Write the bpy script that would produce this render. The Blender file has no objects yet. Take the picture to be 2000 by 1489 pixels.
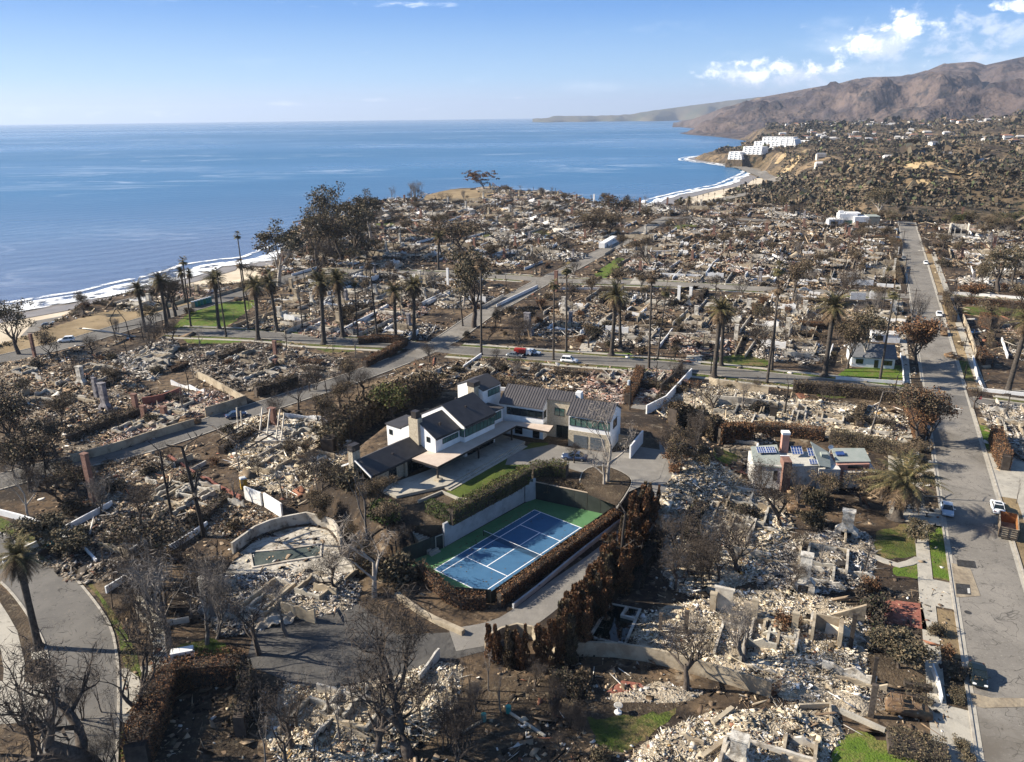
import bpy, math, random
import numpy as np
from mathutils import Vector, Matrix, noise as mnoise

# ---------------------------------------------------------------- camera, sky, sun, exposure
F = 1530.; CX, CY = 1000., 744.5                    # lens in pixels of the 2000 x 1489 photograph
ROLL = math.atan(12 / 1080.); PITCH = math.atan((CY - 226) * math.cos(ROLL) / F); H = 63.5
sc = bpy.context.scene
col = sc.collection
cam_d = bpy.data.cameras.new('camera'); cam = bpy.data.objects.new('camera', cam_d); col.objects.link(cam)
cam_d.sensor_width = 36; cam_d.lens = F / 2000 * 36; cam_d.clip_start = 1; cam_d.clip_end = 120000
_c, _s, _cp, _sp = math.cos(ROLL), math.sin(ROLL), math.cos(PITCH), math.sin(PITCH)
_R = Vector((_c, -_s * _sp, -_s * _cp)); _U = Vector((_s, _c * _sp, _c * _cp)); _D = Vector((0, _cp, -_sp))
cam.matrix_world = Matrix(((_R.x, _U.x, -_D.x, 0), (_R.y, _U.y, -_D.y, 0), (_R.z, _U.z, -_D.z, H), (0, 0, 0, 1)))
sc.camera = cam

SUN_EL, SUN_AZ = math.radians(29.5), math.radians(-83)   # azimuth from +Y towards +X
sun_dir = Vector((math.sin(SUN_AZ) * math.cos(SUN_EL), math.cos(SUN_AZ) * math.cos(SUN_EL), math.sin(SUN_EL)))
sl = bpy.data.lights.new('sun', 'SUN'); sl.energy = 5.0; sl.angle = math.radians(0.53); sl.color = (1, .905, .76)
so = bpy.data.objects.new('sun', sl); col.objects.link(so)
so.rotation_euler = sun_dir.to_track_quat('Z', 'Y').to_euler(); so.location = (-100, 50, 200)
sc.view_settings.view_transform = 'Standard'; sc.view_settings.look = 'None'
sc.view_settings.exposure = 1.14; sc.view_settings.gamma = 1

w = bpy.data.worlds.new('World'); sc.world = w; w.use_nodes = True
nt = w.node_tree; nt.nodes.clear(); N = nt.nodes.new; L = nt.links.new
sky = N('ShaderNodeTexSky'); sky.sky_type = 'NISHITA'; sky.sun_disc = False
sky.sun_elevation = SUN_EL; sky.sun_rotation = SUN_AZ; sky.altitude = 100
sky.air_density = 1.0; sky.dust_density = 0.6; sky.ozone_density = 2.6
bg = N('ShaderNodeBackground'); bg.inputs[1].default_value = 0.058
geo = N('ShaderNodeTexCoord'); outw = N('ShaderNodeOutputWorld')
SKYDIR = []
def wmath(op, a, b=None, c=None):
    n = N('ShaderNodeMath'); n.operation = op
    for k, v in enumerate((a, b, c)):
        if v is None: continue
        if isinstance(v, (int, float)): n.inputs[k].default_value = v
        else: L(v, n.inputs[k])
    return n.outputs[0]
sepw = N('ShaderNodeSeparateXYZ'); L(geo.outputs['Generated'], sepw.inputs[0])
azn = wmath('ARCTAN2', sepw.outputs[0], sepw.outputs[1])
eln = wmath('ARCSINE', sepw.outputs[2])
def ray(px, py):
    u = px - CX; v = CY - py
    ur = u * _c + v * _s; vr = -u * _s + v * _c
    return (ur, F * _cp + vr * _sp, -F * _sp + vr * _cp)
def azel(px, py):
    d = ray(px, py); return math.atan2(d[0], d[1]), math.atan2(d[2], math.hypot(d[0], d[1]))
def cloud_mask(banks, scale, lo, hi, seed, detail=9, stretch=2.0, k=.3):
    """fractal cloud whose banks lie at the given directions (photo direction, half width, half height)"""
    comb = N('ShaderNodeCombineXYZ'); L(wmath('MULTIPLY', azn, scale), comb.inputs[0])
    L(wmath('MULTIPLY', eln, scale * stretch), comb.inputs[1]); comb.inputs[2].default_value = seed
    nz = N('ShaderNodeTexNoise'); nz.inputs['Scale'].default_value = 1; nz.inputs['Detail'].default_value = detail
    nz.inputs['Roughness'].default_value = .62; nz.inputs['Distortion'].default_value = .25
    L(comb.outputs[0], nz.inputs['Vector'])
    tot = None
    for px, py, wx, wy, amp in banks:
        a, e = azel(px, py)
        dx = wmath('DIVIDE', wmath('SUBTRACT', azn, a), wx / 1560.); dy = wmath('DIVIDE', wmath('SUBTRACT', eln, e), wy / 1560.)
        r2 = wmath('ADD', wmath('MULTIPLY', dx, dx), wmath('MULTIPLY', dy, dy))
        g = wmath('MULTIPLY', wmath('POWER', 2.718, wmath('MULTIPLY', r2, -1.0)), amp)
        tot = g if tot is None else wmath('MAXIMUM', tot, g)
    s = wmath('ADD', nz.outputs['Fac'], wmath('MULTIPLY', wmath('SUBTRACT', tot, 1.0), k))
    mr = N('ShaderNodeMapRange'); mr.interpolation_type = 'SMOOTHSTEP'; L(s, mr.inputs[0])
    mr.inputs[1].default_value = lo; mr.inputs[2].default_value = hi
    return mr.outputs[0]
cur = sky.outputs[0]
tint = N('ShaderNodeMixRGB'); tint.blend_type = 'MULTIPLY'; tint.inputs[0].default_value = 1; tint.inputs[2].default_value = (.86, 1.0, 1.16, 1)
L(cur, tint.inputs[1]); cur = tint.outputs[0]
def over(mask, colr, fac=1.0):
    global cur
    m = N('ShaderNodeMixRGB'); L(wmath('MULTIPLY', mask, fac), m.inputs[0]); L(cur, m.inputs[1]); m.inputs[2].default_value = (*colr, 1)
    cur = m.outputs[0]
# pale blue air low over the sea and the hills, deeper blue above
hr = N('ShaderNodeValToRGB'); L(wmath('MULTIPLY', eln, 1 / 0.6), hr.inputs[0]); ee = hr.color_ramp.elements
ee[0].position = 0; ee[0].color = (.64, .79, .97, 1); ee[1].position = 1; ee[1].color = (.07, .22, .60, 1)
for p_, c_ in ((.07, (.37, .63, .93)), (.2, (.11, .33, .78))): q_ = ee.new(p_); q_.color = (*c_, 1)
fd = N('ShaderNodeMapRange'); L(eln, fd.inputs[0]); fd.inputs[1].default_value = .11; fd.inputs[2].default_value = .32; fd.inputs[3].default_value = .9; fd.inputs[4].default_value = .0
hs_ = N('ShaderNodeVectorMath'); hs_.operation = 'SCALE'; hs_.inputs['Scale'].default_value = 9.0; L(hr.outputs[0], hs_.inputs[0])
mg = N('ShaderNodeMixRGB'); L(fd.outputs[0], mg.inputs[0]); L(cur, mg.inputs[1]); L(hs_.outputs[0], mg.inputs[2]); cur = mg.outputs[0]
# wispy high veil on the right, then cumulus with grey undersides
over(cloud_mask([(1900, 130, 420, 70, 1.0), (1700, 210, 400, 40, .9), (1250, 165, 160, 16, .75), (1480, 130, 160, 50, .8)], 9, .30, .85, 3.1, 7, 3.0), (10.0, 10.8, 11.9), .7)
over(cloud_mask([(560, 202, 60, 7, .95), (730, 196, 45, 6, .95), (1010, 190, 14, 4, .9), (780, 8, 130, 7, .8), (200, 222, 260, 9, .75), (900, 215, 160, 7, .7)], 26, .36, .62, 8.0, 8, 4.0), (10.9, 11.4, 12.4), .75)
over(cloud_mask([(1800, 62, 120, 36, 1.05), (1700, 96, 110, 32, 1.0), (1870, 90, 130, 34, 1.0), (1520, 150, 170, 26, 1.0), (1950, 60, 90, 30, .9)], 26, .38, .58, 5.3, 10, 1.5), (8.4, 9.1, 10.7), .7)
over(cloud_mask([(1500, 142, 165, 26, 1.1), (1440, 128, 75, 20, 1.05), (1760, 54, 62, 30, 1.12), (1690, 88, 70, 28, 1.1), (1600, 135, 50, 14, .95), (1840, 45, 50, 18, 1.0), (1780, 128, 60, 14, .95), (1990, 12, 60, 16, .9), (1640, 215, 60, 9, .7)], 44, .415, .60, 1.7, 12, 1.3), (13.0, 13.2, 13.6), 1.0)
L(cur, bg.inputs[0]); L(bg.outputs[0], outw.inputs[0])

# ---------------------------------------------------------------- photograph pixels to places on the ground
def G(px, py, z=0.):
    d = ray(px, py); t = (H - z) / -d[2]; return (d[0] * t, d[1] * t)
def GD(px, py, D):
    d = ray(px, py); t = D / math.hypot(d[0], d[1]); return (d[0] * t, d[1] * t, H + d[2] * t)
def proj(x, y, z=0.):
    v = Vector((x, y, z - H)); dd = v.dot(_D)
    return (CX + v.dot(_R) / dd * F, CY - v.dot(_U) / dd * F) if dd > 1 else (-9999, -9999)
def topz(bx, by, ty, z0=0., tx=None):
    x, y = G(bx, by, z0); return GD(tx if tx is not None else bx, ty, math.hypot(x, y))[2] - z0
def smooth(t): t = min(1, max(0, t)); return t * t * (3 - 2 * t)
def inside(x, y, poly):
    r = False; j = len(poly) - 1
    for i in range(len(poly)):
        xi, yi = poly[i][:2]; xj, yj = poly[j][:2]
        if (yi > y) != (yj > y) and x < (xj - xi) * (y - yi) / (yj - yi) + xi: r = not r
        j = i
    return r
def dseg(x, y, a, b):
    vx, vy = b[0] - a[0], b[1] - a[1]; l = vx * vx + vy * vy
    t = 0 if l == 0 else min(1, max(0, ((x - a[0]) * vx + (y - a[1]) * vy) / l))
    return math.hypot(x - a[0] - t * vx, y - a[1] - t * vy)
def dpoly(x, y, poly, closed=True):
    n = len(poly); return min(dseg(x, y, poly[i], poly[(i + 1) % n]) for i in range(n if closed else n - 1))
def spline(pts, step=4.):
    """Catmull-Rom through ground points"""
    out = []; P = [tuple(2 * np.array(pts[0]) - np.array(pts[1]))] + list(pts) + [tuple(2 * np.array(pts[-1]) - np.array(pts[-2]))]
    for i in range(1, len(P) - 2):
        p0, p1, p2, p3 = (np.array(P[k][:2], float) for k in (i - 1, i, i + 1, i + 2))
        n = max(1, int(np.linalg.norm(p2 - p1) / step))
        for k in range(n):
            t = k / n
            out.append(tuple(.5 * ((2 * p1) + (-p0 + p2) * t + (2 * p0 - 5 * p1 + 4 * p2 - p3) * t * t + (-p0 + 3 * p1 - 3 * p2 + p3) * t ** 3)))
    out.append(tuple(pts[-1][:2])); return out
def gp(pts, z=0.): return [G(a, b, z) for a, b in pts]
def nrm(path):
    res = []
    for i in range(len(path)):
        a = path[max(0, i - 1)]; b = path[min(len(path) - 1, i + 1)]
        dx, dy = b[0] - a[0], b[1] - a[1]; l = math.hypot(dx, dy) or 1
        res.append((dy / l, -dx / l))          # to the right of travel
    return res
def offset(path, d): return [(p[0] + n[0] * d, p[1] + n[1] * d) for p, n in zip(path, nrm(path))]

PADZ = 3.6
PAD = [(-10.95, 107.4), (1.6, 121.9), (3.7, 123.7), (8, 122.6), (13, 123.4), (24, 122), (30, 128), (33, 140), (28, 152), (0, 160), (-25, 150), (-33, 126), (-22, 112.5), (-16, 106.5)]
COURT = [(-16.5, 102.5), (-13.6, 100.9), (-8, 93.2), (-3.2, 92.3), (15.0, 114.2), (16.6, 116.6), (3.9, 123.0), (1.9, 121.4), (-10.7, 107.1)]
def height(x, y):
    """the lot's raised terrace, sloping away to the flat bluff top around it"""
    if not (-60 < x < 60 and 85 < y < 180): return 0.
    if inside(x, y, COURT): return 0.
    if inside(x, y, PAD): return PADZ
    return PADZ * (1 - smooth(dpoly(x, y, PAD) / (13. - 8. * smooth((-12 - x) / 12.)))) * smooth((dpoly(x, y, COURT) + .5) / 3.)
def GT(px, py, dz=0.):
    z = 0.
    for _ in range(12):
        x, y = G(px, py, z + dz); z = z * .4 + height(x, y) * .6
    return x, y, z

# ---------------------------------------------------------------- mesh helpers
def link(name, me, m, parent=None):
    o = bpy.data.objects.new(name, me); col.objects.link(o)
    if m is not None and not me.materials:
        for q in (m if isinstance(m, (list, tuple)) else [m]): me.materials.append(q)
    if parent: o.parent = parent
    return o
def tag(o, label=None, cat=None, group=None, kind=None):
    if label: o['label'] = label
    if cat: o['category'] = cat
    if group: o['group'] = group
    if kind: o['kind'] = kind
    return o
def empty(name, loc, rz=0., label=None, cat=None, group=None):
    o = bpy.data.objects.new(name, None); col.objects.link(o); o.location = loc; o.rotation_euler = (0, 0, rz)
    o.empty_display_size = .3
    return tag(o, label, cat, group)
def copy_tree(o, parent=None):
    c = o.copy(); col.objects.link(c); c.parent = parent
    for ch in o.children: copy_tree(ch, c)
    return c
def set_label(o, label, cat=None, group=None):
    o['label'] = label
    if cat: o['category'] = cat
    if group: o['group'] = group
class MB:
    """collects shapes into one mesh"""
    def __init__(s): s.v = []; s.f = []; s.mi = []
    def add(s, vs, fs, mi=0):
        b = len(s.v); s.v += [tuple(q) for q in vs]; s.f += [tuple(b + i for i in f) for f in fs]; s.mi += [mi] * len(fs); return s
    def box(s, cx, cy, z0, sx, sy, sz, rot=0., mi=0, tilt=None, taper=1.):
        c, sn = math.cos(rot), math.sin(rot); vs = []
        for zz in (0, 1):
            k = taper if zz else 1
            for ax, ay in ((-.5, -.5), (.5, -.5), (.5, .5), (-.5, .5)):
                x, y, z = ax * sx * k, ay * sy * k, zz * sz
                if tilt: x, z = x * math.cos(tilt) - z * math.sin(tilt), x * math.sin(tilt) + z * math.cos(tilt)
                vs.append((cx + x * c - y * sn, cy + x * sn + y * c, z0 + z))
        return s.add(vs, ((0, 3, 2, 1), (4, 5, 6, 7), (0, 1, 5, 4), (1, 2, 6, 5), (2, 3, 7, 6), (3, 0, 4, 7)), mi)
    def prism(s, poly, z0, z1, mi=0):
        n = len(poly)
        a = sum(poly[i][0] * poly[(i + 1) % n][1] - poly[(i + 1) % n][0] * poly[i][1] for i in range(n))
        if a < 0: poly = poly[::-1]
        zb = [z0(x, y) if callable(z0) else z0 for x, y in poly]; zt = [z1(x, y) if callable(z1) else z1 for x, y in poly]
        vs = [(p[0], p[1], z) for p, z in zip(poly, zb)] + [(p[0], p[1], z) for p, z in zip(poly, zt)]
        return s.add(vs, [tuple(range(n - 1, -1, -1)), tuple(range(n, 2 * n))] + [(i, (i + 1) % n, n + (i + 1) % n, n + i) for i in range(n)], mi)
    def tube(s, pts, rad, n=6, mi=0, cap=True):
        rings = []; b = []
        for i, p in enumerate(pts):
            p = Vector(p); a = Vector(pts[max(0, i - 1)]); c = Vector(pts[min(len(pts) - 1, i + 1)]); t = (c - a)
            if t.length < 1e-6: t = Vector((0, 0, 1))
            t.normalize(); u = t.cross(Vector((0, 0, 1)) if abs(t.z) < .9 else Vector((1, 0, 0))).normalized(); v = t.cross(u)
            r = rad[i] if isinstance(rad, (list, tuple)) else rad
            b += [p + (u * math.cos(2 * math.pi * k / n) + v * math.sin(2 * math.pi * k / n)) * r for k in range(n)]
        fs = []
        for i in range(len(pts) - 1):
            for k in range(n):
                fs.append((i * n + k, (i + 1) * n + k, (i + 1) * n + (k + 1) % n, i * n + (k + 1) % n))
        if cap: fs += [tuple(range(n)), tuple(range((len(pts) - 1) * n + n - 1, (len(pts) - 1) * n - 1, -1))]
        return s.add(b, fs, mi)
    def wall(s, path, h, t, z0=0., mi=0, closed=False):
        """vertical wall along a path; h may be a function of distance"""
        P = list(path) + ([path[0]] if closed else []); nn = nrm(P); d = 0
        L_ = []; R_ = []
        for i, p in enumerate(P):
            if i: d += math.hypot(p[0] - P[i - 1][0], p[1] - P[i - 1][1])
            hh = h(d) if callable(h) else h; zz = z0(p[0], p[1]) if callable(z0) else z0
            L_.append(((p[0] - nn[i][0] * t / 2, p[1] - nn[i][1] * t / 2), zz, zz + hh)); R_.append(((p[0] + nn[i][0] * t / 2, p[1] + nn[i][1] * t / 2), zz, zz + hh))
        vs = []
        for a, b in zip(L_, R_): vs += [(*a[0], a[1]), (*b[0], b[1]), (*b[0], b[2]), (*a[0], a[2])]
        fs = []
        for i in range(len(P) - 1):
            q = 4 * i
            for k in range(4): fs.append((q + k, q + (k + 1) % 4, q + 4 + (k + 1) % 4, q + 4 + k))
        fs += [(3, 2, 1, 0), tuple(4 * (len(P) - 1) + k for k in range(4))]
        return s.add(vs, fs, mi)
    def quad(s, a, b, c, d, mi=0): return s.add((a, b, c, d), ((0, 1, 2, 3),), mi)
    def build(s, name, m, parent=None, smooth_=False):
        me = bpy.data.meshes.new(name); me.from_pydata(s.v, [], s.f)
        o = link(name, me, m, parent)
        if any(s.mi): me.polygons.foreach_set('material_index', s.mi)
        if smooth_: me.polygons.foreach_set('use_smooth', [True] * len(me.polygons))
        me.update(); return o
def np_mesh(name, V, Fq, m, parent=None, k=4, sm=False):
    """V (n,3), Fq (m,k) arrays -> object, fast"""
    me = bpy.data.meshes.new(name); V = np.asarray(V, np.float32); Fq = np.asarray(Fq, np.int32)
    me.vertices.add(len(V)); me.vertices.foreach_set('co', V.ravel())
    me.loops.add(Fq.size); me.loops.foreach_set('vertex_index', Fq.ravel())
    me.polygons.add(len(Fq)); me.polygons.foreach_set('loop_start', np.arange(0, Fq.size, k, dtype=np.int32))
    try: me.polygons.foreach_set('loop_total', np.full(len(Fq), k, np.int32))
    except Exception: pass
    if sm: me.polygons.foreach_set('use_smooth', np.ones(len(Fq), bool))
    me.update(calc_edges=True); me.validate()
    return link(name, me, m, parent)

# ---------------------------------------------------------------- materials
MATS = {}
def mat(name, c1, c2=None, scale=1.5, rough=.85, bump=0., metal=0., c3=None, detail=6, spec=.3, lo=.35, hi=.65, coord='Position'):
    if name in MATS: return MATS[name]
    m = bpy.data.materials.new(name); m.use_nodes = True; t = m.node_tree; b = t.nodes['Principled BSDF']
    b.inputs['Roughness'].default_value = rough; b.inputs['Metallic'].default_value = metal
    b.inputs['Specular IOR Level'].default_value = spec
    b.inputs['Base Color'].default_value = (*c1, 1)
    if c2 or bump:
        g = t.nodes.new('ShaderNodeNewGeometry'); n = t.nodes.new('ShaderNodeTexNoise'); n.inputs['Scale'].default_value = scale
        n.inputs['Detail'].default_value = detail; n.inputs['Roughness'].default_value = .62
        t.links.new(g.outputs['Position'], n.inputs['Vector'])
        if c2:
            r = t.nodes.new('ShaderNodeValToRGB'); t.links.new(n.outputs['Fac'], r.inputs[0])
            r.color_ramp.elements[0].position = lo; r.color_ramp.elements[1].position = hi
            r.color_ramp.elements[0].color = (*c1, 1); r.color_ramp.elements[1].color = (*c2, 1)
            if c3: e = r.color_ramp.elements.new((lo + hi) / 2); e.color = (*c3, 1)
            t.links.new(r.outputs[0], b.inputs['Base Color'])
        if bump:
            bp = t.nodes.new('ShaderNodeBump'); bp.inputs['Strength'].default_value = bump; bp.inputs['Distance'].default_value = .1
            t.links.new(n.outputs['Fac'], bp.inputs['Height']); t.links.new(bp.outputs[0], b.inputs['Normal'])
    MATS[name] = m; return m
def mat_isl(name, cols, rough=.9, scale=.25, vary=.35, trans=0.):
    """each loose piece (chunk, leaf clump) takes a colour of its own"""
    if name in MATS: return MATS[name]
    m = bpy.data.materials.new(name); m.use_nodes = True; t = m.node_tree; b = t.nodes['Principled BSDF']
    b.inputs['Roughness'].default_value = rough; b.inputs['Specular IOR Level'].default_value = .2
    g = t.nodes.new('ShaderNodeNewGeometry'); r = t.nodes.new('ShaderNodeValToRGB'); r.color_ramp.interpolation = 'CONSTANT'
    e = r.color_ramp.elements; tot = sum(w_ for _, w_ in cols); acc = 0
    for i, (c, w_) in enumerate(cols):
        q = e[0] if i == 0 else (e[1] if i == 1 else e.new(min(.999, acc / tot)))
        q.position = min(.999, acc / tot); q.color = (*c, 1); acc += w_
    t.links.new(g.outputs['Random Per Island'], r.inputs[0])
    n = t.nodes.new('ShaderNodeTexNoise'); n.inputs['Scale'].default_value = scale; n.inputs['Detail'].default_value = 5
    t.links.new(g.outputs['Position'], n.inputs['Vector'])
    mr = t.nodes.new('ShaderNodeMapRange'); t.links.new(n.outputs['Fac'], mr.inputs[0]); mr.inputs[1].default_value = .35; mr.inputs[2].default_value = .65
    mr.inputs[3].default_value = 1 - vary; mr.inputs[4].default_value = 1 + vary * .4
    mx = t.nodes.new('ShaderNodeVectorMath'); mx.operation = 'SCALE'; t.links.new(r.outputs[0], mx.inputs[0]); t.links.new(mr.outputs[0], mx.inputs['Scale'])
    t.links.new(mx.outputs[0], b.inputs['Base Color'])
    MATS[name] = m; return m
def mix_mat(name, layers, base, rough=.95, bump=.5, bscale=1.2, bdist=.3):
    """ground made of patches: layers = [(colour, noise scale, lo, hi, seed)] laid over a base colour"""
    if name in MATS: return MATS[name]
    m = bpy.data.materials.new(name); m.use_nodes = True; t = m.node_tree; b = t.nodes['Principled BSDF']
    b.inputs['Roughness'].default_value = rough; b.inputs['Specular IOR Level'].default_value = .15
    g = t.nodes.new('ShaderNodeNewGeometry'); rgb = t.nodes.new('ShaderNodeRGB'); rgb.outputs[0].default_value = (*base, 1); curc = rgb.outputs[0]
    for lay in layers:
        c, scl, lo, hi, seed = lay[:5]
        mp = t.nodes.new('ShaderNodeMapping'); mp.inputs['Location'].default_value = (seed * 13.7, seed * 7.1, seed); t.links.new(g.outputs['Position'], mp.inputs[0])
        n = t.nodes.new('ShaderNodeTexNoise'); n.inputs['Scale'].default_value = scl; n.inputs['Detail'].default_value = 8; n.inputs['Roughness'].default_value = .65
        t.links.new(mp.outputs[0], n.inputs['Vector'])
        mr = t.nodes.new('ShaderNodeMapRange'); src = n.outputs['Fac']
        if len(lay) > 5:         # thin veins: cracks and seams
            n.inputs['Detail'].default_value = 3; n.inputs['Distortion'].default_value = .6
            a_ = t.nodes.new('ShaderNodeMath'); a_.operation = 'SUBTRACT'; t.links.new(src, a_.inputs[0]); a_.inputs[1].default_value = .5
            b_ = t.nodes.new('ShaderNodeMath'); b_.operation = 'ABSOLUTE'; t.links.new(a_.outputs[0], b_.inputs[0]); src = b_.outputs[0]
        t.links.new(src, mr.inputs[0]); mr.inputs[1].default_value = lo; mr.inputs[2].default_value = hi
        mx = t.nodes.new('ShaderNodeMixRGB'); t.links.new(mr.outputs[0], mx.inputs[0]); t.links.new(curc, mx.inputs[1]); mx.inputs[2].default_value = (*c, 1); curc = mx.outputs[0]
    t.links.new(curc, b.inputs['Base Color'])
    n = t.nodes.new('ShaderNodeTexNoise'); n.inputs['Scale'].default_value = bscale; n.inputs['Detail'].default_value = 8; t.links.new(g.outputs['Position'], n.inputs['Vector'])
    bp = t.nodes.new('ShaderNodeBump'); bp.inputs['Strength'].default_value = bump; bp.inputs['Distance'].default_value = bdist
    t.links.new(n.outputs['Fac'], bp.inputs['Height']); t.links.new(bp.outputs[0], b.inputs['Normal'])
    MATS[name] = m; return m

M_soil = mix_mat('burnt_soil', [((.20, .145, .09), .035, .47, .64, 1), ((.035, .027, .021), .09, .43, .58, 2), ((.30, .25, .185), .3, .58, .7, 3), ((.028, .022, .018), .8, .50, .62, 4), ((.42, .36, .28), 1.9, .63, .72, 5)], (.105, .072, .045))
M_bluff = mix_mat('bluff_scrub', [((.09, .07, .045), .05, .42, .6, 1), ((.045, .045, .028), .2, .5, .62, 2), ((.25, .19, .12), .6, .55, .7, 3)], (.17, .125, .08), bump=1, bscale=.4)
M_hill = mix_mat('canyon_scrub', [((.26, .185, .11), .006, .45, .60, 1), ((.09, .07, .05), .02, .48, .58, 2), ((.05, .036, .028), .012, .52, .62, 6), ((.30, .225, .13), .03, .60, .68, 3), ((.02, .022, .015), .12, .52, .6, 4)], (.115, .085, .05), bump=1, bscale=.07, bdist=5.)
M_mount = mix_mat('burnt_mountain', [((.135, .102, .088), .0018, .45, .6, 1), ((.05, .042, .048), .0035, .50, .62, 2), ((.21, .16, .11), .005, .60, .72, 3), ((.045, .042, .045), .012, .54, .62, 4), ((.05, .045, .045), .04, .54, .64, 5)], (.098, .076, .070), bump=1, bscale=.0075, bdist=75.)
M_sand = mat('beach_sand', (.46, .38, .27), (.60, .52, .40), scale=.05, rough=.95, bump=.2)
M_asph = mix_mat('asphalt', [((.24, .22, .19), .12, .42, .62, 1), ((.12, .112, .10), .35, .56, .72, 2), ((.28, .255, .22), 3, .55, .7, 3), ((.07, .065, .058), .16, .006, .0, 8, 'v'), ((.09, .082, .072), .5, .006, .0, 9, 'v'), ((.13, .115, .095), .05, .55, .7, 10)], (.185, .17, .148), rough=.9, bump=.1, bscale=8)
M_asph2 = mix_mat('older_asphalt', [((.165, .155, .14), .12, .42, .62, 1), ((.09, .085, .078), .35, .56, .72, 2), ((.055, .052, .048), .2, .006, .0, 8, 'v'), ((.19, .17, .14), 2.5, .58, .7, 3)], (.125, .118, .108), rough=.9, bump=.1, bscale=8)
M_conc = mix_mat('pale_concrete', [((.30, .28, .24), .5, .45, .65, 1), ((.18, .165, .14), 1.4, .58, .72, 2)], (.40, .37, .31), rough=.9, bump=.15, bscale=5)
M_kerb = mat('kerb_concrete', (.42, .39, .33), (.28, .25, .21), scale=1.2, rough=.9)
M_lawn = mix_mat('lawn', [((.065, .075, .02), .12, .42, .6, 1), ((.16, .12, .055), .3, .46, .62, 2), ((.07, .05, .03), .6, .57, .68, 7), ((.035, .05, .014), 1.5, .5, .65, 3)], (.085, .12, .022), bump=.6, bscale=4)
M_green = mix_mat('green_lawn', [((.095, .14, .022), .12, .42, .6, 1), ((.16, .145, .05), .4, .48, .64, 2), ((.09, .065, .035), .8, .6, .7, 7), ((.04, .07, .014), 1.5, .54, .68, 3)], (.085, .14, .018), bump=.6, bscale=4)
M_dry = mix_mat('dry_grass', [((.19, .14, .08), .05, .42, .6, 1), ((.11, .085, .045), .2, .55, .7, 2)], (.30, .225, .13), bump=.5, bscale=2)
M_char = mix_mat('charred_soil', [((.095, .07, .046), .25, .45, .62, 1), ((.15, .12, .08), .9, .55, .68, 2), ((.20, .18, .15), 2.5, .62, .7, 3)], (.050, .038, .027), bump=.7, bscale=3)
M_ash = mix_mat('ash_bed', [((.36, .30, .22), .5, .47, .62, 1), ((.065, .052, .04), .25, .47, .6, 7), ((.09, .07, .052), .9, .48, .60, 2), ((.5, .47, .42), 2.5, .55, .68, 3), ((.04, .034, .03), 2.2, .6, .68, 4)], (.20, .16, .115), bump=1, bscale=3)
M_ashf = mix_mat('fine_beige_ash', [((.46, .39, .29), .5, .45, .6, 1), ((.16, .125, .085), .3, .52, .66, 7), ((.13, .105, .08), 1.1, .55, .66, 2), ((.55, .49, .39), 3., .55, .68, 3)], (.33, .275, .20), bump=1, bscale=4)
M_drive = mix_mat('driveway_paving', [((.24, .225, .20), .5, .45, .65, 1)], (.19, .178, .16), rough=.85, bump=.15, bscale=4)
M_white = mat('white_stucco', (.80, .795, .78), (.70, .69, .67), scale=.8, rough=.8)
M_dirtyw = mix_mat('scorched_stucco', [((.30, .26, .21), .35, .45, .62, 1), ((.10, .085, .07), .7, .56, .68, 2)], (.52, .48, .41), bump=.2)
M_tanw = mix_mat('tan_garden_wall', [((.26, .21, .15), .3, .45, .6, 1), ((.12, .095, .07), .5, .56, .7, 2)], (.40, .34, .25), bump=.2)
M_brick = mat('brick', (.135, .068, .05), (.23, .135, .105), scale=3, rough=.9, bump=.3)
M_redw = mat('red_wall', (.21, .075, .055), (.27, .12, .09), scale=.6, rough=.9)
M_stone = mat('stone_cladding', (.46, .40, .30), (.30, .25, .18), scale=3.5, rough=.9, bump=.4, c3=(.38, .33, .25))
M_roof = mat('dark_roof', (.046, .043, .043), (.066, .061, .060), scale=.7, rough=.55)
M_roof2 = mat('seamed_metal_roof', (.078, .072, .073), (.098, .090, .090), scale=.7, rough=.5)
M_proof = mat('tan_membrane_roof', (.46, .37, .30), (.54, .45, .37), scale=.6, rough=.8)
M_fasc = mat('dark_fascia', (.035, .030, .028), rough=.5)
M_glass = mat('green_glass', (.045, .10, .085), (.09, .17, .14), scale=.6, rough=.12, spec=.8)
M_dglass = mat('dark_glass', (.012, .018, .02), rough=.08, spec=.8)
M_frame = mat('window_frame', (.02, .022, .024), rough=.4)
M_burnt = mat('charred_wood', (.022, .018, .016), (.05, .042, .036), scale=4, rough=.9)
M_bark = mat('scorched_bark', (.045, .036, .030), (.11, .09, .075), scale=3, rough=.95)
M_pale = mat('pale_bark', (.24, .21, .18), (.40, .36, .31), scale=2, rough=.9)
M_greyb = mat('grey_bark', (.11, .095, .085), (.19, .17, .15), scale=2, rough=.95)
M_ptrunk = mat('palm_trunk', (.035, .030, .026), (.09, .075, .062), scale=2.5, rough=.95)
M_twig = mat('charred_twigs', (.040, .032, .026), (.095, .075, .06), scale=.8, rough=.95)
M_leafb = mat_isl('brown_leaves', [((.145, .105, .068), 3), ((.10, .074, .050), 3), ((.21, .155, .095), 2), ((.06, .05, .038), 2), ((.12, .11, .055), 1)])
M_leafr = mat_isl('rust_leaves', [((.22, .112, .058), 3), ((.14, .075, .043), 3), ((.30, .165, .08), 1.5), ((.055, .038, .028), 2), ((.15, .115, .065), 1)])
M_leafg = mat_isl('green_leaves', [((0.061, 0.096, 0.025), 3), ((0.105, 0.149, 0.035), 2), ((0.038, 0.056, 0.021), 3), ((0.175, 0.175, 0.061), 1)])
M_leafo = mat_isl('olive_leaves', [((.10, .088, .055), 3), ((.15, .122, .075), 2), ((.06, .055, .038), 2), ((.19, .14, .085), 2)])
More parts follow.
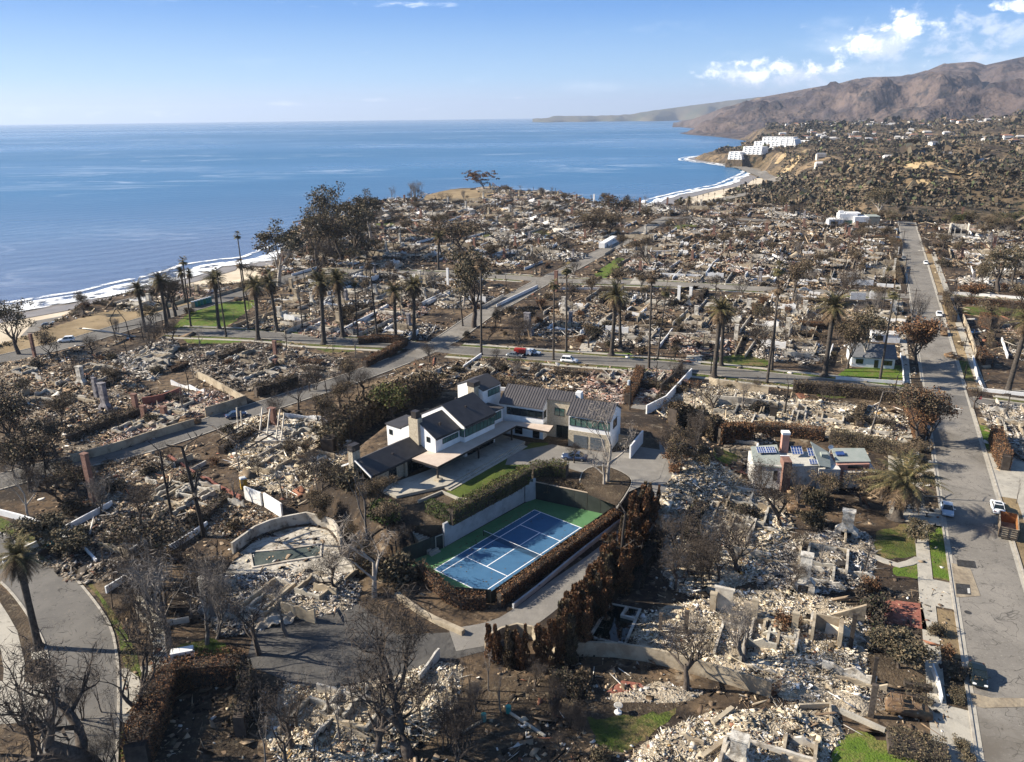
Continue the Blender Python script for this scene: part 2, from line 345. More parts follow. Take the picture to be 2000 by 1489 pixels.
M_leafm = mat_isl('half_green_leaves', [((.10, .115, .035), 3), ((.06, .075, .025), 2), ((.14, .13, .05), 2), ((.11, .07, .04), 2), ((.05, .04, .025), 1)])
M_stk = mat_isl('twig_tufts', [((.06, .048, .038), 3), ((.095, .078, .062), 2), ((.035, .03, .025), 2)])
M_leafd = mat_isl('dark_leaves', [((0.038, 0.035, 0.028), 3), ((0.074, 0.060, 0.045), 3), ((0.114, 0.088, 0.063), 2), ((0.052, 0.060, 0.032), 1)])
M_frond = mat_isl('palm_fronds', [((0.096, 0.088, 0.038), 3), ((0.149, 0.114, 0.052), 2), ((0.070, 0.060, 0.032), 2), ((0.210, 0.166, 0.079), 1)])
M_skirt = mat_isl('dead_fronds', [((0.149, 0.102, 0.061), 3), ((0.088, 0.063, 0.042), 3), ((0.228, 0.166, 0.105), 1)])
CREAM = [((.58, .50, .365), 5), ((.74, .66, .53), 5), ((.41, .335, .23), 4), ((.24, .19, .135), 3), ((.06, .05, .04), 3), ((.76, .73, .68), 3), ((.42, .27, .11), .5), ((.24, .12, .075), .6)]
GREY = [((.45, .42, .37), 4), ((.62, .58, .52), 4), ((.30, .26, .22), 4), ((.12, .11, .10), 3), ((.04, .036, .034), 5), ((.66, .65, .64), 1), ((.33, .24, .17), 1.5)]
TAN = [((.36, .27, .18), 5), ((.47, .39, .28), 3), ((.24, .17, .11), 5), ((.12, .085, .058), 5), ((.035, .028, .022), 5), ((.60, .57, .52), 2), ((.24, .11, .07), 1)]
ROSE = [((.42, .27, .21), 4), ((.50, .42, .36), 4), ((.30, .16, .115), 3), ((.16, .11, .09), 3), ((.04, .034, .03), 4), ((.62, .58, .54), 2)]
DARK = [((.11, .09, .07), 5), ((.05, .042, .035), 6), ((.22, .18, .14), 4), ((.38, .34, .29), 3), ((.55, .52, .48), 1.5), ((.15, .075, .05), 1)]
PAL = [mat_isl('rubble_' + n, c, vary=.45, scale=.35) for n, c in (('cream', CREAM), ('grey', GREY), ('tan', TAN), ('rose', ROSE), ('dark', DARK))]

# ---------------------------------------------------------------- landform
AZL = lambda pts: sorted(pts)
def line(spec):
    """spec rows (px, py, {'z':..}|{'D':..}) -> az, D, z arrays"""
    r = []
    for px, py, k, v in spec:
        if k == 'z': x, y = G(px, py, v); D = math.hypot(x, y); z = v; az = math.atan2(x, y)
        else: x, y, z = GD(px, py, v); D = v; az = math.atan2(x, y)
        r.append((az, D, z))
    r.sort(); return np.array(r)
EDGE_PX = [(-600, 800), (-200, 700), (0, 672), (60, 652), (111, 625), (151, 603), (201, 586), (251, 570), (292, 566), (369, 560), (436, 553), (503, 547), (528, 520), (560, 470), (592, 428), (660, 408), (740, 398), (830, 379), (880, 369), (950, 366), (1060, 374), (1130, 391), (1200, 396), (1270, 400), (1350, 398), (1440, 396), (1540, 402), (1620, 422), (1760, 430), (1900, 440), (2000, 448), (2300, 475)]
LA = line([(a, b, 'z', 0.) for a, b in EDGE_PX])
AZ0 = math.atan2(*G(1290, 400)[:2])
def relz(px0, dz, dD): # line derived from edge
    return None
LC = line([(1230, 388, 'z', -37.), (1400, 350, 'D', 1450), (1500, 347, 'D', 1420), (1530, 345, 'D', 1340), (1560, 356, 'D', 1080), (1620, 350, 'D', 960), (1700, 335, 'D', 880), (1750, 322, 'D', 930), (1790, 327, 'D', 900), (1860, 345, 'D', 830), (2000, 345, 'D', 820), (2300, 350, 'D', 820)])
LD = line([(1230, 388, 'z', -37.), (1400, 316, 'D', 1700), (1440, 309, 'D', 1680), (1500, 303, 'D', 1650), (1560, 292, 'D', 1600), (1620, 310, 'D', 1300), (1700, 318, 'D', 1250), (1800, 316, 'D', 1200), (1900, 318, 'D', 1150), (2000, 325, 'D', 1150), (2300, 330, 'D', 1150)])
LE = line([(1230, 270, 'z', -40.), (1420, 280, 'D', 2500), (1450, 281, 'D', 2400), (1500, 272, 'D', 2300), (1570, 265, 'D', 2250), (1650, 272, 'D', 2100), (1750, 280, 'D', 1950), (1850, 285, 'D', 1800), (2000, 285, 'D', 1700), (2300, 285, 'D', 1700)])
LF = line([(1230, 262, 'D', 4300), (1335, 260, 'D', 4200), (1400, 258, 'D', 3800), (1450, 256, 'D', 3600), (1500, 246, 'D', 3400), (1600, 241, 'D', 3300), (1700, 239, 'D', 3200), (1800, 240, 'D', 3100), (1900, 236, 'D', 3000), (2000, 222, 'D', 2900), (2300, 210, 'D', 2900)])
LG = line([(1230, 238, 'D', 6000), (1318, 244, 'D', 5900), (1335, 238, 'D', 5900), (1355, 228, 'D', 6000), (1400, 213, 'D', 6000), (1440, 203, 'D', 6100), (1480, 191, 'D', 6200), (1560, 176, 'D', 6200), (1640, 161, 'D', 6200), (1690, 150, 'D', 6300), (1760, 148, 'D', 6300), (1800, 140, 'D', 6400), (1850, 122, 'D', 6500), (1900, 118, 'D', 6500), (1925, 126, 'D', 6500), (1960, 117, 'D', 6500), (2000, 108, 'D', 6500), (2300, 92, 'D', 6500)])
def ip(Ln, az): return np.interp(az, Ln[:, 0], Ln[:, 1]), np.interp(az, Ln[:, 0], Ln[:, 2])
SEA_PX = [(-600, 700), (-200, 648), (60, 603), (140, 589), (200, 579), (260, 563), (330, 548), (395, 530), (410, 522), (450, 517), (520, 508), (600, 480), (700, 445), (830, 428), (950, 420), (1100, 414), (1200, 410), (1265, 402), (1300, 388), (1360, 374), (1418, 362), (1444, 350), (1464, 337), (1458, 330), (1420, 324), (1385, 319), (1356, 316), (1338, 311), (1366, 306), (1420, 301), (1440, 292), (1455, 283), (1462, 276), (1440, 272), (1400, 267), (1345, 263), (1330, 260), (1350, 257), (1385, 256), (1365, 252), (1325, 247)]
SEAZ = -42.
SEA = [G(a, b, SEAZ) for a, b in SEA_PX]
SHORE = list(SEA)
a0 = math.atan2(*SEA[-1][:2])
SEA += [(7000 * math.sin(a0 - .004), 7000 * math.cos(a0 - .004)), (15000 * math.sin(a0), 15000 * math.cos(a0)), (-30000, 15000), (-30000, -2000)]
def sd_sea(X, Y):
    """signed distance, positive on land (arrays)"""
    d = np.full(X.shape, 1e9); ins = np.zeros(X.shape, bool); n = len(SEA)
    for i in range(n):
        ax, ay = SEA[i]; bx, by = SEA[(i + 1) % n]; vx, vy = bx - ax, by - ay; l = vx * vx + vy * vy
        t = np.clip(((X - ax) * vx + (Y - ay) * vy) / l, 0, 1)
        d = np.minimum(d, np.hypot(X - ax - t * vx, Y - ay - t * vy))
        c = ((ay > Y) != (by > Y)) & (X < (bx - ax) * (Y - ay) / ((by - ay) or 1e-9) + ax); ins ^= c
    return np.where(ins, -d, d)
NA, NR = 330, 560
azs = np.linspace(math.radians(-52), math.radians(52), NA)
rs = np.geomspace(18, 11000, NR)
AZg, Rg = np.meshgrid(azs, rs, indexing='ij')
X = Rg * np.sin(AZg); Y = Rg * np.cos(AZg); Z = np.zeros_like(X)
SD = sd_sea(X, Y)
zone = np.zeros(X.shape, int)     # 0 plateau 1 bluff 2 flat/beach 3 hills 4 mountain
rngn = lambda x, y, s, o=0: mnoise.noise(Vector((x * s, y * s, o)))
for i, az in enumerate(azs):
    dA, zA = ip(LA, az)
    if az < AZ0:
        Ds = [0, dA, dA + 48, 20000]; zs = [0, 0, -37.5, -40.]; marks = (dA, 1e9, 1e9)
    else:
        dC, zC = ip(LC, az); dD, zD = ip(LD, az); dE, zE = ip(LE, az); dF, zF = ip(LF, az); dG, zG = ip(LG, az)
        k = smooth((az - AZ0) / math.radians(9)); zB = -37.5 * (1 - k) + -19 * k
        Ds = [0, dA, dA + 60, dC, dC + 60, dD, dE, dF, dG, dG + 2500, 20000]
        zs = [0, 0, zB, zC, zC - 8 * k, zD, zE, zF, zG, zG * .5 - 20, zG * .3 - 40]; marks = (dA, dA + 60, dF)
    Z[i] = np.interp(rs, Ds, zs)
    zone[i] = np.where(rs < marks[0] + 1, 0, np.where(rs < (marks[1] if az >= AZ0 else dA + 50), 1, np.where(rs < marks[2], 3, 4)))
    if az < AZ0: zone[i] = np.where(rs < dA + 1, 0, np.where(rs < dA + 52, 1, 2))
# gullies and knolls
for i in range(NA):
    az = azs[i]
    for j in range(NR):
        z = Z[i, j]; x = X[i, j]; y = Y[i, j]; zn = zone[i, j]
        if zn == 0:
            if 64 < x * 0 + rs[j] < 190: Z[i, j] = 0. if dpoly(x, y, COURT) < 2.6 else height(x, y)
            continue
        if SD[i, j] < 0: continue
        if zn == 1: Z[i, j] += 5 * rngn(x, y, .03) + 3 * rngn(x, y, .09)
        elif zn == 3:
            k = min(1, (z + 42) / 30); dd = rs[j]
            Z[i, j] += k * (abs(rngn(x, y, .006)) * 26 - 6 + 7 * rngn(x, y, .02, 3)) * min(1, dd / 900) * min(1, max(.1, (az - .31) / .12))
        elif zn == 4:
            dF = ip(LF, az)[0]; dG = ip(LG, az)[0]; t = (rs[j] - dF) / (dG - dF)
            k = math.sin(math.pi * min(1, max(0, t))) ** .7 if t < 1 else 0
            kk = min(1, max(0, (ip(LG, az)[1]) / 200))
            q = abs(rngn(x + 300 * rngn(x, y, .0008, 5), y, .0009, 7)) * 420 + abs(rngn(x + 120 * rngn(x, y, .002, 8), y, .0024, 2)) * 260 + abs(rngn(x, y, .0062, 4)) * 110 + abs(rngn(x, y, .016, 4)) * 30
            Z[i, j] = max(z + (105 * math.sin(math.pi * min(1, t)) ** 2 - q * .9) * k * (.15 + .85 * kk) * (1 if t < 1 else 0), -34)
# the sea cuts the land
cap = SEAZ + np.where(SD < 0, SD * .06, np.where(SD < 55, SD * .035, 1.9 + (SD - 55) * .75))
cap = np.where((Rg > 1480) & (SD > 26), SEAZ + .9 + (SD - 26) * 1.25, cap); cap = np.maximum(cap, SEAZ - 12)
beach = (cap < Z) & (SD < 56)
Z = np.minimum(Z, cap)
zone[(SD < 75) & (Z < -34) & (Rg < 1430)] = 2
idx = np.arange(NA * NR).reshape(NA, NR)
Fq = np.stack([idx[:-1, :-1], idx[1:, :-1], idx[1:, 1:], idx[:-1, 1:]], -1).reshape(-1, 4)[:, ::-1]
V = np.stack([X, Y, Z], -1).reshape(-1, 3)
fz = zone[:-1, :-1].reshape(-1)
Z_of = {0: ('ground', M_soil), 1: ('bluff_slope', M_bluff), 2: ('beach', M_sand), 3: ('canyon_hills', M_hill), 4: ('mountains', M_mount)}
for k, (nm, mm) in Z_of.items():
    fs = Fq[fz == k]; u, inv = np.unique(fs, return_inverse=True)
    tag(np_mesh(nm, V[u], inv.reshape(-1, 4), mm, sm=True), kind='structure')
def zat(x, y):
    az = math.atan2(x, y); r = math.hypot(x, y)
    i = (az - azs[0]) / (azs[1] - azs[0]); j = math.log(r / rs[0]) / math.log(rs[1] / rs[0])
    i0 = min(NA - 2, max(0, int(i))); j0 = min(NR - 2, max(0, int(j))); a = min(1, max(0, i - i0)); b = min(1, max(0, j - j0))
    return float(Z[i0, j0] * (1 - a) * (1 - b) + Z[i0 + 1, j0] * a * (1 - b) + Z[i0, j0 + 1] * (1 - a) * b + Z[i0 + 1, j0 + 1] * a * b)
# sandy parking strip and tan landslide faces on the canyon side are coloured soil of their own
# far headland beyond the bay
hx = [(1040, 232), (1072, 231), (1082, 227.5), (1110, 226.5), (1180, 226), (1230, 224), (1260, 218), (1290, 214), (1350, 206), (1420, 197), (1480, 190), (1560, 184), (1700, 178)]
hv = []; nC = 160; nD = 14
for i in range(nC):
    px = 1040 + (1700 - 1040) * i / (nC - 1); py = np.interp(px, [q[0] for q in hx], [q[1] for q in hx]) + .8 * rngn(px, 0, .07)
    x, y, zt = GD(px, py, 15000.); l = math.hypot(x, y)
    for j in range(nD):
        t = j / (nD - 1); D = 13600 + 1400 * t + 1200 * rngn(px, 0, .02, 3) * (1 - t)
        z = SEAZ - 2 + (max(zt, SEAZ - 3) - SEAZ) * (t ** .6) + (60 * abs(rngn(px, t * 60, .05, 1)) * math.sin(math.pi * t) if zt > 0 else 0)
        hv.append((x / l * D, y / l * D, z))
ix = np.arange(nC * nD).reshape(nC, nD)
tag(np_mesh('far_headland', hv, np.stack([ix[:-1, :-1], ix[1:, :-1], ix[1:, 1:], ix[:-1, 1:]], -1).reshape(-1, 4)[:, ::-1],
            mix_mat('coastal_scrub', [((.07, .075, .045), .0015, .45, .6, 1), ((.22, .19, .14), .004, .6, .7, 2)], (.10, .085, .055)), sm=True), kind='structure')

# ---------------------------------------------------------------- sea
def sea_mat():
    m = bpy.data.materials.new('sea_water'); m.use_nodes = True; t = m.node_tree; b = t.nodes['Principled BSDF']
    n_ = t.nodes.new; l_ = t.links.new
    g = n_('ShaderNodeNewGeometry')
    ln = n_('ShaderNodeVectorMath'); ln.operation = 'LENGTH'; l_(g.outputs['Position'], ln.inputs[0])
    r = n_('ShaderNodeValToRGB')   # silty water near the shore, clear blue farther out
    mr = n_('ShaderNodeMapRange'); l_(ln.outputs['Value'], mr.inputs[0]); mr.inputs[1].default_value = 350; mr.inputs[2].default_value = 1900
    big = n_('ShaderNodeTexNoise'); big.inputs['Scale'].default_value = .0022; big.inputs['Detail'].default_value = 6; l_(g.outputs['Position'], big.inputs['Vector'])
    ad = n_('ShaderNodeMath'); ad.operation = 'MULTIPLY_ADD'; l_(big.outputs['Fac'], ad.inputs[0]); ad.inputs[1].default_value = .5; l_(mr.outputs[0], ad.inputs[2])
    l_(ad.outputs[0], r.inputs[0]); e = r.color_ramp.elements
    e[0].position = .22; e[0].color = (.125, .135, .215, 1); e[1].position = 1.0; e[1].color = (.035, .135, .27, 1)
    q = e.new(.6); q.color = (.065, .135, .25, 1)
    # foam streaks
    mp = n_('ShaderNodeMapping'); mp.inputs['Rotation'].default_value = (0, 0, .5); mp.inputs['Scale'].default_value = (.0011, .0042, 1); l_(g.outputs['Position'], mp.inputs[0])
    st = n_('ShaderNodeTexNoise'); st.inputs['Scale'].default_value = 1; st.inputs['Detail'].default_value = 9; st.inputs['Roughness'].default_value = .6; st.inputs['Distortion'].default_value = 1.1
    l_(mp.outputs[0], st.inputs['Vector'])
    ab = n_('ShaderNodeMath'); ab.operation = 'SUBTRACT'; l_(st.outputs['Fac'], ab.inputs[0]); ab.inputs[1].default_value = .5
    a2 = n_('ShaderNodeMath'); a2.operation = 'ABSOLUTE'; l_(ab.outputs[0], a2.inputs[0])
    m2 = n_('ShaderNodeMapRange'); l_(a2.outputs[0], m2.inputs[0]); m2.inputs[1].default_value = 0; m2.inputs[2].default_value = .02; m2.inputs[3].default_value = 1; m2.inputs[4].default_value = 0
    pt = n_('ShaderNodeTexNoise'); pt.inputs['Scale'].default_value = .0016; pt.inputs['Detail'].default_value = 3; l_(g.outputs['Position'], pt.inputs['Vector'])
    m3 = n_('ShaderNodeMapRange'); l_(pt.outputs['Fac'], m3.inputs[0]); m3.inputs[1].default_value = .46; m3.inputs[2].default_value = .6; m3.inputs[4].default_value = .5
    mu = n_('ShaderNodeMath'); mu.operation = 'MULTIPLY'; l_(m2.outputs[0], mu.inputs[0]); l_(m3.outputs[0], mu.inputs[1])
    mx = n_('ShaderNodeMixRGB'); l_(mu.outputs[0], mx.inputs[0]); l_(r.outputs[0], mx.inputs[1]); mx.inputs[2].default_value = (.55, .62, .72, 1)
    l_(mx.outputs[0], b.inputs['Base Color'])
    # patches of calm and ruffled water
    rn = n_('ShaderNodeMapping'); rn.inputs['Scale'].default_value = (.00035, .0009, 1); l_(g.outputs['Position'], rn.inputs[0])
    r2 = n_('ShaderNodeTexNoise'); r2.inputs['Scale'].default_value = 1; r2.inputs['Detail'].default_value = 7; l_(rn.outputs[0], r2.inputs['Vector'])
    m4 = n_('ShaderNodeMapRange'); l_(r2.outputs['Fac'], m4.inputs[0]); m4.inputs[1].default_value = .4; m4.inputs[2].default_value = .62; m4.inputs[3].default_value = .22; m4.inputs[4].default_value = .42
    l_(m4.outputs[0], b.inputs['Roughness']); b.inputs['IOR'].default_value = 1.33; b.inputs['Specular IOR Level'].default_value = .5
    # swell parallel to the beach and small chop
    wv = n_('ShaderNodeTexWave'); wm = n_('ShaderNodeMapping'); wm.inputs['Rotation'].default_value = (0, 0, math.radians(50)); l_(g.outputs['Position'], wm.inputs[0]); l_(wm.outputs[0], wv.inputs['Vector'])
    wv.inputs['Scale'].default_value = .012; wv.inputs['Distortion'].default_value = 9; wv.inputs['Detail'].default_value = 3; wv.inputs['Detail Scale'].default_value = .6
    c1 = n_('ShaderNodeTexNoise'); c1.inputs['Scale'].default_value = .12; c1.inputs['Detail'].default_value = 6; c1.inputs['Roughness'].default_value = .7
    cm = n_('ShaderNodeMapping'); cm.inputs['Scale'].default_value = (.45, 1.2, 1); cm.inputs['Rotation'].default_value = (0, 0, .25); l_(g.outputs['Position'], cm.inputs[0]); l_(cm.outputs[0], c1.inputs['Vector'])
    a3 = n_('ShaderNodeMath'); a3.operation = 'MULTIPLY_ADD'; l_(wv.outputs['Fac'], a3.inputs[0]); a3.inputs[1].default_value = .28; l_(c1.outputs['Fac'], a3.inputs[2])
    bp = n_('ShaderNodeBump'); bp.inputs['Strength'].default_value = .8; bp.inputs['Distance'].default_value = 1.6; l_(a3.outputs[0], bp.inputs['Height']); l_(bp.outputs[0], b.inputs['Normal'])
    return m
R_SEA = 42000.
ang = np.linspace(math.radians(-75), math.radians(60), 140); rr = np.geomspace(150, R_SEA, 60)
sv = [(r * math.sin(a), r * math.cos(a), SEAZ - (r / 1000.) ** 2 * .0784 * .35) for a in ang for r in rr]
ix = np.arange(len(ang) * len(rr)).reshape(len(ang), len(rr))
tag(np_mesh('sea', sv, np.stack([ix[:-1, :-1], ix[1:, :-1], ix[1:, 1:], ix[:-1, 1:]], -1).reshape(-1, 4)[:, ::-1], sea_mat(), sm=True), kind='structure')
# surf: broken white strips lying along the shoreline
def foam_mat():
    m = bpy.data.materials.new('sea_foam'); m.use_nodes = True; t = m.node_tree; b = t.nodes['Principled BSDF']
    b.inputs['Base Color'].default_value = (.85, .87, .88, 1); b.inputs['Roughness'].default_value = .9
    g = t.nodes.new('ShaderNodeNewGeometry'); n = t.nodes.new('ShaderNodeTexNoise'); n.inputs['Scale'].default_value = .07; n.inputs['Detail'].default_value = 9; n.inputs['Roughness'].default_value = .7
    t.links.new(g.outputs['Position'], n.inputs['Vector']); mr = t.nodes.new('ShaderNodeMapRange'); t.links.new(n.outputs['Fac'], mr.inputs[0])
    mr.inputs[1].default_value = .42; mr.inputs[2].default_value = .52; t.links.new(mr.outputs[0], b.inputs['Alpha']); return m
sh = [p for p in spline(SHORE, 12.) if math.hypot(*p) < 2350]
rng = random.Random(4)
mb = MB()
def foam_strip(pts, d0, w0, z, ph):
    nn = nrm(pts); vs = []
    for i, (p, n) in enumerate(zip(pts, nn)):
        a = d0 + 5 * rngn(i, ph, .31) + 6 * rngn(i, ph, .07); w_ = w0 * (.55 + .9 * abs(rngn(i, ph + 5, .15)))
        # shoreline runs left to right with the sea on its left side of travel
        vs += [(p[0] - n[0] * a, p[1] - n[1] * a, z), (p[0] - n[0] * (a + w_), p[1] - n[1] * (a + w_), z)]
    mb.add(vs, [(2 * i, 2 * i + 2, 2 * i + 3, 2 * i + 1) for i in range(len(pts) - 1)])
foam_strip(sh, -6, 15, SEAZ + .9, 0); foam_strip(sh, 10, 9, SEAZ + .5, 9)
near = [p for p in sh if p[0] < -60 and p[1] < 900]
foam_strip(near, -8, 30, SEAZ + 1.1, 3)
foam_strip(near, 26, 7, SEAZ + .4, 21)
tag(mb.build('surf', foam_mat()), kind='structure')
ws = []; nn_ = nrm(sh)
for i, (p, n) in enumerate(zip(sh, nn_)):
    for q in (-26 + 5 * rngn(i, 2, .13), -14, -3): x, y = p[0] + n[0] * -q, p[1] + n[1] * -q; ws.append((x, y, SEAZ + .035 * -q + .25))
m_ = mat('wet_sand', (.20, .165, .12), (.26, .215, .16), scale=.1, rough=.35)
o = MB().add(ws, [f for i in range(len(sh) - 1) for f in ((3 * i, 3 * i + 3, 3 * i + 4, 3 * i + 1), (3 * i + 1, 3 * i + 4, 3 * i + 5, 3 * i + 2))]).build('wet_sand', m_)
tag(o, kind='structure')
# ---------------------------------------------------------------- roads, pavements, driveways
def strip(name, path, wd, m, dz=.02, kind='structure', step=None):
    """a sheet of constant width draped along a ground path"""
    nn = nrm(path); vs = []; k = 4
    for p, n in zip(path, nn):
        for q in range(k + 1):
            o_ = -wd / 2 + wd * q / k; x, y = p[0] + n[0] * o_, p[1] + n[1] * o_
            vs.append((x, y, height(x, y) + dz))
    fs = []
    for i in range(len(path) - 1):
        for q in range(k): a = i * (k + 1) + q; fs.append((a, a + 1, a + k + 2, a + k + 1))
    o = MB().add(vs, [f[::-1] for f in fs]).build(name, m)
    me = o.data
    if me.polygons[0].normal.z < 0: me.flip_normals()
    return tag(o, kind=kind) if kind else o
def sheet(name, poly, m, dz=.015, z=None, kind='structure'):
    poly = [p[:2] for p in poly]
    n = len(poly); a = sum(poly[i][0] * poly[(i + 1) % n][1] - poly[(i + 1) % n][0] * poly[i][1] for i in range(n))
    if a < 0: poly = poly[::-1]
    vs = [(x, y, (height(x, y) if z is None else z) + dz) for x, y in poly]
    o = MB().add(vs, [tuple(range(n))]).build(name, m)
    return tag(o, kind=kind) if kind else o
def kerb(path, m=None, h=.15, w_=.3):
    tag(MB().wall(path, h + .01, w_, z0=lambda x, y: height(x, y)).build('kerb', m or M_kerb), kind='structure')
ST_A = math.radians(24.25)                     # direction of the long straight street
SU = (math.sin(ST_A), math.cos(ST_A)); SV = (SU[1], -SU[0])
LP = G(1833, 961); SWD = 9.4
def st(s, t):
    """along / across the long straight street, t from its left kerb, origin beside the silver car"""
    return (LP[0] + SU[0] * s + SV[0] * t, LP[1] + SU[1] * s + SV[1] * t)
def st_inv(x, y):
    dx, dy = x - LP[0], y - LP[1]; return dx * SU[0] + dy * SU[1], dx * SV[0] + dy * SV[1]
S_MIN, S_MAX = -95, 395
main_c = [st(s, SWD / 2) for s in np.arange(S_MIN, S_MAX, 8.)]
PALMRD = spline(gp([(335, 648), (520, 655), (600, 664), (668, 668), (801, 675), (888, 684), (1133, 702), (1320, 717), (1500, 737), (1640, 752), (1800, 772), (1900, 786), (2100, 812), (2300, 835)]))
CROSS2 = spline(gp([(600, 531), (680, 530), (744, 532), (874, 536), (978, 541), (1104, 549), (1212, 552), (1320, 556), (1450, 563), (1600, 571), (1800, 580), (1900, 586), (2150, 604)]))
BLUFFRD = spline(gp([(-400, 800), (-150, 735), (0, 703), (150, 667), (290, 625), (400, 594), (470, 573), (530, 556), (600, 533)]))
DIAG = spline(gp([(800, 697), (840, 680), (881, 658), (942, 615), (989, 590), (1064, 548), (1104, 530), (1161, 500), (1212, 475), (1266, 445), (1305, 424)]))
LOWRD = spline(gp([(-120, 975), (60, 925), (150, 903), (279, 873), (386, 838), (450, 815), (537, 788), (597, 768), (650, 752), (720, 727), (800, 697)]))
FARRD = spline(gp([(1300, 426), (1400, 427), (1500, 431), (1615, 437), (1737, 446), (1780, 450)]))
CURVERD = offset(spline(gp([(-120, 1012), (-60, 1026), (0, 1043), (64, 1069), (120, 1107), (172, 1163), (212, 1223), (226, 1285), (229, 1360), (227, 1440), (222, 1540), (205, 1680), (180, 1830)]), 2.), 3.6)
ROADS = [(main_c, SWD, 'road'), (PALMRD, 7.2, 'road'), (CROSS2, 8.0, 'road'), (BLUFFRD, 9.5, 'road'), (DIAG, 7.5, 'road'), (LOWRD, 7.5, 'road'), (FARRD, 7.5, 'road'), (CURVERD, 7.2, 'road')]
for i, (p, wd, nm) in enumerate(ROADS): strip(nm, p, wd, M_asph if i in (0, 2, 4) else M_asph2, dz=.03 + .004 * i)
def near_road(x, y, extra=0.):
    return any(dpoly(x, y, p[::2] + [p[-1]], False) < wd / 2 + extra for p, wd, _ in ROADS)
def kerbed(path, wd, skip):
    """kerbs on both sides, broken where other roads cross"""
    for sgn in (-1, 1):
        run = []
        for p in offset(path, sgn * (wd / 2 + .15)):
            bad = any(q is not path and dpoly(p[0], p[1], q[::2] + [q[-1]], False) < w2 / 2 + .6 for q, w2, _ in ROADS)
            if bad:
                if len(run) > 2: kerb(run)
                run = []
            else: run.append(p)
        if len(run) > 2: kerb(run)
for p, wd, _ in ROADS: kerbed(p, wd, None)
for t_ in (.28, SWD - .28): strip('gutter', [st(s, t_) for s in np.arange(S_MIN, S_MAX, 8.)], .5, M_conc, .065)
# pavements and verges of the long street
crossS = [st_inv(*G(1800, 772))[0], st_inv(*G(1800, 578))[0]]
def seg_ok(a, b): return [(a, crossS[0] - 8), (crossS[0] + 8, crossS[1] - 8), (crossS[1] + 8, b)]
for a, b in seg_ok(-95, 300):
    strip('pavement', [st(s, -3.4) for s in np.arange(a, b, 6.)], 1.9, M_conc, .06)
    strip('pavement', [st(s, SWD + 3.6) for s in np.arange(a, b, 6.)], 1.9, M_conc, .06)
    strip('verge', [st(s, -1.35) for s in np.arange(a, b, 6.)], 2.0, M_char, .05)
    strip('verge', [st(s, SWD + 1.6) for s in np.arange(a, b, 6.)], 2.2, M_dry, .05)
for side in (-1, 1):
    for path, wd in ((PALMRD, 7.2), (CROSS2, 8.)):
        runs = [[]]
        for p in offset(path, side * (wd / 2 + 3.2)):
            if any(q is not path and dpoly(p[0], p[1], q[::2] + [q[-1]], False) < w2 / 2 + 1.5 for q, w2, _ in ROADS): runs.append([])
            else: runs[-1].append(p)
        for rn_ in runs:
            if len(rn_) > 3:
                strip('pavement', rn_, 1.6, M_conc, .045); strip('verge', offset(rn_, -side * 1.75), 1.7, M_lawn, .045)
# bright green verge, driveways crossing the verge
for s0, s1, t0, t1, m, nm in ((-30.5, -13.5, -2.35, -.3, M_green, 'lawn'), (-38, -31, -4.4, -.25, M_conc, 'driveway'), (-49, -38.5, -2.35, -.3, M_dry, 'lawn'), (-14, -7, -8, -.25, M_conc, 'driveway'), (6, 14, -8, -.25, M_conc, 'driveway'), (19, 27, -8, -.25, M_conc, 'driveway'),
                              (-73, -58.5, -4.3, -.25, M_conc, 'driveway'), (2, 22, SWD + .25, SWD + 9, M_conc, 'driveway'), (24, 38, SWD + .3, SWD + 2.4, M_green, 'lawn'), (70, 88, SWD + .3, SWD + 2.4, M_lawn, 'lawn')):
    sheet(nm, [st(s0, t0), st(s1, t0), st(s1, t1), st(s0, t1)], m, .075)
# road markings, utility covers and patches
def mark(name, pts, m, dz=.075): sheet(name, gp(pts), m, dz)
M_paint = mat('road_paint', (.55, .54, .50), (.38, .37, .34), scale=3)
M_patch = mix_mat('dark_asphalt_patch', [((.03, .03, .03), .8, .45, .6, 1)], (.045, .045, .046))
M_patch2 = mix_mat('worn_concrete_patch', [((.22, .18, .13), .5, .45, .6, 1)], (.30, .25, .18))
mark('road_patch', [(1868, 1094), (1903, 1097), (1907, 1111), (1870, 1107)], M_patch)
mark('road_patch', [(1866, 1140), (1894, 1143), (1897, 1163), (1868, 1161)], M_patch)
mark('road_patch', [(1858, 1100), (1896, 1113), (1915, 1165), (1868, 1168)], M_patch2, .07)
mark('road_marking', [(1889, 1150), (1894, 1150), (1895, 1160), (1890, 1160)], M_paint, .082)
mark('road_patch', [(1895, 1354), (1935, 1364), (2060, 1366), (2060, 1380), (1920, 1384), (1900, 1378)], M_patch2)
mark('stop_line', [(1853, 797), (1880, 799), (1880, 801), (1853, 799)], M_paint)
for q in ((1890, 1197), (1920, 829)):
    x, y = G(*q); o = MB().tube([(x, y, .06), (x, y, .078)], .42, 16).build('manhole_cover', M_patch)
    tag(o, 'round dark iron manhole cover in the grey street ' + ('below the two dark patches' if q[1] > 1000 else 'near the dumpster kerb'), 'manhole cover')
# concrete driveways running back between the burned lots
DRIVES = [([(1352, 712), (1362, 680), (1377, 640), (1392, 610)], 4.2), ([(1140, 690), (1160, 655), (1189, 622), (1225, 590)], 4.0), ([(1250, 800), (1275, 770), (1300, 740), (1330, 715)], 4.5), ([(1780, 700), (1772, 640)], .1)]
for pts, wd in DRIVES[:3]: strip('driveway', spline(gp(pts)), wd, M_conc if wd < 4.4 else M_drive, .055)
for pts, wd in (([(700, 640), (760, 600), (800, 580)], 3), ([(1240, 555), (1265, 520), (1285, 500)], 4), ([(770, 560), (735, 590)], 2.5)): strip('driveway', spline(gp(pts)), wd, M_conc, .055)
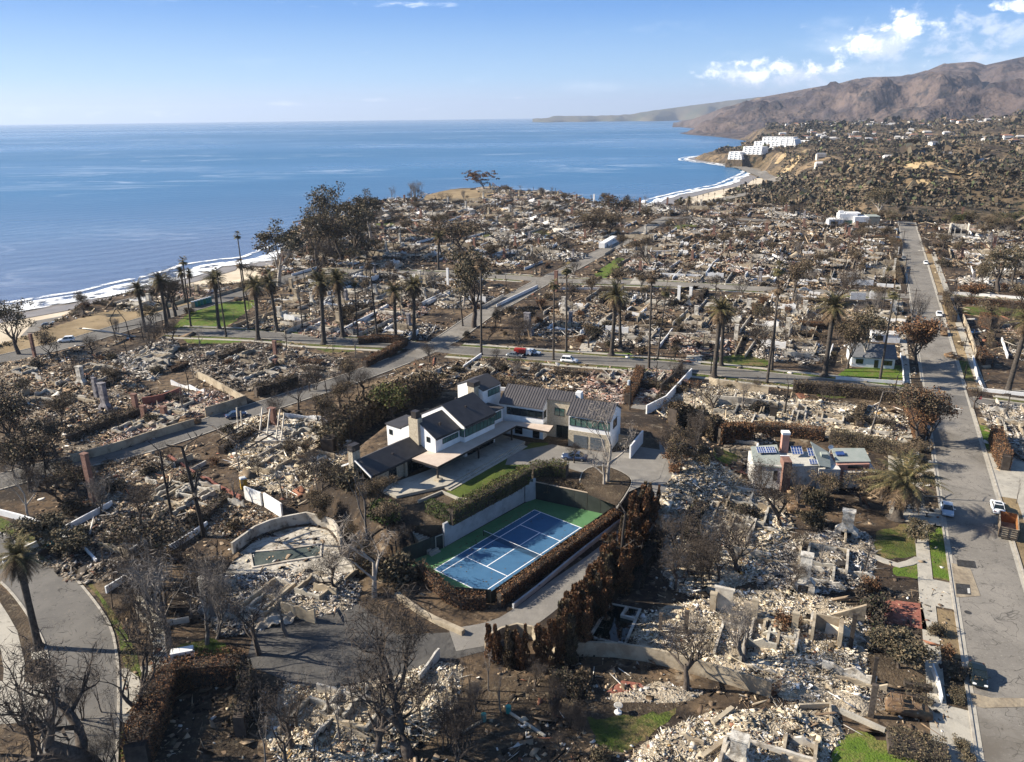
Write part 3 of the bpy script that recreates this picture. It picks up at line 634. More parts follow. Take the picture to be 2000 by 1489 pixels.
# the wide concrete apron and turning at bottom left
sheet('pavement', gp([(0, 1330), (40, 1335), (108, 1318), (300, 1300), (340, 1335), (285, 1430), (215, 1400), (0, 1415)]), M_conc, .012)
strip('pavement', spline(gp([(-20, 1180), (15, 1240), (28, 1300), (25, 1370)])), 2.2, M_conc, .05)
strip('path', spline(gp([(225, 1080), (262, 1130), (300, 1200), (318, 1260), (315, 1320)])), 2.2, M_conc, .05)
sheet('verge', gp([(0, 1010), (60, 1040), (120, 1075), (180, 1140), (225, 1200), (265, 1270), (280, 1330), (240, 1300), (232, 1245), (195, 1170), (150, 1118), (100, 1080), (30, 1052), (0, 1038)]), M_lawn, .02)
sheet('flower_bed', gp([(-10, 1150), (40, 1170), (75, 1240), (95, 1330), (60, 1340), (40, 1300), (25, 1230)]), M_char, .02)
sheet('utility_slab', gp([(60, 1268), (90, 1262), (97, 1286), (62, 1290)]), M_conc, .09)
M_fore = mix_mat('dark_forecourt_asphalt', [((.10, .095, .088), .4, .45, .65, 1), ((.055, .052, .05), 1.2, .56, .7, 2)], (.075, .072, .068), rough=.9)
sheet('pool_terrace', gp([(462, 1086), (505, 1052), (560, 1034), (602, 1028), (640, 1036), (656, 1056), (664, 1084), (700, 1100), (690, 1122), (560, 1122), (470, 1132), (440, 1120)]), mix_mat('sooty_pale_terrace', [((.14, .125, .10), .5, .48, .62, 1), ((.30, .27, .22), 1.5, .5, .62, 2)], (.48, .44, .37)), .05)
sheet('forecourt', gp([(480, 1300), (505, 1195), (640, 1140), (735, 1205), (775, 1240), (900, 1235), (980, 1205), (1020, 1215), (985, 1262), (880, 1290), (735, 1330), (600, 1345)]), M_fore, .03)
# lawns, beds and bare earth seen between the ruins (photo outline, surface)
LAWNS = [([(335, 640), (392, 600), (470, 588), (500, 592), (440, 640), (400, 648)], M_green), ([(400, 648), (470, 640), (520, 645), (520, 652), (420, 655)], M_green), ([(355, 660), (440, 658), (470, 668), (380, 672)], M_green),
         ([(195, 722), (245, 708), (262, 720), (205, 735)], M_green), ([(118, 660), (140, 655), (140, 668), (122, 672)], M_green), ([(600, 672), (680, 672), (700, 684), (640, 688)], M_lawn),
         ([(735, 437), (765, 435), (770, 445), (735, 447)], M_lawn), ([(850, 548), (905, 540), (905, 552), (850, 556)], M_green), ([(950, 452), (1060, 450), (1060, 462), (950, 465)], M_lawn),
         ([(1160, 536), (1205, 505), (1220, 512), (1180, 545)], M_green), ([(695, 648), (750, 640), (760, 652), (700, 658)], M_green), ([(1150, 688), (1230, 690), (1220, 702), (1140, 698)], M_green),
         ([(1320, 440), (1360, 436), (1362, 442), (1318, 448)], M_lawn), ([(1390, 700), (1480, 690), (1500, 716), (1370, 712)], M_lawn), ([(1650, 722), (1762, 715), (1768, 742), (1640, 740)], M_green),
         ([(1880, 600), (1955, 598), (2000, 606), (2000, 618), (1890, 616)], M_lawn), ([(1980, 605), (2030, 602), (2040, 620), (1990, 618)], M_lawn), ([(1590, 760), (1640, 770), (1650, 778), (1600, 775)], M_lawn),
         ([(1392, 895), (1420, 880), (1460, 890), (1458, 912), (1400, 915)], M_lawn), ([(1715, 1040), (1770, 1025), (1795, 1060), (1790, 1085), (1700, 1088)], M_lawn), ([(1750, 1105), (1795, 1103), (1790, 1130), (1745, 1120)], M_green),
         ([(1100, 1388), (1150, 1352), (1220, 1365), (1300, 1372), (1320, 1395), (1250, 1450), (1200, 1470), (1140, 1430)], M_lawn), ([(1640, 1440), (1690, 1430), (1800, 1489), (1790, 1520), (1630, 1500)], M_green),
         ([(320, 1270), (420, 1250), (450, 1300), (330, 1320)], M_lawn), ([(225, 1440), (265, 1420), (255, 1489), (230, 1489)], M_lawn),
         ([(660, 1240), (740, 1180), (840, 1270), (720, 1280)], M_char), ([(1085, 1310), (1260, 1320), (1330, 1380), (1100, 1400)], M_char), ([(1690, 1230), (1830, 1200), (1835, 1330), (1700, 1320)], M_char),
         ([(0, 672), (100, 640), (200, 610), (280, 602), (300, 606), (290, 618), (150, 658), (0, 694)], M_dry), ([(300, 604), (400, 576), (500, 555), (520, 556), (400, 588), (300, 614)], M_dry),
         ([(830, 382), (880, 371), (950, 369), (960, 385), (900, 390), (835, 392)], M_dry),
         ([(880, 1340), (1080, 1330), (1150, 1500), (780, 1500)], M_char), ([(290, 1340), (480, 1300), (490, 1489), (260, 1520)], M_char),
         ([(1330, 740), (1545, 765), (1540, 775), (1390, 760), (1320, 755)], M_char), ([(1290, 1180), (1480, 1160), (1480, 1080), (1300, 1100)], M_char)]
LAWN_POLY = []
for k_, (pts, m) in enumerate(LAWNS):
    q = gp(pts); LAWN_POLY.append(q if m is not M_char else None)
    nm = {'green_lawn': 'lawn', 'lawn': 'lawn', 'dry_grass': 'dry_grass', 'charred_soil': 'soil'}[m.name]
    sheet(nm, [(a + .7 * mnoise.noise(Vector((a * .9, b * .9, 1))), b + .7 * mnoise.noise(Vector((a * .9, b * .9, 7)))) for a, b in spline(q + [q[0]], .7)[:-1]], m, .010 + .0004 * k_)
# terracotta terraces
M_terra = mix_mat('terracotta_paving', [((.15, .065, .045), .5, .45, .6, 1), ((.33, .2, .15), 1.5, .56, .68, 2)], (.27, .105, .075))
sheet('terrace', gp([(1688, 1190), (1740, 1172), (1800, 1180), (1812, 1232), (1745, 1218), (1742, 1222), (1690, 1208)]), M_terra, .06)
sheet('terrace', gp([(1185, 1352), (1215, 1330), (1250, 1335), (1280, 1360), (1262, 1370), (1215, 1365)]), M_terra, .05)
sheet('terrace', gp([(1418, 905), (1455, 905), (1480, 935), (1430, 925)]), M_terra, .05)
# sandy parking strip below the bluff, highway near the far beach
def zsheet(name, pts, m, z, dz=.4):
    vs = [(*G(a, b, z), 0) for a, b in pts]; vs = [(x, y, zat(x, y) + dz) for x, y, _ in vs]
    o = MB().add(vs, [tuple(range(len(vs)))]).build(name, m)
    if o.data.polygons[0].normal.z < 0: o.data.flip_normals()
    return tag(o, kind='structure')
zsheet('beach_car_park', [(40, 668), (70, 635), (120, 615), (150, 612), (120, 640), (70, 672)], M_asph, -38.5, 1.2)
hw = spline([G(a, b, -38.) for a, b in ((1300, 408), (1400, 396), (1470, 384), (1508, 366), (1512, 352), (1490, 340), (1450, 326), (1420, 318))], 20.)
nn = nrm(hw); vs = []
for p, n in zip(hw, nn):
    for o_ in (-14, 0, 14): x, y = p[0] + n[0] * o_, p[1] + n[1] * o_; vs.append((x, y, max(zat(x, y) + .8, -39.5)))
o = MB().add(vs, [f for i in range(len(hw) - 1) for f in ((3 * i, 3 * i + 1, 3 * i + 4, 3 * i + 3), (3 * i + 1, 3 * i + 2, 3 * i + 5, 3 * i + 4))]).build('coast_road', M_asph)
if o.data.polygons[0].normal.z < 0: o.data.flip_normals()
tag(o, kind='structure')
# bare tan landslip faces on the canyon hills
M_slip = mix_mat('landslip_soil', [((.24, .17, .09), .03, .45, .6, 1), ((.12, .09, .05), .08, .56, .66, 2)], (.40, .30, .17), bump=1, bscale=.15)
def drape(name, pts, Dg, m, dz=1.2, n=14):
    """patch on the terrain whose outline is a list of (photo x, photo y); found by marching to the land surface"""
    vs = []
    def hit(px, py):
        d = ray(px, py); l = math.hypot(d[0], d[1]); D = Dg
        while D < 9000:
            x, y = d[0] / l * D, d[1] / l * D
            if zat(x, y) >= H + d[2] / l * D: return x, y
            D *= 1.004
        return x, y
    loop = [hit(a, b) for a, b in pts]; c = (sum(p[0] for p in loop) / len(loop), sum(p[1] for p in loop) / len(loop)); mb = MB(); N_ = 8
    rings = []
    for r in range(N_ + 1):
        for p in loop: x = c[0] + (p[0] - c[0]) * r / N_; y = c[1] + (p[1] - c[1]) * r / N_; rings.append((x, y, zat(x, y) + dz))
    K = len(loop); fs = [(r * K + i, r * K + (i + 1) % K, (r + 1) * K + (i + 1) % K, (r + 1) * K + i) for r in range(N_) for i in range(K)]
    o = mb.add(rings, fs).build(name, m)
    if sum(p.normal.z for p in o.data.polygons) < 0: o.data.flip_normals()
    return tag(o, kind='structure')
drape('landslip', [(1527, 338), (1542, 318), (1560, 302), (1572, 294), (1584, 294), (1572, 306), (1556, 322), (1538, 343)], 900, M_slip)
drape('landslip', [(1512, 322), (1525, 305), (1540, 297), (1535, 308), (1520, 322)], 900, M_slip)
drape('landslip', [(1652, 322), (1660, 315), (1668, 325), (1666, 338), (1655, 335)], 700, M_slip)
drape('landslip', [(1755, 330), (1765, 322), (1800, 322), (1860, 332), (1900, 340), (1895, 347), (1850, 340), (1790, 336)], 600, M_slip)
drape('landslip', [(1785, 355), (1800, 350), (1850, 349), (1852, 354), (1800, 360), (1775, 385), (1755, 385)], 600, M_slip)
drape('landslip', [(1565, 372), (1600, 366), (1595, 375), (1565, 382)], 600, M_slip)

# ---------------------------------------------------------------- tennis court
def Fr(o, az):
    a = math.radians(az); A = (math.sin(a), math.cos(a)); B = (A[1], -A[0])
    return lambda u, v: (o[0] + A[0] * u + B[0] * v, o[1] + A[1] * u + B[1] * v)
tc = Fr((.05, 106.35), 40.4)
M_cg = mat('court_green', (.07, .17, .07), (.095, .21, .09), scale=.5, rough=.75, bump=.03)
M_cb = mat('court_blue', (.040, .115, .215), (.052, .14, .25), scale=.4, rough=.7, bump=.03)
M_line = mat('court_line', (.78, .79, .80), rough=.7)
court = empty('tennis_court', (0, 0, 0), 0, 'blue tennis court with green surround below the white modern house', 'tennis court')
MB().prism(COURT, -.3, .05).build('surround', M_cg, court)
MB().prism([tc(-11.885, -5.485), tc(11.885, -5.485), tc(11.885, 5.485), tc(-11.885, 5.485)], .03, .058).build('playing_surface', M_cb, court)
ln = MB()
def cl(u0, v0, u1, v1, w_=.11):
    ln.prism([tc(u0, v0), tc(u1, v0), tc(u1, v1), tc(u0, v1)], .05, .066)
h_ = .075
for v in (-5.485, 5.485): cl(-11.885, v - h_, 11.885, v + h_)
for v in (-4.115, 4.115): cl(-11.885 + h_, v - h_, 11.885 - h_, v + h_)
for u in (-11.885, 11.885): cl(u - h_, -5.485 + h_, u + h_, 5.485 - h_)
for u in (-6.4, 6.4): cl(u - h_, -4.115 + h_, u + h_, 4.115 - h_)
cl(-6.4 + h_, -h_, 6.4 - h_, h_)
ln.build('court_lines', M_line, court)
def net_mat():
    m = bpy.data.materials.new('net_mesh'); m.use_nodes = True; b = m.node_tree.nodes['Principled BSDF']; b.inputs['Base Color'].default_value = (.03, .04, .04, 1); b.inputs['Alpha'].default_value = .36; return m
net = MB()
for i in range(24):
    a = tc(0, -6.3 + 12.6 * i / 24); b = tc(0, -6.3 + 12.6 * (i + 1) / 24); net.quad((*a, .06), (*b, .06), (*b, .98), (*a, .98))
nb = net.build('net', net_mat(), court)
MB().wall([tc(0, -6.35), tc(0, 6.35)], .055, .04, .97).build('net_band', M_line, nb)
for v in (-6.4, 6.4): p = tc(0, v); MB().tube([(*p, 0), (*p, 1.08)], .06, 8).build('post', M_fasc, court)
rl = np.random.default_rng(8); lt = []
for q in range(420):
    u, v = rl.uniform(-14, 14), rl.choice([-1, 1]) * 7.2 * rl.random() ** .35; lt.append((*tc(u, v), .085))
lt = [p for p in lt if inside(p[0], p[1], COURT)]
V_ = []; 
for p in lt:
    a, s_ = rl.uniform(0, 6.28), rl.uniform(.05, .16); V_ += [(p[0] + s_ * math.cos(a + b) * (1 if b in (0, math.pi) else .6), p[1] + s_ * math.sin(a + b), p[2] + .02 * (b > 3)) for b in (0, math.pi / 2, math.pi, 4.7)]
tag(np_mesh('leaf_litter', V_, np.arange(len(V_)).reshape(-1, 4), M_bluff), 'dead leaves blown onto the tennis court', kind='stuff')
# windscreened fence at the far end and by the gate
M_screen = mat('dark_windscreen', (.028, .034, .030), (.045, .052, .045), scale=.7, rough=.8)
M_rail = mat('beige_rail', (.50, .40, .30), rough=.8)
def fence_ws(a, b, h0, label, top=True, z=0.):
    r = empty('screen_fence', (0, 0, 0), 0, label, 'fence'); MB().wall([a, b], h0, .05, z).build('screen_panel', M_screen, r)
    if top: MB().wall([a, b], .12, .16, z + h0).build('top_rail', M_rail, r)
    n = 6
    for i in range(n + 1):
        x = a[0] + (b[0] - a[0]) * i / n; y = a[1] + (b[1] - a[1]) * i / n; MB().tube([(x, y, z), (x, y, z + h0)], .05, 6).build('post', M_fasc, r)
    return r
fence_ws((3.95, 122.9), (16.7, 116.5), 3.3, 'dark windscreen fence with beige rail closing the far end of the tennis court')
fence_ws((-10.85, 107.1), (-16.6, 102.6), 2.6, 'dark windscreen fence beside the court gate and steps', False)
fence_ws((16.7, 116.5), (-3.2, 92.2), 1.9, 'dark windscreen fence behind the long brown hedge of the court', False)
fence_ws((-3.2, 92.2), (-8.1, 93.0), 2.2, 'short dark screen at the near corner of the tennis court', False)
g = empty('court_gate', (0, 0, 0), 0, 'narrow pale framed gate at the end of the grey retaining wall', 'gate')
a, b = (-10.9, 106.9), (-12.0, 106.1)
for q in (a, b): MB().tube([(*q, 0), (*q, 2.5)], .09, 6).build('post', M_conc, g)
MB().wall([a, b], .12, .12, 2.4).build('lintel', M_conc, g)
# grey retaining wall that holds up the terrace
M_ret = mix_mat('grey_retaining_wall', [((.34, .35, .36), .4, .45, .6, 1), ((.20, .20, .20), .9, .60, .72, 2)], (.44, .45, .46), bump=.1)
tag(MB().wall([(-10.85, 107.45), (1.75, 121.95)], 3.95, .4).build('retaining_wall', M_ret), 'long grey concrete retaining wall between the tennis court and the hedge', 'retaining wall')
tag(MB().wall([(1.98, 122.0), (3.85, 123.15)], 3.95, .4).build('retaining_wall', M_ret), 'short angled end of the grey retaining wall at the far corner of the court', 'retaining wall')
# terrace slab with vertical faces
tag(MB().prism([(-10.8, 107.75), (1.6, 122.2), (3.6, 123.9), (12, 123.5), (26, 124), (30, 140), (10, 150), (-20, 140), (-32.5, 126), (-21.5, 112.6), (-15, 107.6)], -.5, PADZ + .02).build('terrace_ground', M_char), kind='structure')
hf = Fr((-13.7, 127.5), 38.)                   # house frame: u along the long wing, v towards the court
wf = Fr((-2.4, 144.3), 114.)                   # garage wing frame
sheet('lawn', [hf(-5.3, 12.3), hf(-6, 7.2), hf(16, 6.6), hf(20, 6.3), hf(22, 9.0), hf(12, 13.3), hf(3, 13.6)], mix_mat('terrace_lawn', [((.05, .075, .016), .15, .42, .6, 1), ((.12, .11, .035), .4, .54, .68, 2)], (.08, .105, .022), bump=.5, bscale=4), .03, PADZ + .02)
tag(MB().prism([hf(-12, 2.2), hf(-12, -2.4), hf(0, -.2), hf(19, -1), hf(19, 5.6), hf(-4, 6.2)], PADZ, PADZ + .5).build('terrace_paving', M_conc), kind='structure')
tag(MB().prism([hf(-4.6, 6.2), hf(18, 5.6), hf(18, 6.3), hf(-4.6, 7.0)], PADZ, PADZ + .3).prism([hf(-4.6, 7.0), hf(18, 6.3), hf(18, 6.9), hf(-4.6, 7.6)], PADZ, PADZ + .15).build('terrace_steps', M_conc), 'long pale steps between the patio and the upper lawn', 'steps')
sheet('courtyard', [wf(11.5, 1.2), wf(14, 1.5), wf(23.0, 1.0), wf(27, -4), wf(33, -4), wf(34, 8), wf(30, 16), wf(24, 12), wf(15.5, 9.5), wf(7, 13.2), wf(5.5, 8)], M_drive, .05, PADZ + .02)
# planter ring in the courtyard
ring = spline([G(a, b, PADZ) for a, b in ((1133, 940), (1140, 922), (1158, 913), (1185, 913), (1215, 924), (1233, 940), (1222, 965), (1205, 990))], 1.)
sheet('planting_bed', ring + [G(1150, 968, PADZ)], M_char, .10, PADZ + .02)
tag(MB().wall(ring, .42, .35, PADZ - .3).build('planter_wall', M_kerb), 'low pale curved wall round the planting bed in the courtyard', 'low wall')
# lane that runs down beside the court to the gate
lane = spline([(30.5, 139), (29, 130), (25.5, 121.5), (20.5, 113), (14, 104), (7.5, 96.5), (2, 89.8), (-2, 86.2), (-8, 84.3)], 1.5)
strip('driveway', lane, 4.6, M_drive, .05)
tag(MB().wall([(18.2, 115.2), (9.5, 103.9), (3.2, 95.3), (-.2, 91.0)], .7, .3).build('low_wall', M_ret), 'low grey wall along the lane beside the court hedge', 'low wall')
# ---------------------------------------------------------------- the white modern house
def fbox(fr, u0, u1, v0, v1, z0, z1, name, m, parent):
    return MB().prism([fr(u0, v0), fr(u1, v0), fr(u1, v1), fr(u0, v1)], z0, z1).build(name, m, parent)
def gable_walls(fr, u0, u1, v0, v1, zb, ze, zr, vr, name, m, parent):
    """solid block whose ridge runs along u at v=vr"""
    vs = []
    for u in (u0, u1): vs += [(*fr(u, v0), zb), (*fr(u, v1), zb), (*fr(u, v1), ze), (*fr(u, vr), zr), (*fr(u, v0), ze)]
    return MB().add(vs, [(4, 3, 2, 1, 0), (5, 6, 7, 8, 9), (1, 2, 7, 6), (0, 5, 9, 4), (2, 3, 8, 7), (3, 4, 9, 8), (0, 1, 6, 5)]).build(name, m, parent)
def gable_roof(fr, u0, u1, v0, v1, ze, zr, vr, ov, name, m, parent, seam=0., th=.22, zev=None):
    """two slabs; v0 is the back eave, v1 the front eave; ov overhang; seam spacing of standing ribs"""
    mb = MB(); zb = ze if zev is None else zev
    sf = (zr - ze) / (v1 - vr); sb = (zr - zb) / (vr - v0)
    for (va, za, sg, sl_) in ((v1, ze, 1, sf), (v0, zb, -1, sb)):
        vo = va + sg * ov; zo = za - sl_ * ov
        p = [(u0 - ov * .4, vr, zr), (u1 + ov * .4, vr, zr), (u1 + ov * .4, vo, zo), (u0 - ov * .4, vo, zo)]
        lo = [(*fr(a, b), c + .015) for a, b, c in p]; up = [(*fr(a, b), c + th) for a, b, c in p]
        mb.add(lo + up, [(3, 2, 1, 0), (4, 5, 6, 7), (0, 1, 5, 4), (1, 2, 6, 5), (2, 3, 7, 6), (3, 0, 4, 7)])
        if seam:
            n = int((u1 - u0 + ov * .8) / seam)
            for i in range(n + 1):
                u = u0 - ov * .4 + i * seam; w_ = .05
                q = [(u - w_, vr, zr), (u + w_, vr, zr), (u + w_, vo, zo), (u - w_, vo, zo)]
                lo = [(*fr(a, b), c + th - .01) for a, b, c in q]; up = [(*fr(a, b), c + th + .10) for a, b, c in q]
                mb.add(lo + up, [(3, 2, 1, 0), (4, 5, 6, 7), (0, 1, 5, 4), (1, 2, 6, 5), (2, 3, 7, 6), (3, 0, 4, 7)])
    return mb.build(name, m, parent)
def window(fr, u0, u1, v, z0, z1, parent, n=1, gl=None, axis='u', fw=.07, rows=1, out=1):
    """framed window proud of a wall; axis u: runs along u at v; axis v: runs along v at u=v"""
    g = (lambda a, d: fr(a, v + out * d)) if axis == 'u' else (lambda a, d: fr(v + out * d, a))
    f = MB(); P = lambda a0, a1, d0, d1, za, zb: f.prism([g(a0, d0), g(a1, d0), g(a1, d1), g(a0, d1)], za, zb)
    P(u0, u1, -.05, .09, z0, z0 + fw); P(u0, u1, -.05, .09, z1 - fw, z1)
    for i in range(n + 1): c = u0 + (u1 - u0) * i / n; P(max(u0, c - fw / 2), min(u1, c + fw / 2), -.05, .085, z0 + fw, z1 - fw)
    for r in range(1, rows): zz = z0 + (z1 - z0) * r / rows; P(u0, u1, -.05, .075, zz - fw / 3, zz + fw / 3)
    wn = f.build('window', M_frame, parent)
    MB().prism([g(u0, -.05), g(u1, -.05), g(u1, .035), g(u0, .035)], z0 + .01, z1 - .01).build('pane', gl or M_glass, wn)
    return wn
hs = empty('modern_house', (0, 0, 0), 0, 'large white modern house with dark roofs, the intact one above the tennis court', 'house')
P_ = PADZ
# wing 1: single storey with an open gabled end
gable_walls(hf, -11.2, .1, -8.9, -2.9, P_, 6.75, 8.35, -5.8, 'wall', M_stone, hs)
gable_roof(hf, -13.2, .3, -9.2, -2.4, 6.8, 8.6, -5.8, .25, 'roof', M_roof, hs)
for (va, za, vb, zb) in ((-9.5, 6.75, -5.8, 8.72), (-5.8, 8.72, -2.1, 6.75)):
    p = [hf(-13.45, va), hf(-13.3, va), hf(-13.3, vb), hf(-13.45, vb)]
    MB().add([(*p[0], za - .1), (*p[1], za - .1), (*p[2], zb - .1), (*p[3], zb - .1), (*p[0], za + .2), (*p[1], za + .2), (*p[2], zb + .2), (*p[3], zb + .2)], [(3, 2, 1, 0), (4, 5, 6, 7), (0, 1, 5, 4), (1, 2, 6, 5), (2, 3, 7, 6), (3, 0, 4, 7)]).build('bargeboard', M_white, hs)
for v in (-9.1, -2.6): fbox(hf, -13.1, -12.85, v, v + .25, P_, 6.7, 'post', M_fasc, hs)
fbox(hf, -13.6, -12.0, -7.3, -6.1, P_ - 1, 10.3, 'chimney', M_stone, hs)
fbox(hf, -13.65, -11.95, -7.35, -6.05, 10.3, 11.4, 'chimney_cap', M_fasc, hs)
window(hf, -4.6, -.4, -2.85, P_ + .1, 6.2, hs, 3, M_dglass); window(hf, -8.7, -7.0, -2.85, P_ + .8, 6.0, hs, 2, M_dglass)
fbox(hf, -5.2, -4.7, -2.9, -2.4, P_, 6.7, 'column', M_stone, hs)
# two storey block
gable_walls(hf, .1, 6.6, -8.6, 0, P_, 9.55, 11.9, -4.3, 'wall', M_white, hs)
gable_roof(hf, .1, 6.6, -8.6, 0, 9.6, 12.0, -4.3, .2, 'roof', M_roof, hs)
fbox(hf, .3, 5.5, -12.6, -8.6, P_, 9.4, 'wall', M_white, hs); fbox(hf, .1, 5.7, -12.8, -8.4, 9.4, 9.6, 'roof', M_roof, hs)
window(hf, 1.9, 6.0, .02, 8.05, 9.0, hs, 6, M_glass); window(hf, -2.1, -1.3, .08, 8.6, 9.6, hs, 1, M_dglass, 'v', out=-1)
window(hf, -11.9, -11.1, .28, 7.6, 8.6, hs, 1, M_dglass, 'v', out=-1)
fbox(hf, -.5, .7, -5.9, -3.6, P_, 12.6, 'chimney', M_stone, hs); fbox(hf, -.45, .65, -5.2, -4.0, 12.6, 13.9, 'chimney_cap', M_fasc, hs)
# taller block
gable_walls(hf, 6.6, 15.3, -9.6, 1.1, P_, 10.05, 12.95, -4.2, 'wall', M_white, hs)
gable_roof(hf, 6.6, 15.3, -9.6, 1.1, 10.1, 13.0, -4.2, .25, 'roof', M_roof, hs)
window(hf, 6.7, 15.2, 1.12, 8.0, 9.6, hs, 8, M_glass, rows=1); window(hf, .05, 1.05, 6.58, 8.0, 9.6, hs, 1, M_glass, 'v', out=-1)
# link and tower with chimney
fbox(hf, 15.3, 19.4, -8.5, -.2, P_, 9.6, 'wall', M_white, hs); fbox(hf, 15.2, 19.6, -8.7, .1, 9.6, 9.8, 'roof', M_roof, hs)
window(hf, 16.6, 18.9, -.18, 7.7, 9.2, hs, 3, M_glass)
gable_walls(hf, 18.0, 23.6, -10.5, -4.0, P_, 12.6, 13.9, -7.4, 'wall', M_white, hs)
gable_roof(hf, 18.0, 23.6, -10.5, -4.0, 12.65, 14.0, -7.4, .2, 'roof', M_roof, hs)
window(hf, 19.6, 23.2, -3.98, 11.0, 12.3, hs, 3, M_glass)
fbox(hf, 16.6, 18.3, -6.6, -5.0, P_, 13.6, 'chimney', M_stone, hs); fbox(hf, 16.5, 18.4, -6.7, -4.9, 13.6, 14.5, 'chimney_cap', M_fasc, hs)
# flat patio roof with dark fascia, posts and shaded wall behind
pr = [hf(-4.2, -1.7), hf(0.15, -1.7), hf(.15, .05), hf(6.55, .05), hf(6.55, 1.15), hf(15.35, 1.15), hf(15.35, .0), hf(19.3, .0), wf(11.2, -.2), wf(11.5, 3.0), hf(19.0, 3.6), hf(-4.0, 4.2)]
MB().prism(pr, 6.55, 6.93).build('patio_roof', M_fasc, hs)
MB().prism([(p[0] * .996 + hf(8, 1)[0] * .004, p[1] * .996 + hf(8, 1)[1] * .004) for p in pr], 6.9, 6.98).build('patio_roof_deck', M_proof, hs)
for u, v in ((-3.6, 3.8), (7.5, 3.6), (17.8, 3.3)): fbox(hf, u, u + .25, v - .25, v, P_, 6.56, 'post', M_fasc, hs)
fbox(hf, -4.1, -3.0, 3.3, 4.4, P_ + .02, P_ + .9, 'post_base', M_stone, hs)
window(hf, 1.0, 6.0, .02, P_ + .55, 6.3, hs, 4, M_dglass); window(hf, 7.2, 14.8, 1.12, P_ + .55, 6.3, hs, 6, M_dglass)
for u, v, z_ in ((3.2, -2.0, 10.9), (10.5, -2.2, 11.8), (12.6, -6.5, 11.9), (-6.5, -4.4, 7.7)): fbox(hf, u, u + .35, v, v + .35, z_ - .4, z_ + .45, 'roof_vent', M_fasc, hs)
for u0_, u1_, v_, z_ in ((.1, 6.6, .24, 9.5), (6.6, 15.3, 1.4, 9.98), (-13.2, .2, -2.14, 6.66)): fbox(hf, u0_, u1_, v_, v_ + .14, z_ - .1, z_ + .06, 'gutter', M_fasc, hs)
# garage wing
def wprism(poly_uv, z0, z1, name, m): return MB().prism([wf(*p) for p in poly_uv], z0, z1).build(name, m, hs)
gable_walls(wf, 0, 9.0, -8.2, -.35, P_, 10.05, 12.4, -4.1, 'wall', M_white, hs)
wprism([(-.4, -5), (9.0, -5), (9.0, -.4), (-.4, -.4)], P_, 6.9, 'wall', M_stone)
gable_walls(wf, 9.0, 14.5, -8.2, -2.4, P_, 11.2, 12.4, -4.1, 'wall', M_stone, hs)
gable_roof(wf, 0, 9.0, -8.2, 0, 10.1, 12.6, -4.1, .2, 'roof', M_roof2, hs, seam=.55)
gable_roof(wf, 9.08, 14.5, -8.2, -2.1, 11.37, 12.6, -4.1, .05, 'roof', M_roof2, hs, seam=.55, zev=10.1)
window(wf, 1.3, 8.9, -.33, 7.9, 9.4, hs, 5, M_dglass); window(wf, -1.8, -.4, 8.98, 7.9, 9.4, hs, 1, M_dglass, 'v')
window(wf, 10.6, 12.6, -2.38, 8.2, 9.8, hs, 2, M_glass); window(wf, 3, 4.6, -.38, P_ + .4, 6.2, hs, 1, M_dglass); window(wf, 6.8, 8.2, -.38, P_ + .1, 6.2, hs, 1, M_dglass)
window(wf, 11.0, 13.4, -2.38, P_ + .1, 6.3, hs, 2, M_dglass)
gable_walls(wf, 14.5, 22.7, -6.2, .5, P_, 9.95, 11.8, -2.7, 'wall', M_white, hs)
gable_roof(wf, 14.3, 22.8, -6.2, .7, 10.0, 12.0, -2.7, .25, 'roof', M_roof2, hs, seam=.55)
fbox(wf, 14.3, 15.4, -5.0, -3.6, 10.5, 13.0, 'chimney', M_white, hs)
fbox(wf, 14.5, 22.7, .3, .62, P_, 6.9, 'wall', M_stone, hs)
window(wf, 14.7, 22.6, .52, 7.85, 9.5, hs, 7, M_glass)
window(wf, -3.6, -1.2, 22.68, 7.6, 9.3, hs, 2, M_dglass, 'v')
M_gar = mat('grey_garage_door', (.07, .085, .10), (.10, .115, .13), scale=1.5, rough=.5)
for u in (15.6, 18.9):
    d_ = MB()
    for r in range(4): d_.prism([wf(u, .63), wf(u + 2.7, .63), wf(u + 2.7, .70), wf(u, .70)], P_ + .05 + r * .62, P_ + .05 + r * .62 + .58)
    d_.build('garage_door', M_gar, hs)
tag(MB().wall([wf(27.2, -6), wf(27.0, 2.0)], 2.6, .3, P_).build('garden_wall', M_white), 'white wall running back beside the garage wing of the modern house', 'wall')
tag(MB().wall([wf(23.2, -3.5), wf(25.8, -3.5)], 2.2, .25, P_).build('garden_wall', M_tanw), 'short tan wall just right of the garage wing', 'wall')
# steps up the side of the retaining wall
stp = MB()
for i in range(14):
    a = i / 14; x = -16.5 + 4.8 * a; y = 109.5 - 4.6 * a; stp.box(x, y, -.1, .42, 1.9, PADZ * (1 - a) + .1, rot=math.atan2(-4.6, 4.8))
tag(stp.build('garden_stairs', M_conc), 'flight of concrete stairs going down beside the court gate', 'stairs')
# splash of fountain / raised pool behind the hedge
tag(MB().wall([hf(-11, 6.2), hf(-6, 6.9), hf(-6.3, 10.9), hf(-5.5, 12.6)], .5, .3, PADZ).build('low_wall', M_conc), 'low pale wall at the near corner of the upper lawn', 'low wall')

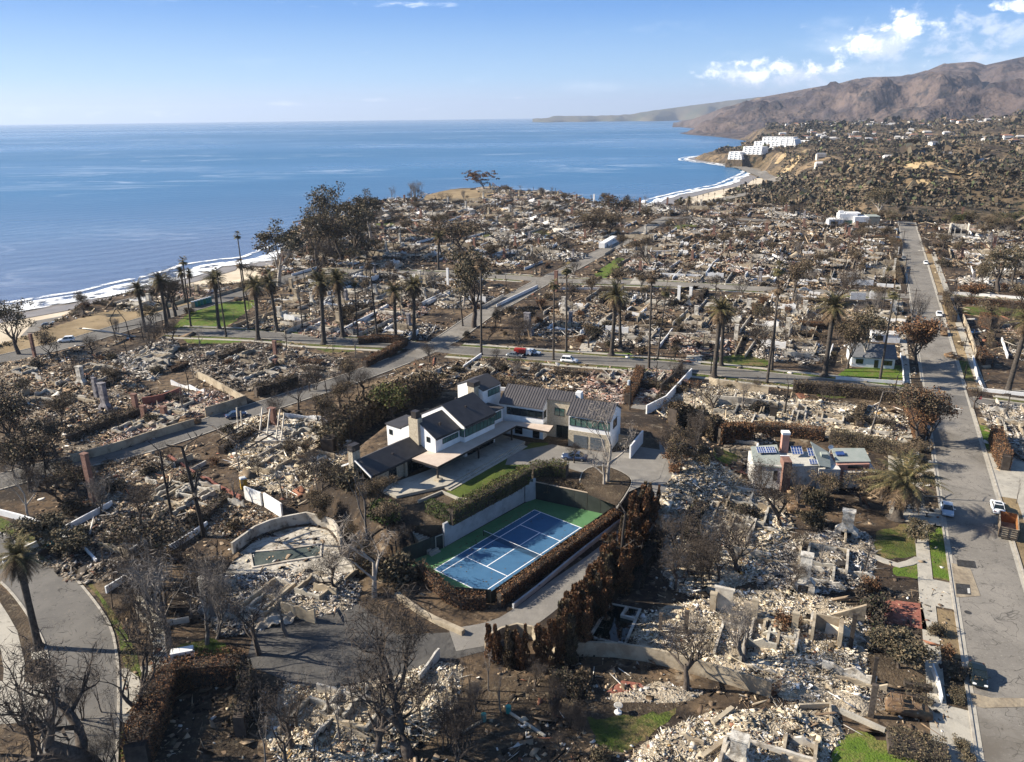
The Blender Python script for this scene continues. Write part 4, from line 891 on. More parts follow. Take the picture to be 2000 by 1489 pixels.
# ---------------------------------------------------------------- house with solar panels
sx, sy = G(1470, 950)
_sf = Fr((sx, sy), 96.); sf = lambda u, v: _sf(u * .84, v)     # u to the right, v towards the camera
sh_ = empty('solar_house', (0, 0, 0), 0, 'pale flat-roofed house with blue solar panels and a brick tower', 'house')
M_gwall = mix_mat('weathered_white_wall', [((.45, .42, .38), .4, .45, .62, 1), ((.22, .18, .13), .6, .58, .7, 2)], (.58, .57, .54), bump=.1)
M_groof = mat('grey_green_roof', (.25, .28, .25), (.31, .33, .30), scale=.8, rough=.8)
M_solar = mat('solar_cells', (.03, .065, .20), (.045, .085, .25), scale=2, rough=.25, spec=.7)
M_pink = mix_mat('salmon_stucco', [((.34, .18, .14), .6, .45, .62, 1)], (.42, .235, .185))
def slab(fr, pts, th, name, m, parent):
    up = [(*fr(u, v), z) for u, v, z in pts]; lo = [(p[0], p[1], p[2] - th) for p in up]; n = len(pts)
    return MB().add(lo + up, [tuple(range(n - 1, -1, -1)), tuple(range(n, 2 * n))] + [(i, (i + 1) % n, n + (i + 1) % n, n + i) for i in range(n)]).build(name, m, parent)
MB().prism([sf(0, 0), sf(5.4, 1.0), sf(5.4, -6.0), sf(-.2, -5.2)], 0, lambda x, y: 5.3 + .12 * max(0, (y - sy) * .3)).build('wall', M_gwall, sh_)
slab(sf, [(-.3, .3, 5.2), (5.5, 1.2, 5.2), (6.0, -6.3, 6.6), (.3, -5.6, 6.3)], .25, 'roof', M_groof, sh_)
sp = [(1.0, -4.9, 6.55), (4.6, -5.3, 6.75), (4.6, -2.9, 6.3), (1.0, -2.5, 6.1)]
def solar(u, v, z, w_, d, tilt=.35, nx=2, lab=''):
    r = MB(); 
    vs = [(*sf(u, v), z), (*sf(u + w_, v - .2), z), (*sf(u + w_, v - d - .2), z + d * tilt), (*sf(u, v - d), z + d * tilt)]
    lo = [(a, b, c - .08) for a, b, c in vs]
    p = r.add(lo + vs, [(3, 2, 1, 0), (4, 5, 6, 7), (0, 1, 5, 4), (1, 2, 6, 5), (2, 3, 7, 6), (3, 0, 4, 7)]).build('solar_panel', M_solar, sh_)
    f = MB()
    V = [Vector(q) for q in vs]
    for i in range(nx * 2 + 1):
        t = i / (nx * 2); a = V[0].lerp(V[1], t); b = V[3].lerp(V[2], t); f.tube([a + Vector((0, 0, .03)), b + Vector((0, 0, .03))], .03, 4)
    for i in range(4):
        t = i / 3; a = V[0].lerp(V[3], t); b = V[1].lerp(V[2], t); f.tube([a + Vector((0, 0, .03)), b + Vector((0, 0, .03))], .035, 4)
    f.build('panel_frame', mat('pale_metal', (.55, .57, .60), rough=.4), p)
solar(1.2, -2.7, 6.3, 1.9, 2.2, .1); solar(3.2, -2.8, 6.35, 1.9, 2.2, .1)
fbox(sf, 5.3, 7.0, -.6, 2.1, 0, 6.9, 'tower', M_brick, sh_); fbox(sf, 5.2, 7.1, -.7, -.4, 6.9, 7.0, 'coping', M_white, sh_)
fbox(sf, 6.7, 8.2, -6.4, -5.2, 0, 9.4, 'chimney', M_pink, sh_); fbox(sf, 6.6, 8.3, -6.5, -5.1, 9.4, 9.9, 'chimney_cap', M_white, sh_)
MB().prism([sf(7.0, .6), sf(13.0, -.4), sf(13.0, -6.0), sf(5.4, -6.0), sf(5.4, -.6), sf(7.0, -.6)], 0, 5.0).build('wall', M_gwall, sh_)
MB().prism([sf(5.5, -6.2), sf(13.2, -6.2), sf(13.2, -.2), sf(7.1, .8), sf(7.1, -.6), sf(5.5, -.6)], 5.0, 5.2).build('roof', mat('cream_roof', (.50, .48, .42), (.42, .40, .35), scale=.8), sh_)
solar(8.6, -3.4, 5.9, 2.3, 1.9, .45); solar(12.0, -3.2, 5.7, 2.3, 1.9, .45, ); solar(11.4, -.3, 5.4, 2.2, 1.1, .4)
slab(sf, [(13.0, .6, 5.6), (15.5, .2, 5.0), (16.6, -4.5, 6.0), (13.0, -6.2, 7.6)], .25, 'roof', M_groof, sh_)
MB().prism([sf(13.1, .4), sf(17.5, .3), sf(17.5, -5.5), sf(13.1, -5.8)], 0, 4.7).build('wall', M_gwall, sh_)
fbox(sf, 14.2, 15.6, -3.4, -2.2, 5.9, 6.7, 'air_conditioner', M_groof, sh_)
MB().prism([sf(17.3, -1.2), sf(24.2, -2.0), sf(24.2, -6.8), sf(17.3, -6.0)], 0, 4.9).build('wall', M_pink, sh_)
slab(sf, [(17.2, -1.8, 5.3), (24.6, -2.6, 5.2), (24.8, -7.0, 6.0), (17.6, -6.4, 6.1)], .25, 'roof', M_groof, sh_)
MB().prism([sf(18.8, -.4), sf(25.6, -1.2), sf(25.6, -6.0), sf(24.25, -6.0), sf(24.25, -2.0), sf(18.8, -1.4)], 0, 3.6).build('wall', M_gwall, sh_)
window(sf, 19.6, 22.6, -1.42, 4.1, 4.7, sh_, 1, M_dglass); window(sf, 3.8, 4.6, .86, 1.9, 4.2, sh_, 1, M_dglass)
slab(sf, [(17.9, -3.6, 6.0), (19.6, -3.8, 6.0), (19.6, -4.9, 6.2), (17.9, -4.7, 6.2)], .3, 'skylight', M_solar, sh_)
dish = MB(); cx_, cy_ = sf(16.8, -4.8)
ringp = [(cx_ + .5 * math.cos(a * math.pi / 8), cy_ - .15, 7.2 + .5 * math.sin(a * math.pi / 8)) for a in range(16)]
dish.add(ringp + [(cx_, cy_ + .15, 7.2)], [(i, (i + 1) % 16, 16) for i in range(16)]); dish.tube([(cx_, cy_, 5.6), (cx_, cy_, 7.2)], .05, 6)
dish.build('satellite_dish', M_white, sh_)

sh_.scale.z = .85
# ---------------------------------------------------------------- far white modern house, grey cottage, other survivors
def block_house(px, py, az, name, label, cat, blocks, wins=(), roofs=(), z=0.):
    x, y = G(px, py, z); fr = Fr((x, y), az); e = empty(name, (0, 0, 0), 0, label, cat)
    for (u0, u1, v0, v1, z0, z1, nm, m) in blocks: fbox(fr, u0, u1, v0, v1, z + z0, z + z1, nm, m, e)
    for (u0, u1, v, z0, z1, n, m) in wins: window(fr, u0, u1, v, z + z0, z + z1, e, n, m)
    return e, fr
block_house(1618, 441, 100, 'white_house', 'boxy white modern house standing alone at the far end of the ruined lots', 'house',
            [(0, 8, -8, 0, 0, 3.4, 'wall', M_white), (6, 16, -10, -2.0, 0, 6.6, 'wall', M_white), (6.2, 9, -7, -4, 6.6, 8.0, 'wall', M_white), (14, 22, -9, 1.0, 0, 5.4, 'wall', M_white), (22.02, 28, -10, 0, 0, 5.2, 'wall', M_tanw), (10, 18, -10.4, -3.2, 6.6, 7.1, 'roof', M_white), (-.2, 8, -8.2, .2, 3.4, 3.7, 'roof', M_white), (21.5, 28.3, -10.3, .3, 5.4, 5.6, 'roof', M_groof)],
            [(1, 5, .03, .8, 2.6, 3, M_dglass), (9, 13.5, -1.97, 1.0, 3.0, 3, M_glass), (15, 21, 1.03, .6, 2.4, 4, M_dglass)])
cx0, cy0 = G(1694, 718); cf = Fr((cx0, cy0), 105.)
cot = empty('cottage', (0, 0, 0), 0, 'white cottage with grey gabled roof behind the white fence at the corner', 'house')
gable_walls(cf, -4, 6.4, -9.5, 0, 0, 2.7, 4.9, -4.6, 'wall', mat('painted_siding', (.60, .63, .64), (.50, .53, .54), scale=.6), cot)
gable_roof(cf, -4.3, 6.7, -9.8, .1, 2.8, 5.1, -4.6, .35, 'roof', mat('grey_shingles', (.11, .115, .125), (.18, .185, .195), scale=1.6, rough=.9), cot)
window(cf, 3.6, 5.8, .02, .9, 2.2, cot, 3, M_dglass); window(cf, -3, -1.2, .02, .9, 2.2, cot, 2, M_dglass); window(cf, 1.5, 2.5, .02, .1, 2.2, cot, 1, M_dglass)
block_house(1702, 668, 105, 'garage', 'low white garage with flat pale roof just behind the grey cottage', 'garage', [(0, 7.5, -4, 0, 0, 2.4, 'wall', M_white), (-.2, 7.7, -4.2, .2, 2.4, 2.6, 'roof', M_gwall)], [(1, 3, .03, .5, 2, 1, M_dglass)])
# apartment terraces by the far headland
for (px, py, D, wd, dp, lab) in ((1470, 287, 1720, 50, 30, 'white apartment block nearest the headland, with grey end wall'), (1500, 277, 1800, 75, 35, 'long stepped white apartment block on the slope above the bay'), (1538, 272, 1720, 42, 30, 'tall white apartment block with grey-blue windows over the landslip'),
                                 (1520, 268, 1950, 90, 30, 'upper terrace of white apartments behind the stepped block'), (1436, 297, 1720, 36, 26, 'low white building at the base of the headland by the sea road'), (1578, 275, 1850, 55, 30, 'low row of white flats on the ridge right of the apartments')):
    x, y, z = GD(px, py, D); fr = Fr((x, y), 132.); e = empty('apartment_block', (0, 0, 0), 0, lab, 'apartment block', 'white apartment blocks above the bay')
    zb = min(zat(x, y), zat(*fr(-wd / 2, 0)), zat(*fr(wd / 2, 0))) - 1; zlow = zb; zb = max(zb, z - 15); n_ = max(2, int((z - zb) / 3.4)); wd *= .85; MB().prism([fr(-wd / 2 - 3, -dp), fr(wd / 2 + 3, -dp), fr(wd / 2 + 3, 3), fr(-wd / 2 - 3, 3)], zlow - 8, zb).build('podium', M_hill, e)
    for k in range(n_):
        za = zb + (z - zb) * k / n_; zc = zb + (z - zb) * (k + 1) / n_; s0 = k * 1.0; cut = 0.
        MB().prism([fr(-wd / 2 + cut, -dp - s0), fr(wd / 2 - k * 1.5, -dp - s0), fr(wd / 2 - k * 1.5, -s0), fr(-wd / 2 + cut, -s0)], za, zc - .05).build('storey', M_white, e)
        MB().prism([fr(-wd / 2 + cut + 1.5, -s0 + .02), fr(wd / 2 - k * 1.5 - 1.5, -s0 + .02), fr(wd / 2 - k * 1.5 - 1.5, -s0 + .12), fr(-wd / 2 + cut + 1.5, -s0 + .12)], za + 1.3, zc - .9).build('window_band', mat('hazy_glass', (.16, .20, .24), rough=.3), e)
        fins = MB()
        for q in np.arange(-wd / 2 + cut + 1.5, wd / 2 - k * 1.5, 9. + (px % 5)): fins.prism([fr(q, -s0), fr(q + 3.2, -s0), fr(q + 3.2, -s0 + 1.0), fr(q, -s0 + 1.0)], za, zc - .05)
        fins.build('balcony_fins', M_white, e)

# ---------------------------------------------------------------- walls and fences of the other lots
def gwall(pts, h, t, m, label, name='garden_wall', cat='wall', sp=True, step=2., ragged=0.):
    p = gp(pts); p = spline(p, step) if sp else p
    hh = (lambda d: h + ragged * (mnoise.noise(Vector((d * .7, h, 3))) - .2)) if ragged else h
    return tag(MB().wall(p, hh, t, z0=lambda x, y: height(x, y) - .1).build(name, m), label, cat)
gwall([(1092, 1287), (1140, 1281), (1200, 1283), (1260, 1291), (1340, 1312), (1420, 1335), (1505, 1362)], 2.2, .3, M_tanw, 'long tan stucco wall crossing the near lots in front of the pale rubble')
gwall([(948, 1268), (980, 1250), (1010, 1242), (1040, 1248), (1085, 1290)], 2.0, .28, M_tanw, 'curved tan wall bowing out at the bend of the lane, below the court')
gwall([(775, 1165), (800, 1185), (850, 1215), (905, 1240)], .8, .7, M_tanw, 'pale thick retaining wall under the near court hedge', ragged=.5)
gwall([(455, 1082), (500, 1050), (560, 1028), (600, 1022), (640, 1030), (660, 1050), (668, 1075)], 2.2, .35, M_dirtyw, 'curved scorched white wall behind the drained pool', ragged=.6)
gwall([(-30, 1000), (0, 1006), (60, 1022), (105, 1040), (160, 1075), (190, 1105)], 1.2, .3, M_white, 'long white garden wall behind the curving street')
gwall([(262, 1185), (280, 1215), (300, 1225), (370, 1215)], .9, .25, M_dirtyw, 'white wall beside the footpath under the grey bare trees')
gwall([(140, 905), (230, 880), (290, 860), (380, 833)], 1.9, .3, M_tanw, 'tan wall along the far side of the lower street')
gwall([(402, 815), (440, 804), (482, 790)], 2.4, .3, M_tanw, 'tall tan wall beside the dark blue sedan')
gwall([(482, 790), (445, 770), (410, 750), (385, 738)], 2.0, .3, M_tanw, 'tan wall running back from the dark blue sedan', sp=False)
gwall([(335, 752), (362, 758), (400, 770)], 1.6, .3, M_white, 'white crenellated wall piece behind the swimming pool', ragged=1.6)
gwall([(280, 795), (320, 788), (355, 774)], 2.4, .35, M_redw, 'dark red wall leaning behind the brick chimneys')
gwall([(480, 975), (512, 988)], 2.6, .3, M_white, 'bright white standing wall panel, the left one of two in the ruined garage', sp=False)
gwall([(518, 990), (552, 1012)], 2.8, .3, M_white, 'bright white standing wall panel, the right one of two in the ruined garage', sp=False)
gwall([(330, 895), (375, 925), (430, 955), (470, 975)], .9, .35, M_redw, 'low brick garden wall crossing the grey ash lots', ragged=.6)
gwall([(555, 820), (600, 822), (640, 832)], 1.8, .3, M_white, 'broken white wall beyond the collapsed rafters', ragged=1.4)
gwall([(660, 655), (700, 632), (735, 615)], 1.3, .3, M_white, 'white wall running back behind the palm row', sp=False)
gwall([(820, 600), (862, 580)], 1.6, .3, M_white, 'white wall beside the white pillar stumps', sp=False)
gwall([(970, 600), (1005, 583), (1050, 562)], 1.2, .25, M_white, 'white wall along the diagonal street at the crossing', sp=False)
gwall([(1175, 485), (1200, 470)], 2.6, 3, M_white, 'long white container-like wall by the diagonal street', sp=False)
gwall([(1095, 566), (1172, 566)], 1.0, .2, M_white, 'white picket wall along the second cross street', 'picket_fence', 'fence', False)
gwall([(1290, 541), (1368, 545)], 1.8, .25, M_white, 'bright white wall right of the second crossing', sp=False)
gwall([(1378, 540), (1392, 520), (1410, 505)], 1.8, .25, M_white, 'white wall running back from the second cross street', sp=False)
gwall([(1655, 556), (1705, 558)], 2.2, .3, M_white, 'bright white front wall with gate posts on the second cross street', sp=False)
gwall([(1712, 560), (1745, 562)], 1.4, .3, M_white, 'low white wall reaching the street corner', sp=False)
gwall([(1660, 585), (1690, 586)], 2.6, .3, M_white, 'white wall with dark window opening beyond the bare tree', sp=False)
gwall([(1697, 584), (1712, 585)], 2.8, .3, M_white, 'small white pier wall near the corner of the second crossing', sp=False)
gwall([(1632, 742), (1765, 751)], .95, .12, M_white, 'long white picket fence in front of the grey cottage', 'picket_fence', 'fence', False)
gwall([(1765, 751), (1762, 712), (1758, 695)], 1.0, .12, M_white, 'white fence running back along the street beside the cottage', 'picket_fence', 'fence', False)
gwall([(1520, 640), (1590, 648)], 1.4, .25, M_conc, 'pale wall behind the tall palm in the middle block', sp=False)
gwall([(1640, 640), (1560, 635)], 1.2, .25, M_tanw, 'tan wall under the brown hedge in the middle block', sp=False)
gwall([(1385, 752), (1400, 757), (1500, 772)], 2.4, .3, M_tanw, 'tan wall shell left standing behind the brown hedges', sp=False, ragged=1.0)
gwall([(1370, 790), (1440, 797), (1500, 800)], 2.6, .3, M_dirtyw, 'scorched wall with a pointed gap in the cream rubble', sp=False, ragged=1.4)
gwall([(1880, 625), (1890, 650), (1900, 680), (1905, 700)], 2.0, .25, M_tanw, 'tan wall beside the pavement across the long street', sp=False)
gwall([(1845, 574), (1900, 577), (2000, 585), (2080, 590)], 1.0, .25, M_white, 'white capped wall along the cross street on the right', sp=False)
gwall([(1900, 700), (1908, 740), (1920, 765), (2040, 778)], .9, .35, M_white, 'low white patterned wall round the corner lot on the right', sp=False)
gwall([(1890, 760), (2060, 770)], .5, .3, M_dirtyw, 'low scorched step in front of the corner lot on the right', sp=False)
gwall([(1945, 785), (1965, 820), (1990, 860)], 1.2, .25, M_dirtyw, 'white wall beside the broken pavement on the right edge', sp=False, ragged=.8)
gwall([(1350, 735), (1300, 790), (1262, 812)], 2.2, .3, M_white, 'white wall of the lane beside the rose-coloured rubble', sp=False)
gwall([(1332, 722), (1318, 745), (1290, 770)], 2.6, .3, M_burnt, 'black charred timber fence at the mouth of the lane', 'charred_fence', 'fence', False)
gwall([(905, 725), (940, 700)], 1.6, .3, M_white, 'leaning white wall above the roof of the modern house', sp=False)
gwall([(975, 763), (1045, 768)], 1.0, .3, M_white, 'white parapet behind the tower of the modern house', sp=False)
gwall([(1460, 1095), (1500, 1100), (1552, 1110)], .8, .3, M_tanw, 'low tan foundation wall left of the narrow stone chimney', sp=False)
gwall([(1640, 1392), (1680, 1410), (1728, 1432)], .7, .35, M_conc, 'pale low wall by the bottom lawn', sp=False)
gwall([(1560, 1385), (1620, 1383), (1622, 1420)], .8, .3, M_tanw, 'L-shaped foundation wall in the cream rubble', sp=False)
gwall([(1370, 1489), (1410, 1460), (1450, 1430)], 1.0, .5, M_tanw, 'thick tan foundation wall in the nearest rubble', sp=False)
gwall([(1392, 1420), (1430, 1390)], .8, .5, M_tanw, 'short tan foundation wall in the nearest rubble', sp=False)
gwall([(1820, 1310), (1832, 1345), (1838, 1375)], 1.1, .15, M_white, 'white picket fence by the pavement near the dark car', 'picket_fence', 'fence', False)
gwall([(1700, 1085), (1755, 1105), (1795, 1092)], .2, 1.3, M_conc, 'pale curved garden steps across the small lawn', 'garden_steps', 'steps')
for k, (px, py, h_, t) in enumerate([(100, 860, 0, 0)]): pass
# pools
M_pool = mat('pool_water', (.015, .12, .24), (.03, .2, .33), scale=.5, rough=.05, spec=.6)
M_dpool = mat('dark_pool_water', (.006, .010, .012), (.012, .018, .012), scale=.4, rough=.06, spec=.6)
def pool(pts, m, label, rim=M_conc, deep=.5):
    e = empty('swimming_pool', (0, 0, 0), 0, label, 'swimming pool'); q = gp(pts)
    sheet('water', q, m, .07, kind=None).parent = e
    MB().wall(q, .22, .4, 0, closed=True).build('rim', rim, e)
pool([(242, 757), (275, 752), (282, 762), (248, 770)], M_pool, 'small bright blue swimming pool among the ruins beside the white crenellated wall')
pool([(1152, 1246), (1192, 1181), (1250, 1192), (1220, 1262)], M_dpool, 'dark murky swimming pool with pale rim beside the burnt hedge', M_dirtyw)
MB().wall(gp([(1225, 1190), (1214, 1207), (1240, 1213)]), .5, .4).build('spa_wall', M_dirtyw, bpy.data.objects['swimming_pool.001'])
pool([(488, 1080), (560, 1074), (628, 1064), (626, 1088), (560, 1098), (494, 1110)], mat('drained_pool', (.03, .045, .045), (.07, .085, .075), scale=.8), 'drained dark swimming pool in front of the curved scorched wall', M_dirtyw)
pool([(1376, 504), (1398, 503), (1400, 508), (1374, 509)], M_pool, 'tiny blue pool in the far block right of the white pergola')
pool([(1440, 600), (1490, 601), (1488, 608), (1438, 606)], M_dpool, 'rectangular dark pool in the middle block beside the fan palms')
pool([(1890, 645), (1910, 643), (1916, 650), (1893, 652)], M_pool, 'narrow blue pool behind the tan street wall on the right')
pool([(1065, 478), (1090, 477), (1092, 483), (1066, 484)], mat('teal_water', (.03, .12, .15), rough=.1), 'small teal pool left of the diagonal street')
ORD = ['first', 'second', 'third', 'fourth', 'fifth', 'sixth', 'seventh', 'eighth', 'ninth', 'tenth', 'eleventh', 'twelfth', 'thirteenth', 'fourteenth', 'fifteenth', 'sixteenth', 'seventeenth', 'eighteenth', 'nineteenth', 'twentieth'] + ['%dth' % k for k in range(21, 90)]
# ---------------------------------------------------------------- plants
def rnd_tree(seed, h, levels=5, r0=None, spread=.55, first=.28, kids=(2, 4), n0=0, up=.25, droop=0., wob=.22, lenf=.70, multi=1):
    """skeleton: list of (points, radii, level) and tip points"""
    rg = random.Random(seed); segs = []; tips = []
    r0 = r0 or h * .028
    def grow(p, d, ln, r, lv):
        n = 4 if lv < 2 else 3; pts = [p]; rad = [r]; q = p; dd = d
        for i in range(n):
            dd = (dd + Vector((rg.uniform(-1, 1), rg.uniform(-1, 1), rg.uniform(-.6, .6))) * wob + Vector((0, 0, up * .3 - droop * lv * .1))).normalized()
            q = q + dd * ln / n; pts.append(q); rad.append(r * (1 - .45 * (i + 1) / n))
        segs.append((pts, rad, lv))
        if lv >= levels: tips.append(q); return
        k = rg.randint(*kids) + (1 if lv == 0 else 0)
        for j in range(k):
            t = rg.uniform(.45, 1) if j else 1.0
            i0 = min(n, max(1, int(round(t * n)))); b = pts[i0]
            a = Vector((rg.uniform(-1, 1), rg.uniform(-1, 1), rg.uniform(-.25, .8))).normalized()
            nd = (dd * (1 - spread) + a * spread).normalized()
            grow(b, nd, ln * rg.uniform(lenf - .12, lenf + .12), rad[i0] * rg.uniform(.6, .8), lv + 1)
    for m_ in range(multi):
        d0 = Vector((rg.uniform(-.5, .5), rg.uniform(-.5, .5), 1)).normalized() if multi > 1 else Vector((rg.uniform(-.08, .08), rg.uniform(-.08, .08), 1))
        grow(Vector((rg.uniform(-.1, .1) * multi, rg.uniform(-.1, .1) * multi, -.1)), d0, h * first * rg.uniform(.85, 1.15), r0 / multi ** .5, 0)
    return segs, tips
def tube_arr(segs, sides):
    """fast tube mesh from skeleton segments"""
    V = []; Fc = []; b = 0
    for pts, rad, lv in segs:
        n = sides if lv < 2 else 3
        for i, (p, r) in enumerate(zip(pts, rad)):
            a = pts[max(0, i - 1)]; c = pts[min(len(pts) - 1, i + 1)]; t = (c - a).normalized()
            u = t.cross(Vector((.3, .1, 1)) if abs(t.z) < .9 else Vector((1, 0, 0))).normalized(); v = t.cross(u)
            for k in range(n): an = 2 * math.pi * k / n; V.append(p + u * (math.cos(an) * r) + v * (math.sin(an) * r))
        for i in range(len(pts) - 1):
            for k in range(n): Fc.append((b + i * n + k, b + i * n + (k + 1) % n, b + (i + 1) * n + (k + 1) % n, b + (i + 1) * n + k))
        b += len(pts) * n
    return [tuple(v) for v in V], Fc
def leaf_arr(cent, n_each, rad, size, seed, flat=1., tri=False):
    """leaf-sized faces scattered round the given centres"""
    r = np.random.default_rng(seed); C = np.repeat(np.asarray(cent, float).reshape(-1, 3), n_each, 0); n = len(C)
    d = r.normal(size=(n, 3)); d /= np.linalg.norm(d, axis=1)[:, None]; C = C + d * (rad * r.random(n) ** .5)[:, None] * np.array([1, 1, flat])
    u = r.normal(size=(n, 3)); u /= np.linalg.norm(u, axis=1)[:, None]; w_ = r.normal(size=(n, 3)); v = np.cross(u, w_); v /= np.linalg.norm(v, axis=1)[:, None]
    s = size * r.uniform(.5, 1.3, n)[:, None]; u = u * s; v = v * s * .55
    V = np.stack([C - u - v * .3, C + v, C + u - v * .2, C - v], 1).reshape(-1, 3); return V, np.arange(4 * n).reshape(-1, 4)
def make_tree(name, seed, h, m_bark, leaf=None, tuft=0, ln=10, lrad=.8, lsize=.22, twig=M_twig, flat=1., **kw):
    segs, tips = rnd_tree(seed, h, **kw)
    zmax = max(p.z for s in segs for p in s[0]); k = h / zmax
    segs = [([p * k for p in pts], [r * min(k, 1.3) for r in rad], lv) for pts, rad, lv in segs]; tips = [t * k for t in tips]
    root = empty(name, (0, 0, -500))
    lim = 2
    v, f = tube_arr([s for s in segs if s[2] < lim], 6); o = MB().add(v, f).build('trunk', m_bark, root, True)
    v, f = tube_arr([s for s in segs if s[2] >= lim], 3)
    if leaf is None:
        if tuft:
            Vt, Ft = leaf_arr(tips, tuft, h * .055, h * .042, seed); q = Vt.reshape(-1, 4, 3); c_ = (q[:, 1:2] + q[:, 3:4]) / 2; q[:, 1::2] = c_ + (q[:, 1::2] - c_) * .09
            MB().add(v + [tuple(a) for a in q.reshape(-1, 3)], list(f) + [tuple(int(b) + len(v) for b in a) for a in Ft]).build('crown', twig, root)
        else: MB().add(v, f).build('crown', twig, root)
    else:
        MB().add(v, f).build('branches', m_bark, root)
        V_, F_ = leaf_arr(tips, ln, lrad, lsize, seed, flat); np_mesh('crown', V_, F_, leaf, root)
    root['h'] = h; PROTOS.append(root); return root
PROTOS = []
BARE = [make_tree('bare_tree', 11, 9, M_bark, tuft=2, levels=5, kids=(2, 4), spread=.5), make_tree('bare_tree', 12, 9, M_bark, tuft=3, levels=5, kids=(3, 4), spread=.6, first=.24),
        make_tree('bare_tree', 13, 8, M_bark, tuft=3, levels=4, kids=(3, 4), spread=.62, first=.3, lenf=.74), make_tree('bare_tree', 14, 9, M_greyb, tuft=3, twig=M_greyb, levels=5, kids=(2, 3), spread=.42, up=.6, first=.22),
        make_tree('bare_tree', 15, 7, M_bark, tuft=2, levels=4, kids=(3, 4), spread=.45, multi=4, first=.3, up=.5), make_tree('bare_tree', 16, 10, M_greyb, tuft=2, twig=M_greyb, levels=4, kids=(3, 4), spread=.38, up=.8, multi=3, first=.26)]
OAK = make_tree('bare_tree', 31, 10, M_bark, tuft=3, levels=5, kids=(3, 4), spread=.58, first=.28, lenf=.68, r0=.5, wob=.34)
OAK2 = make_tree('bare_tree', 33, 10, M_bark, tuft=3, levels=5, kids=(3, 4), spread=.55, first=.26, lenf=.68, r0=.32, wob=.3)
SYC = make_tree('sycamore_tree', 41, 15, M_pale, tuft=3, levels=4, kids=(3, 4), spread=.52, first=.42, lenf=.62, r0=.34, twig=mat('pale_twigs', (.22, .19, .16)), wob=.12)
POLE_T = [make_tree('charred_snag', 51 + i, 12, M_burnt, levels=2, kids=(5, 8), spread=.8, first=.8, lenf=.22, r0=.22, up=.1, wob=.04, twig=M_burnt) for i in range(2)]
THIN = [make_tree('thin_bare_tree', 61 + i, 8, M_greyb if i else M_bark, twig=M_greyb if i else M_twig, tuft=2, levels=4, kids=(2, 3), spread=.3, first=.4, lenf=.6, r0=.10, up=.9, wob=.14) for i in range(3)]
BROWN = [make_tree('brown_tree', 71, 9, M_bark, leaf=M_leafb, ln=24, lrad=1.0, lsize=.19, levels=4, kids=(2, 4), spread=.55, first=.26),
         make_tree('brown_tree', 72, 8, M_bark, leaf=M_leafr, ln=30, lrad=.9, lsize=.18, levels=4, kids=(3, 4), spread=.6, first=.22),
         make_tree('brown_tree', 73, 10, M_bark, leaf=M_leafb, ln=18, lrad=.95, lsize=.19, levels=4, kids=(3, 4), spread=.55, first=.24)]
EUCA = [make_tree('eucalyptus_tree', 81, 16, M_pale, leaf=M_leafo, ln=28, lrad=1.3, lsize=.26, levels=4, kids=(2, 4), spread=.48, first=.3, flat=.7),
        make_tree('eucalyptus_tree', 82, 16, M_bark, leaf=M_leafo, ln=18, lrad=1.2, lsize=.26, levels=4, kids=(3, 4), spread=.45, first=.26, flat=.8)]
GREENT = make_tree('green_tree', 91, 8, M_bark, leaf=M_leafm, ln=34, lrad=.9, lsize=.19, levels=4, kids=(3, 4), spread=.6, first=.2)
DOME = make_tree('round_tree', 97, 5, M_bark, leaf=M_leafo, ln=26, lrad=.6, lsize=.16, levels=4, kids=(3, 4), spread=.6, first=.22)
FLATT = make_tree('flat_topped_tree', 95, 8, M_bark, leaf=M_leafr, ln=22, lrad=.9, lsize=.3, levels=3, kids=(3, 4), spread=.62, first=.45, up=.1, flat=.35)
def shrub(name, seed, m, n=1500, lean=.0, tall=1., ls=.10):
    root = empty(name, (0, 0, -500)); rg = np.random.default_rng(seed)
    c = rg.normal(size=(26, 3)) * np.array([.42, .42, .30 * tall]) + np.array([0, 0, .75 * tall]); c[:, 2] = np.abs(c[:, 2])
    V_, F_ = leaf_arr(c, n // 26, .42, ls, seed); V_[:, 2] = np.abs(V_[:, 2]); np_mesh('foliage', V_, F_, m, root)
    q = V_.reshape(-1, 4, 3)[::2].copy(); c_ = q.mean(1, keepdims=True); q = c_ + (q - c_) * np.array([1.9, 1.9, 2.4]); m2 = (q[:, 1:2] + q[:, 3:4]) / 2; q[:, 1::2] = m2 + (q[:, 1::2] - m2) * .10
    np_mesh('dry_twigs', q.reshape(-1, 3), np.arange(len(q) * 4).reshape(-1, 4), M_stk, root)
    segs, _ = rnd_tree(seed, 1.2 * tall, levels=2, multi=4, r0=.05, spread=.5); v, f = tube_arr(segs, 3); MB().add(v, f).build('stems', M_bark, root)
    root['h'] = 1.5 * tall; PROTOS.append(root); return root
SHRUB = {'brown': shrub('shrub', 1, M_leafb), 'rust': shrub('shrub', 2, M_leafr), 'dark': shrub('shrub', 3, M_leafd), 'green': shrub('shrub', 4, M_leafg), 'olive': shrub('shrub', 5, M_leafo)}
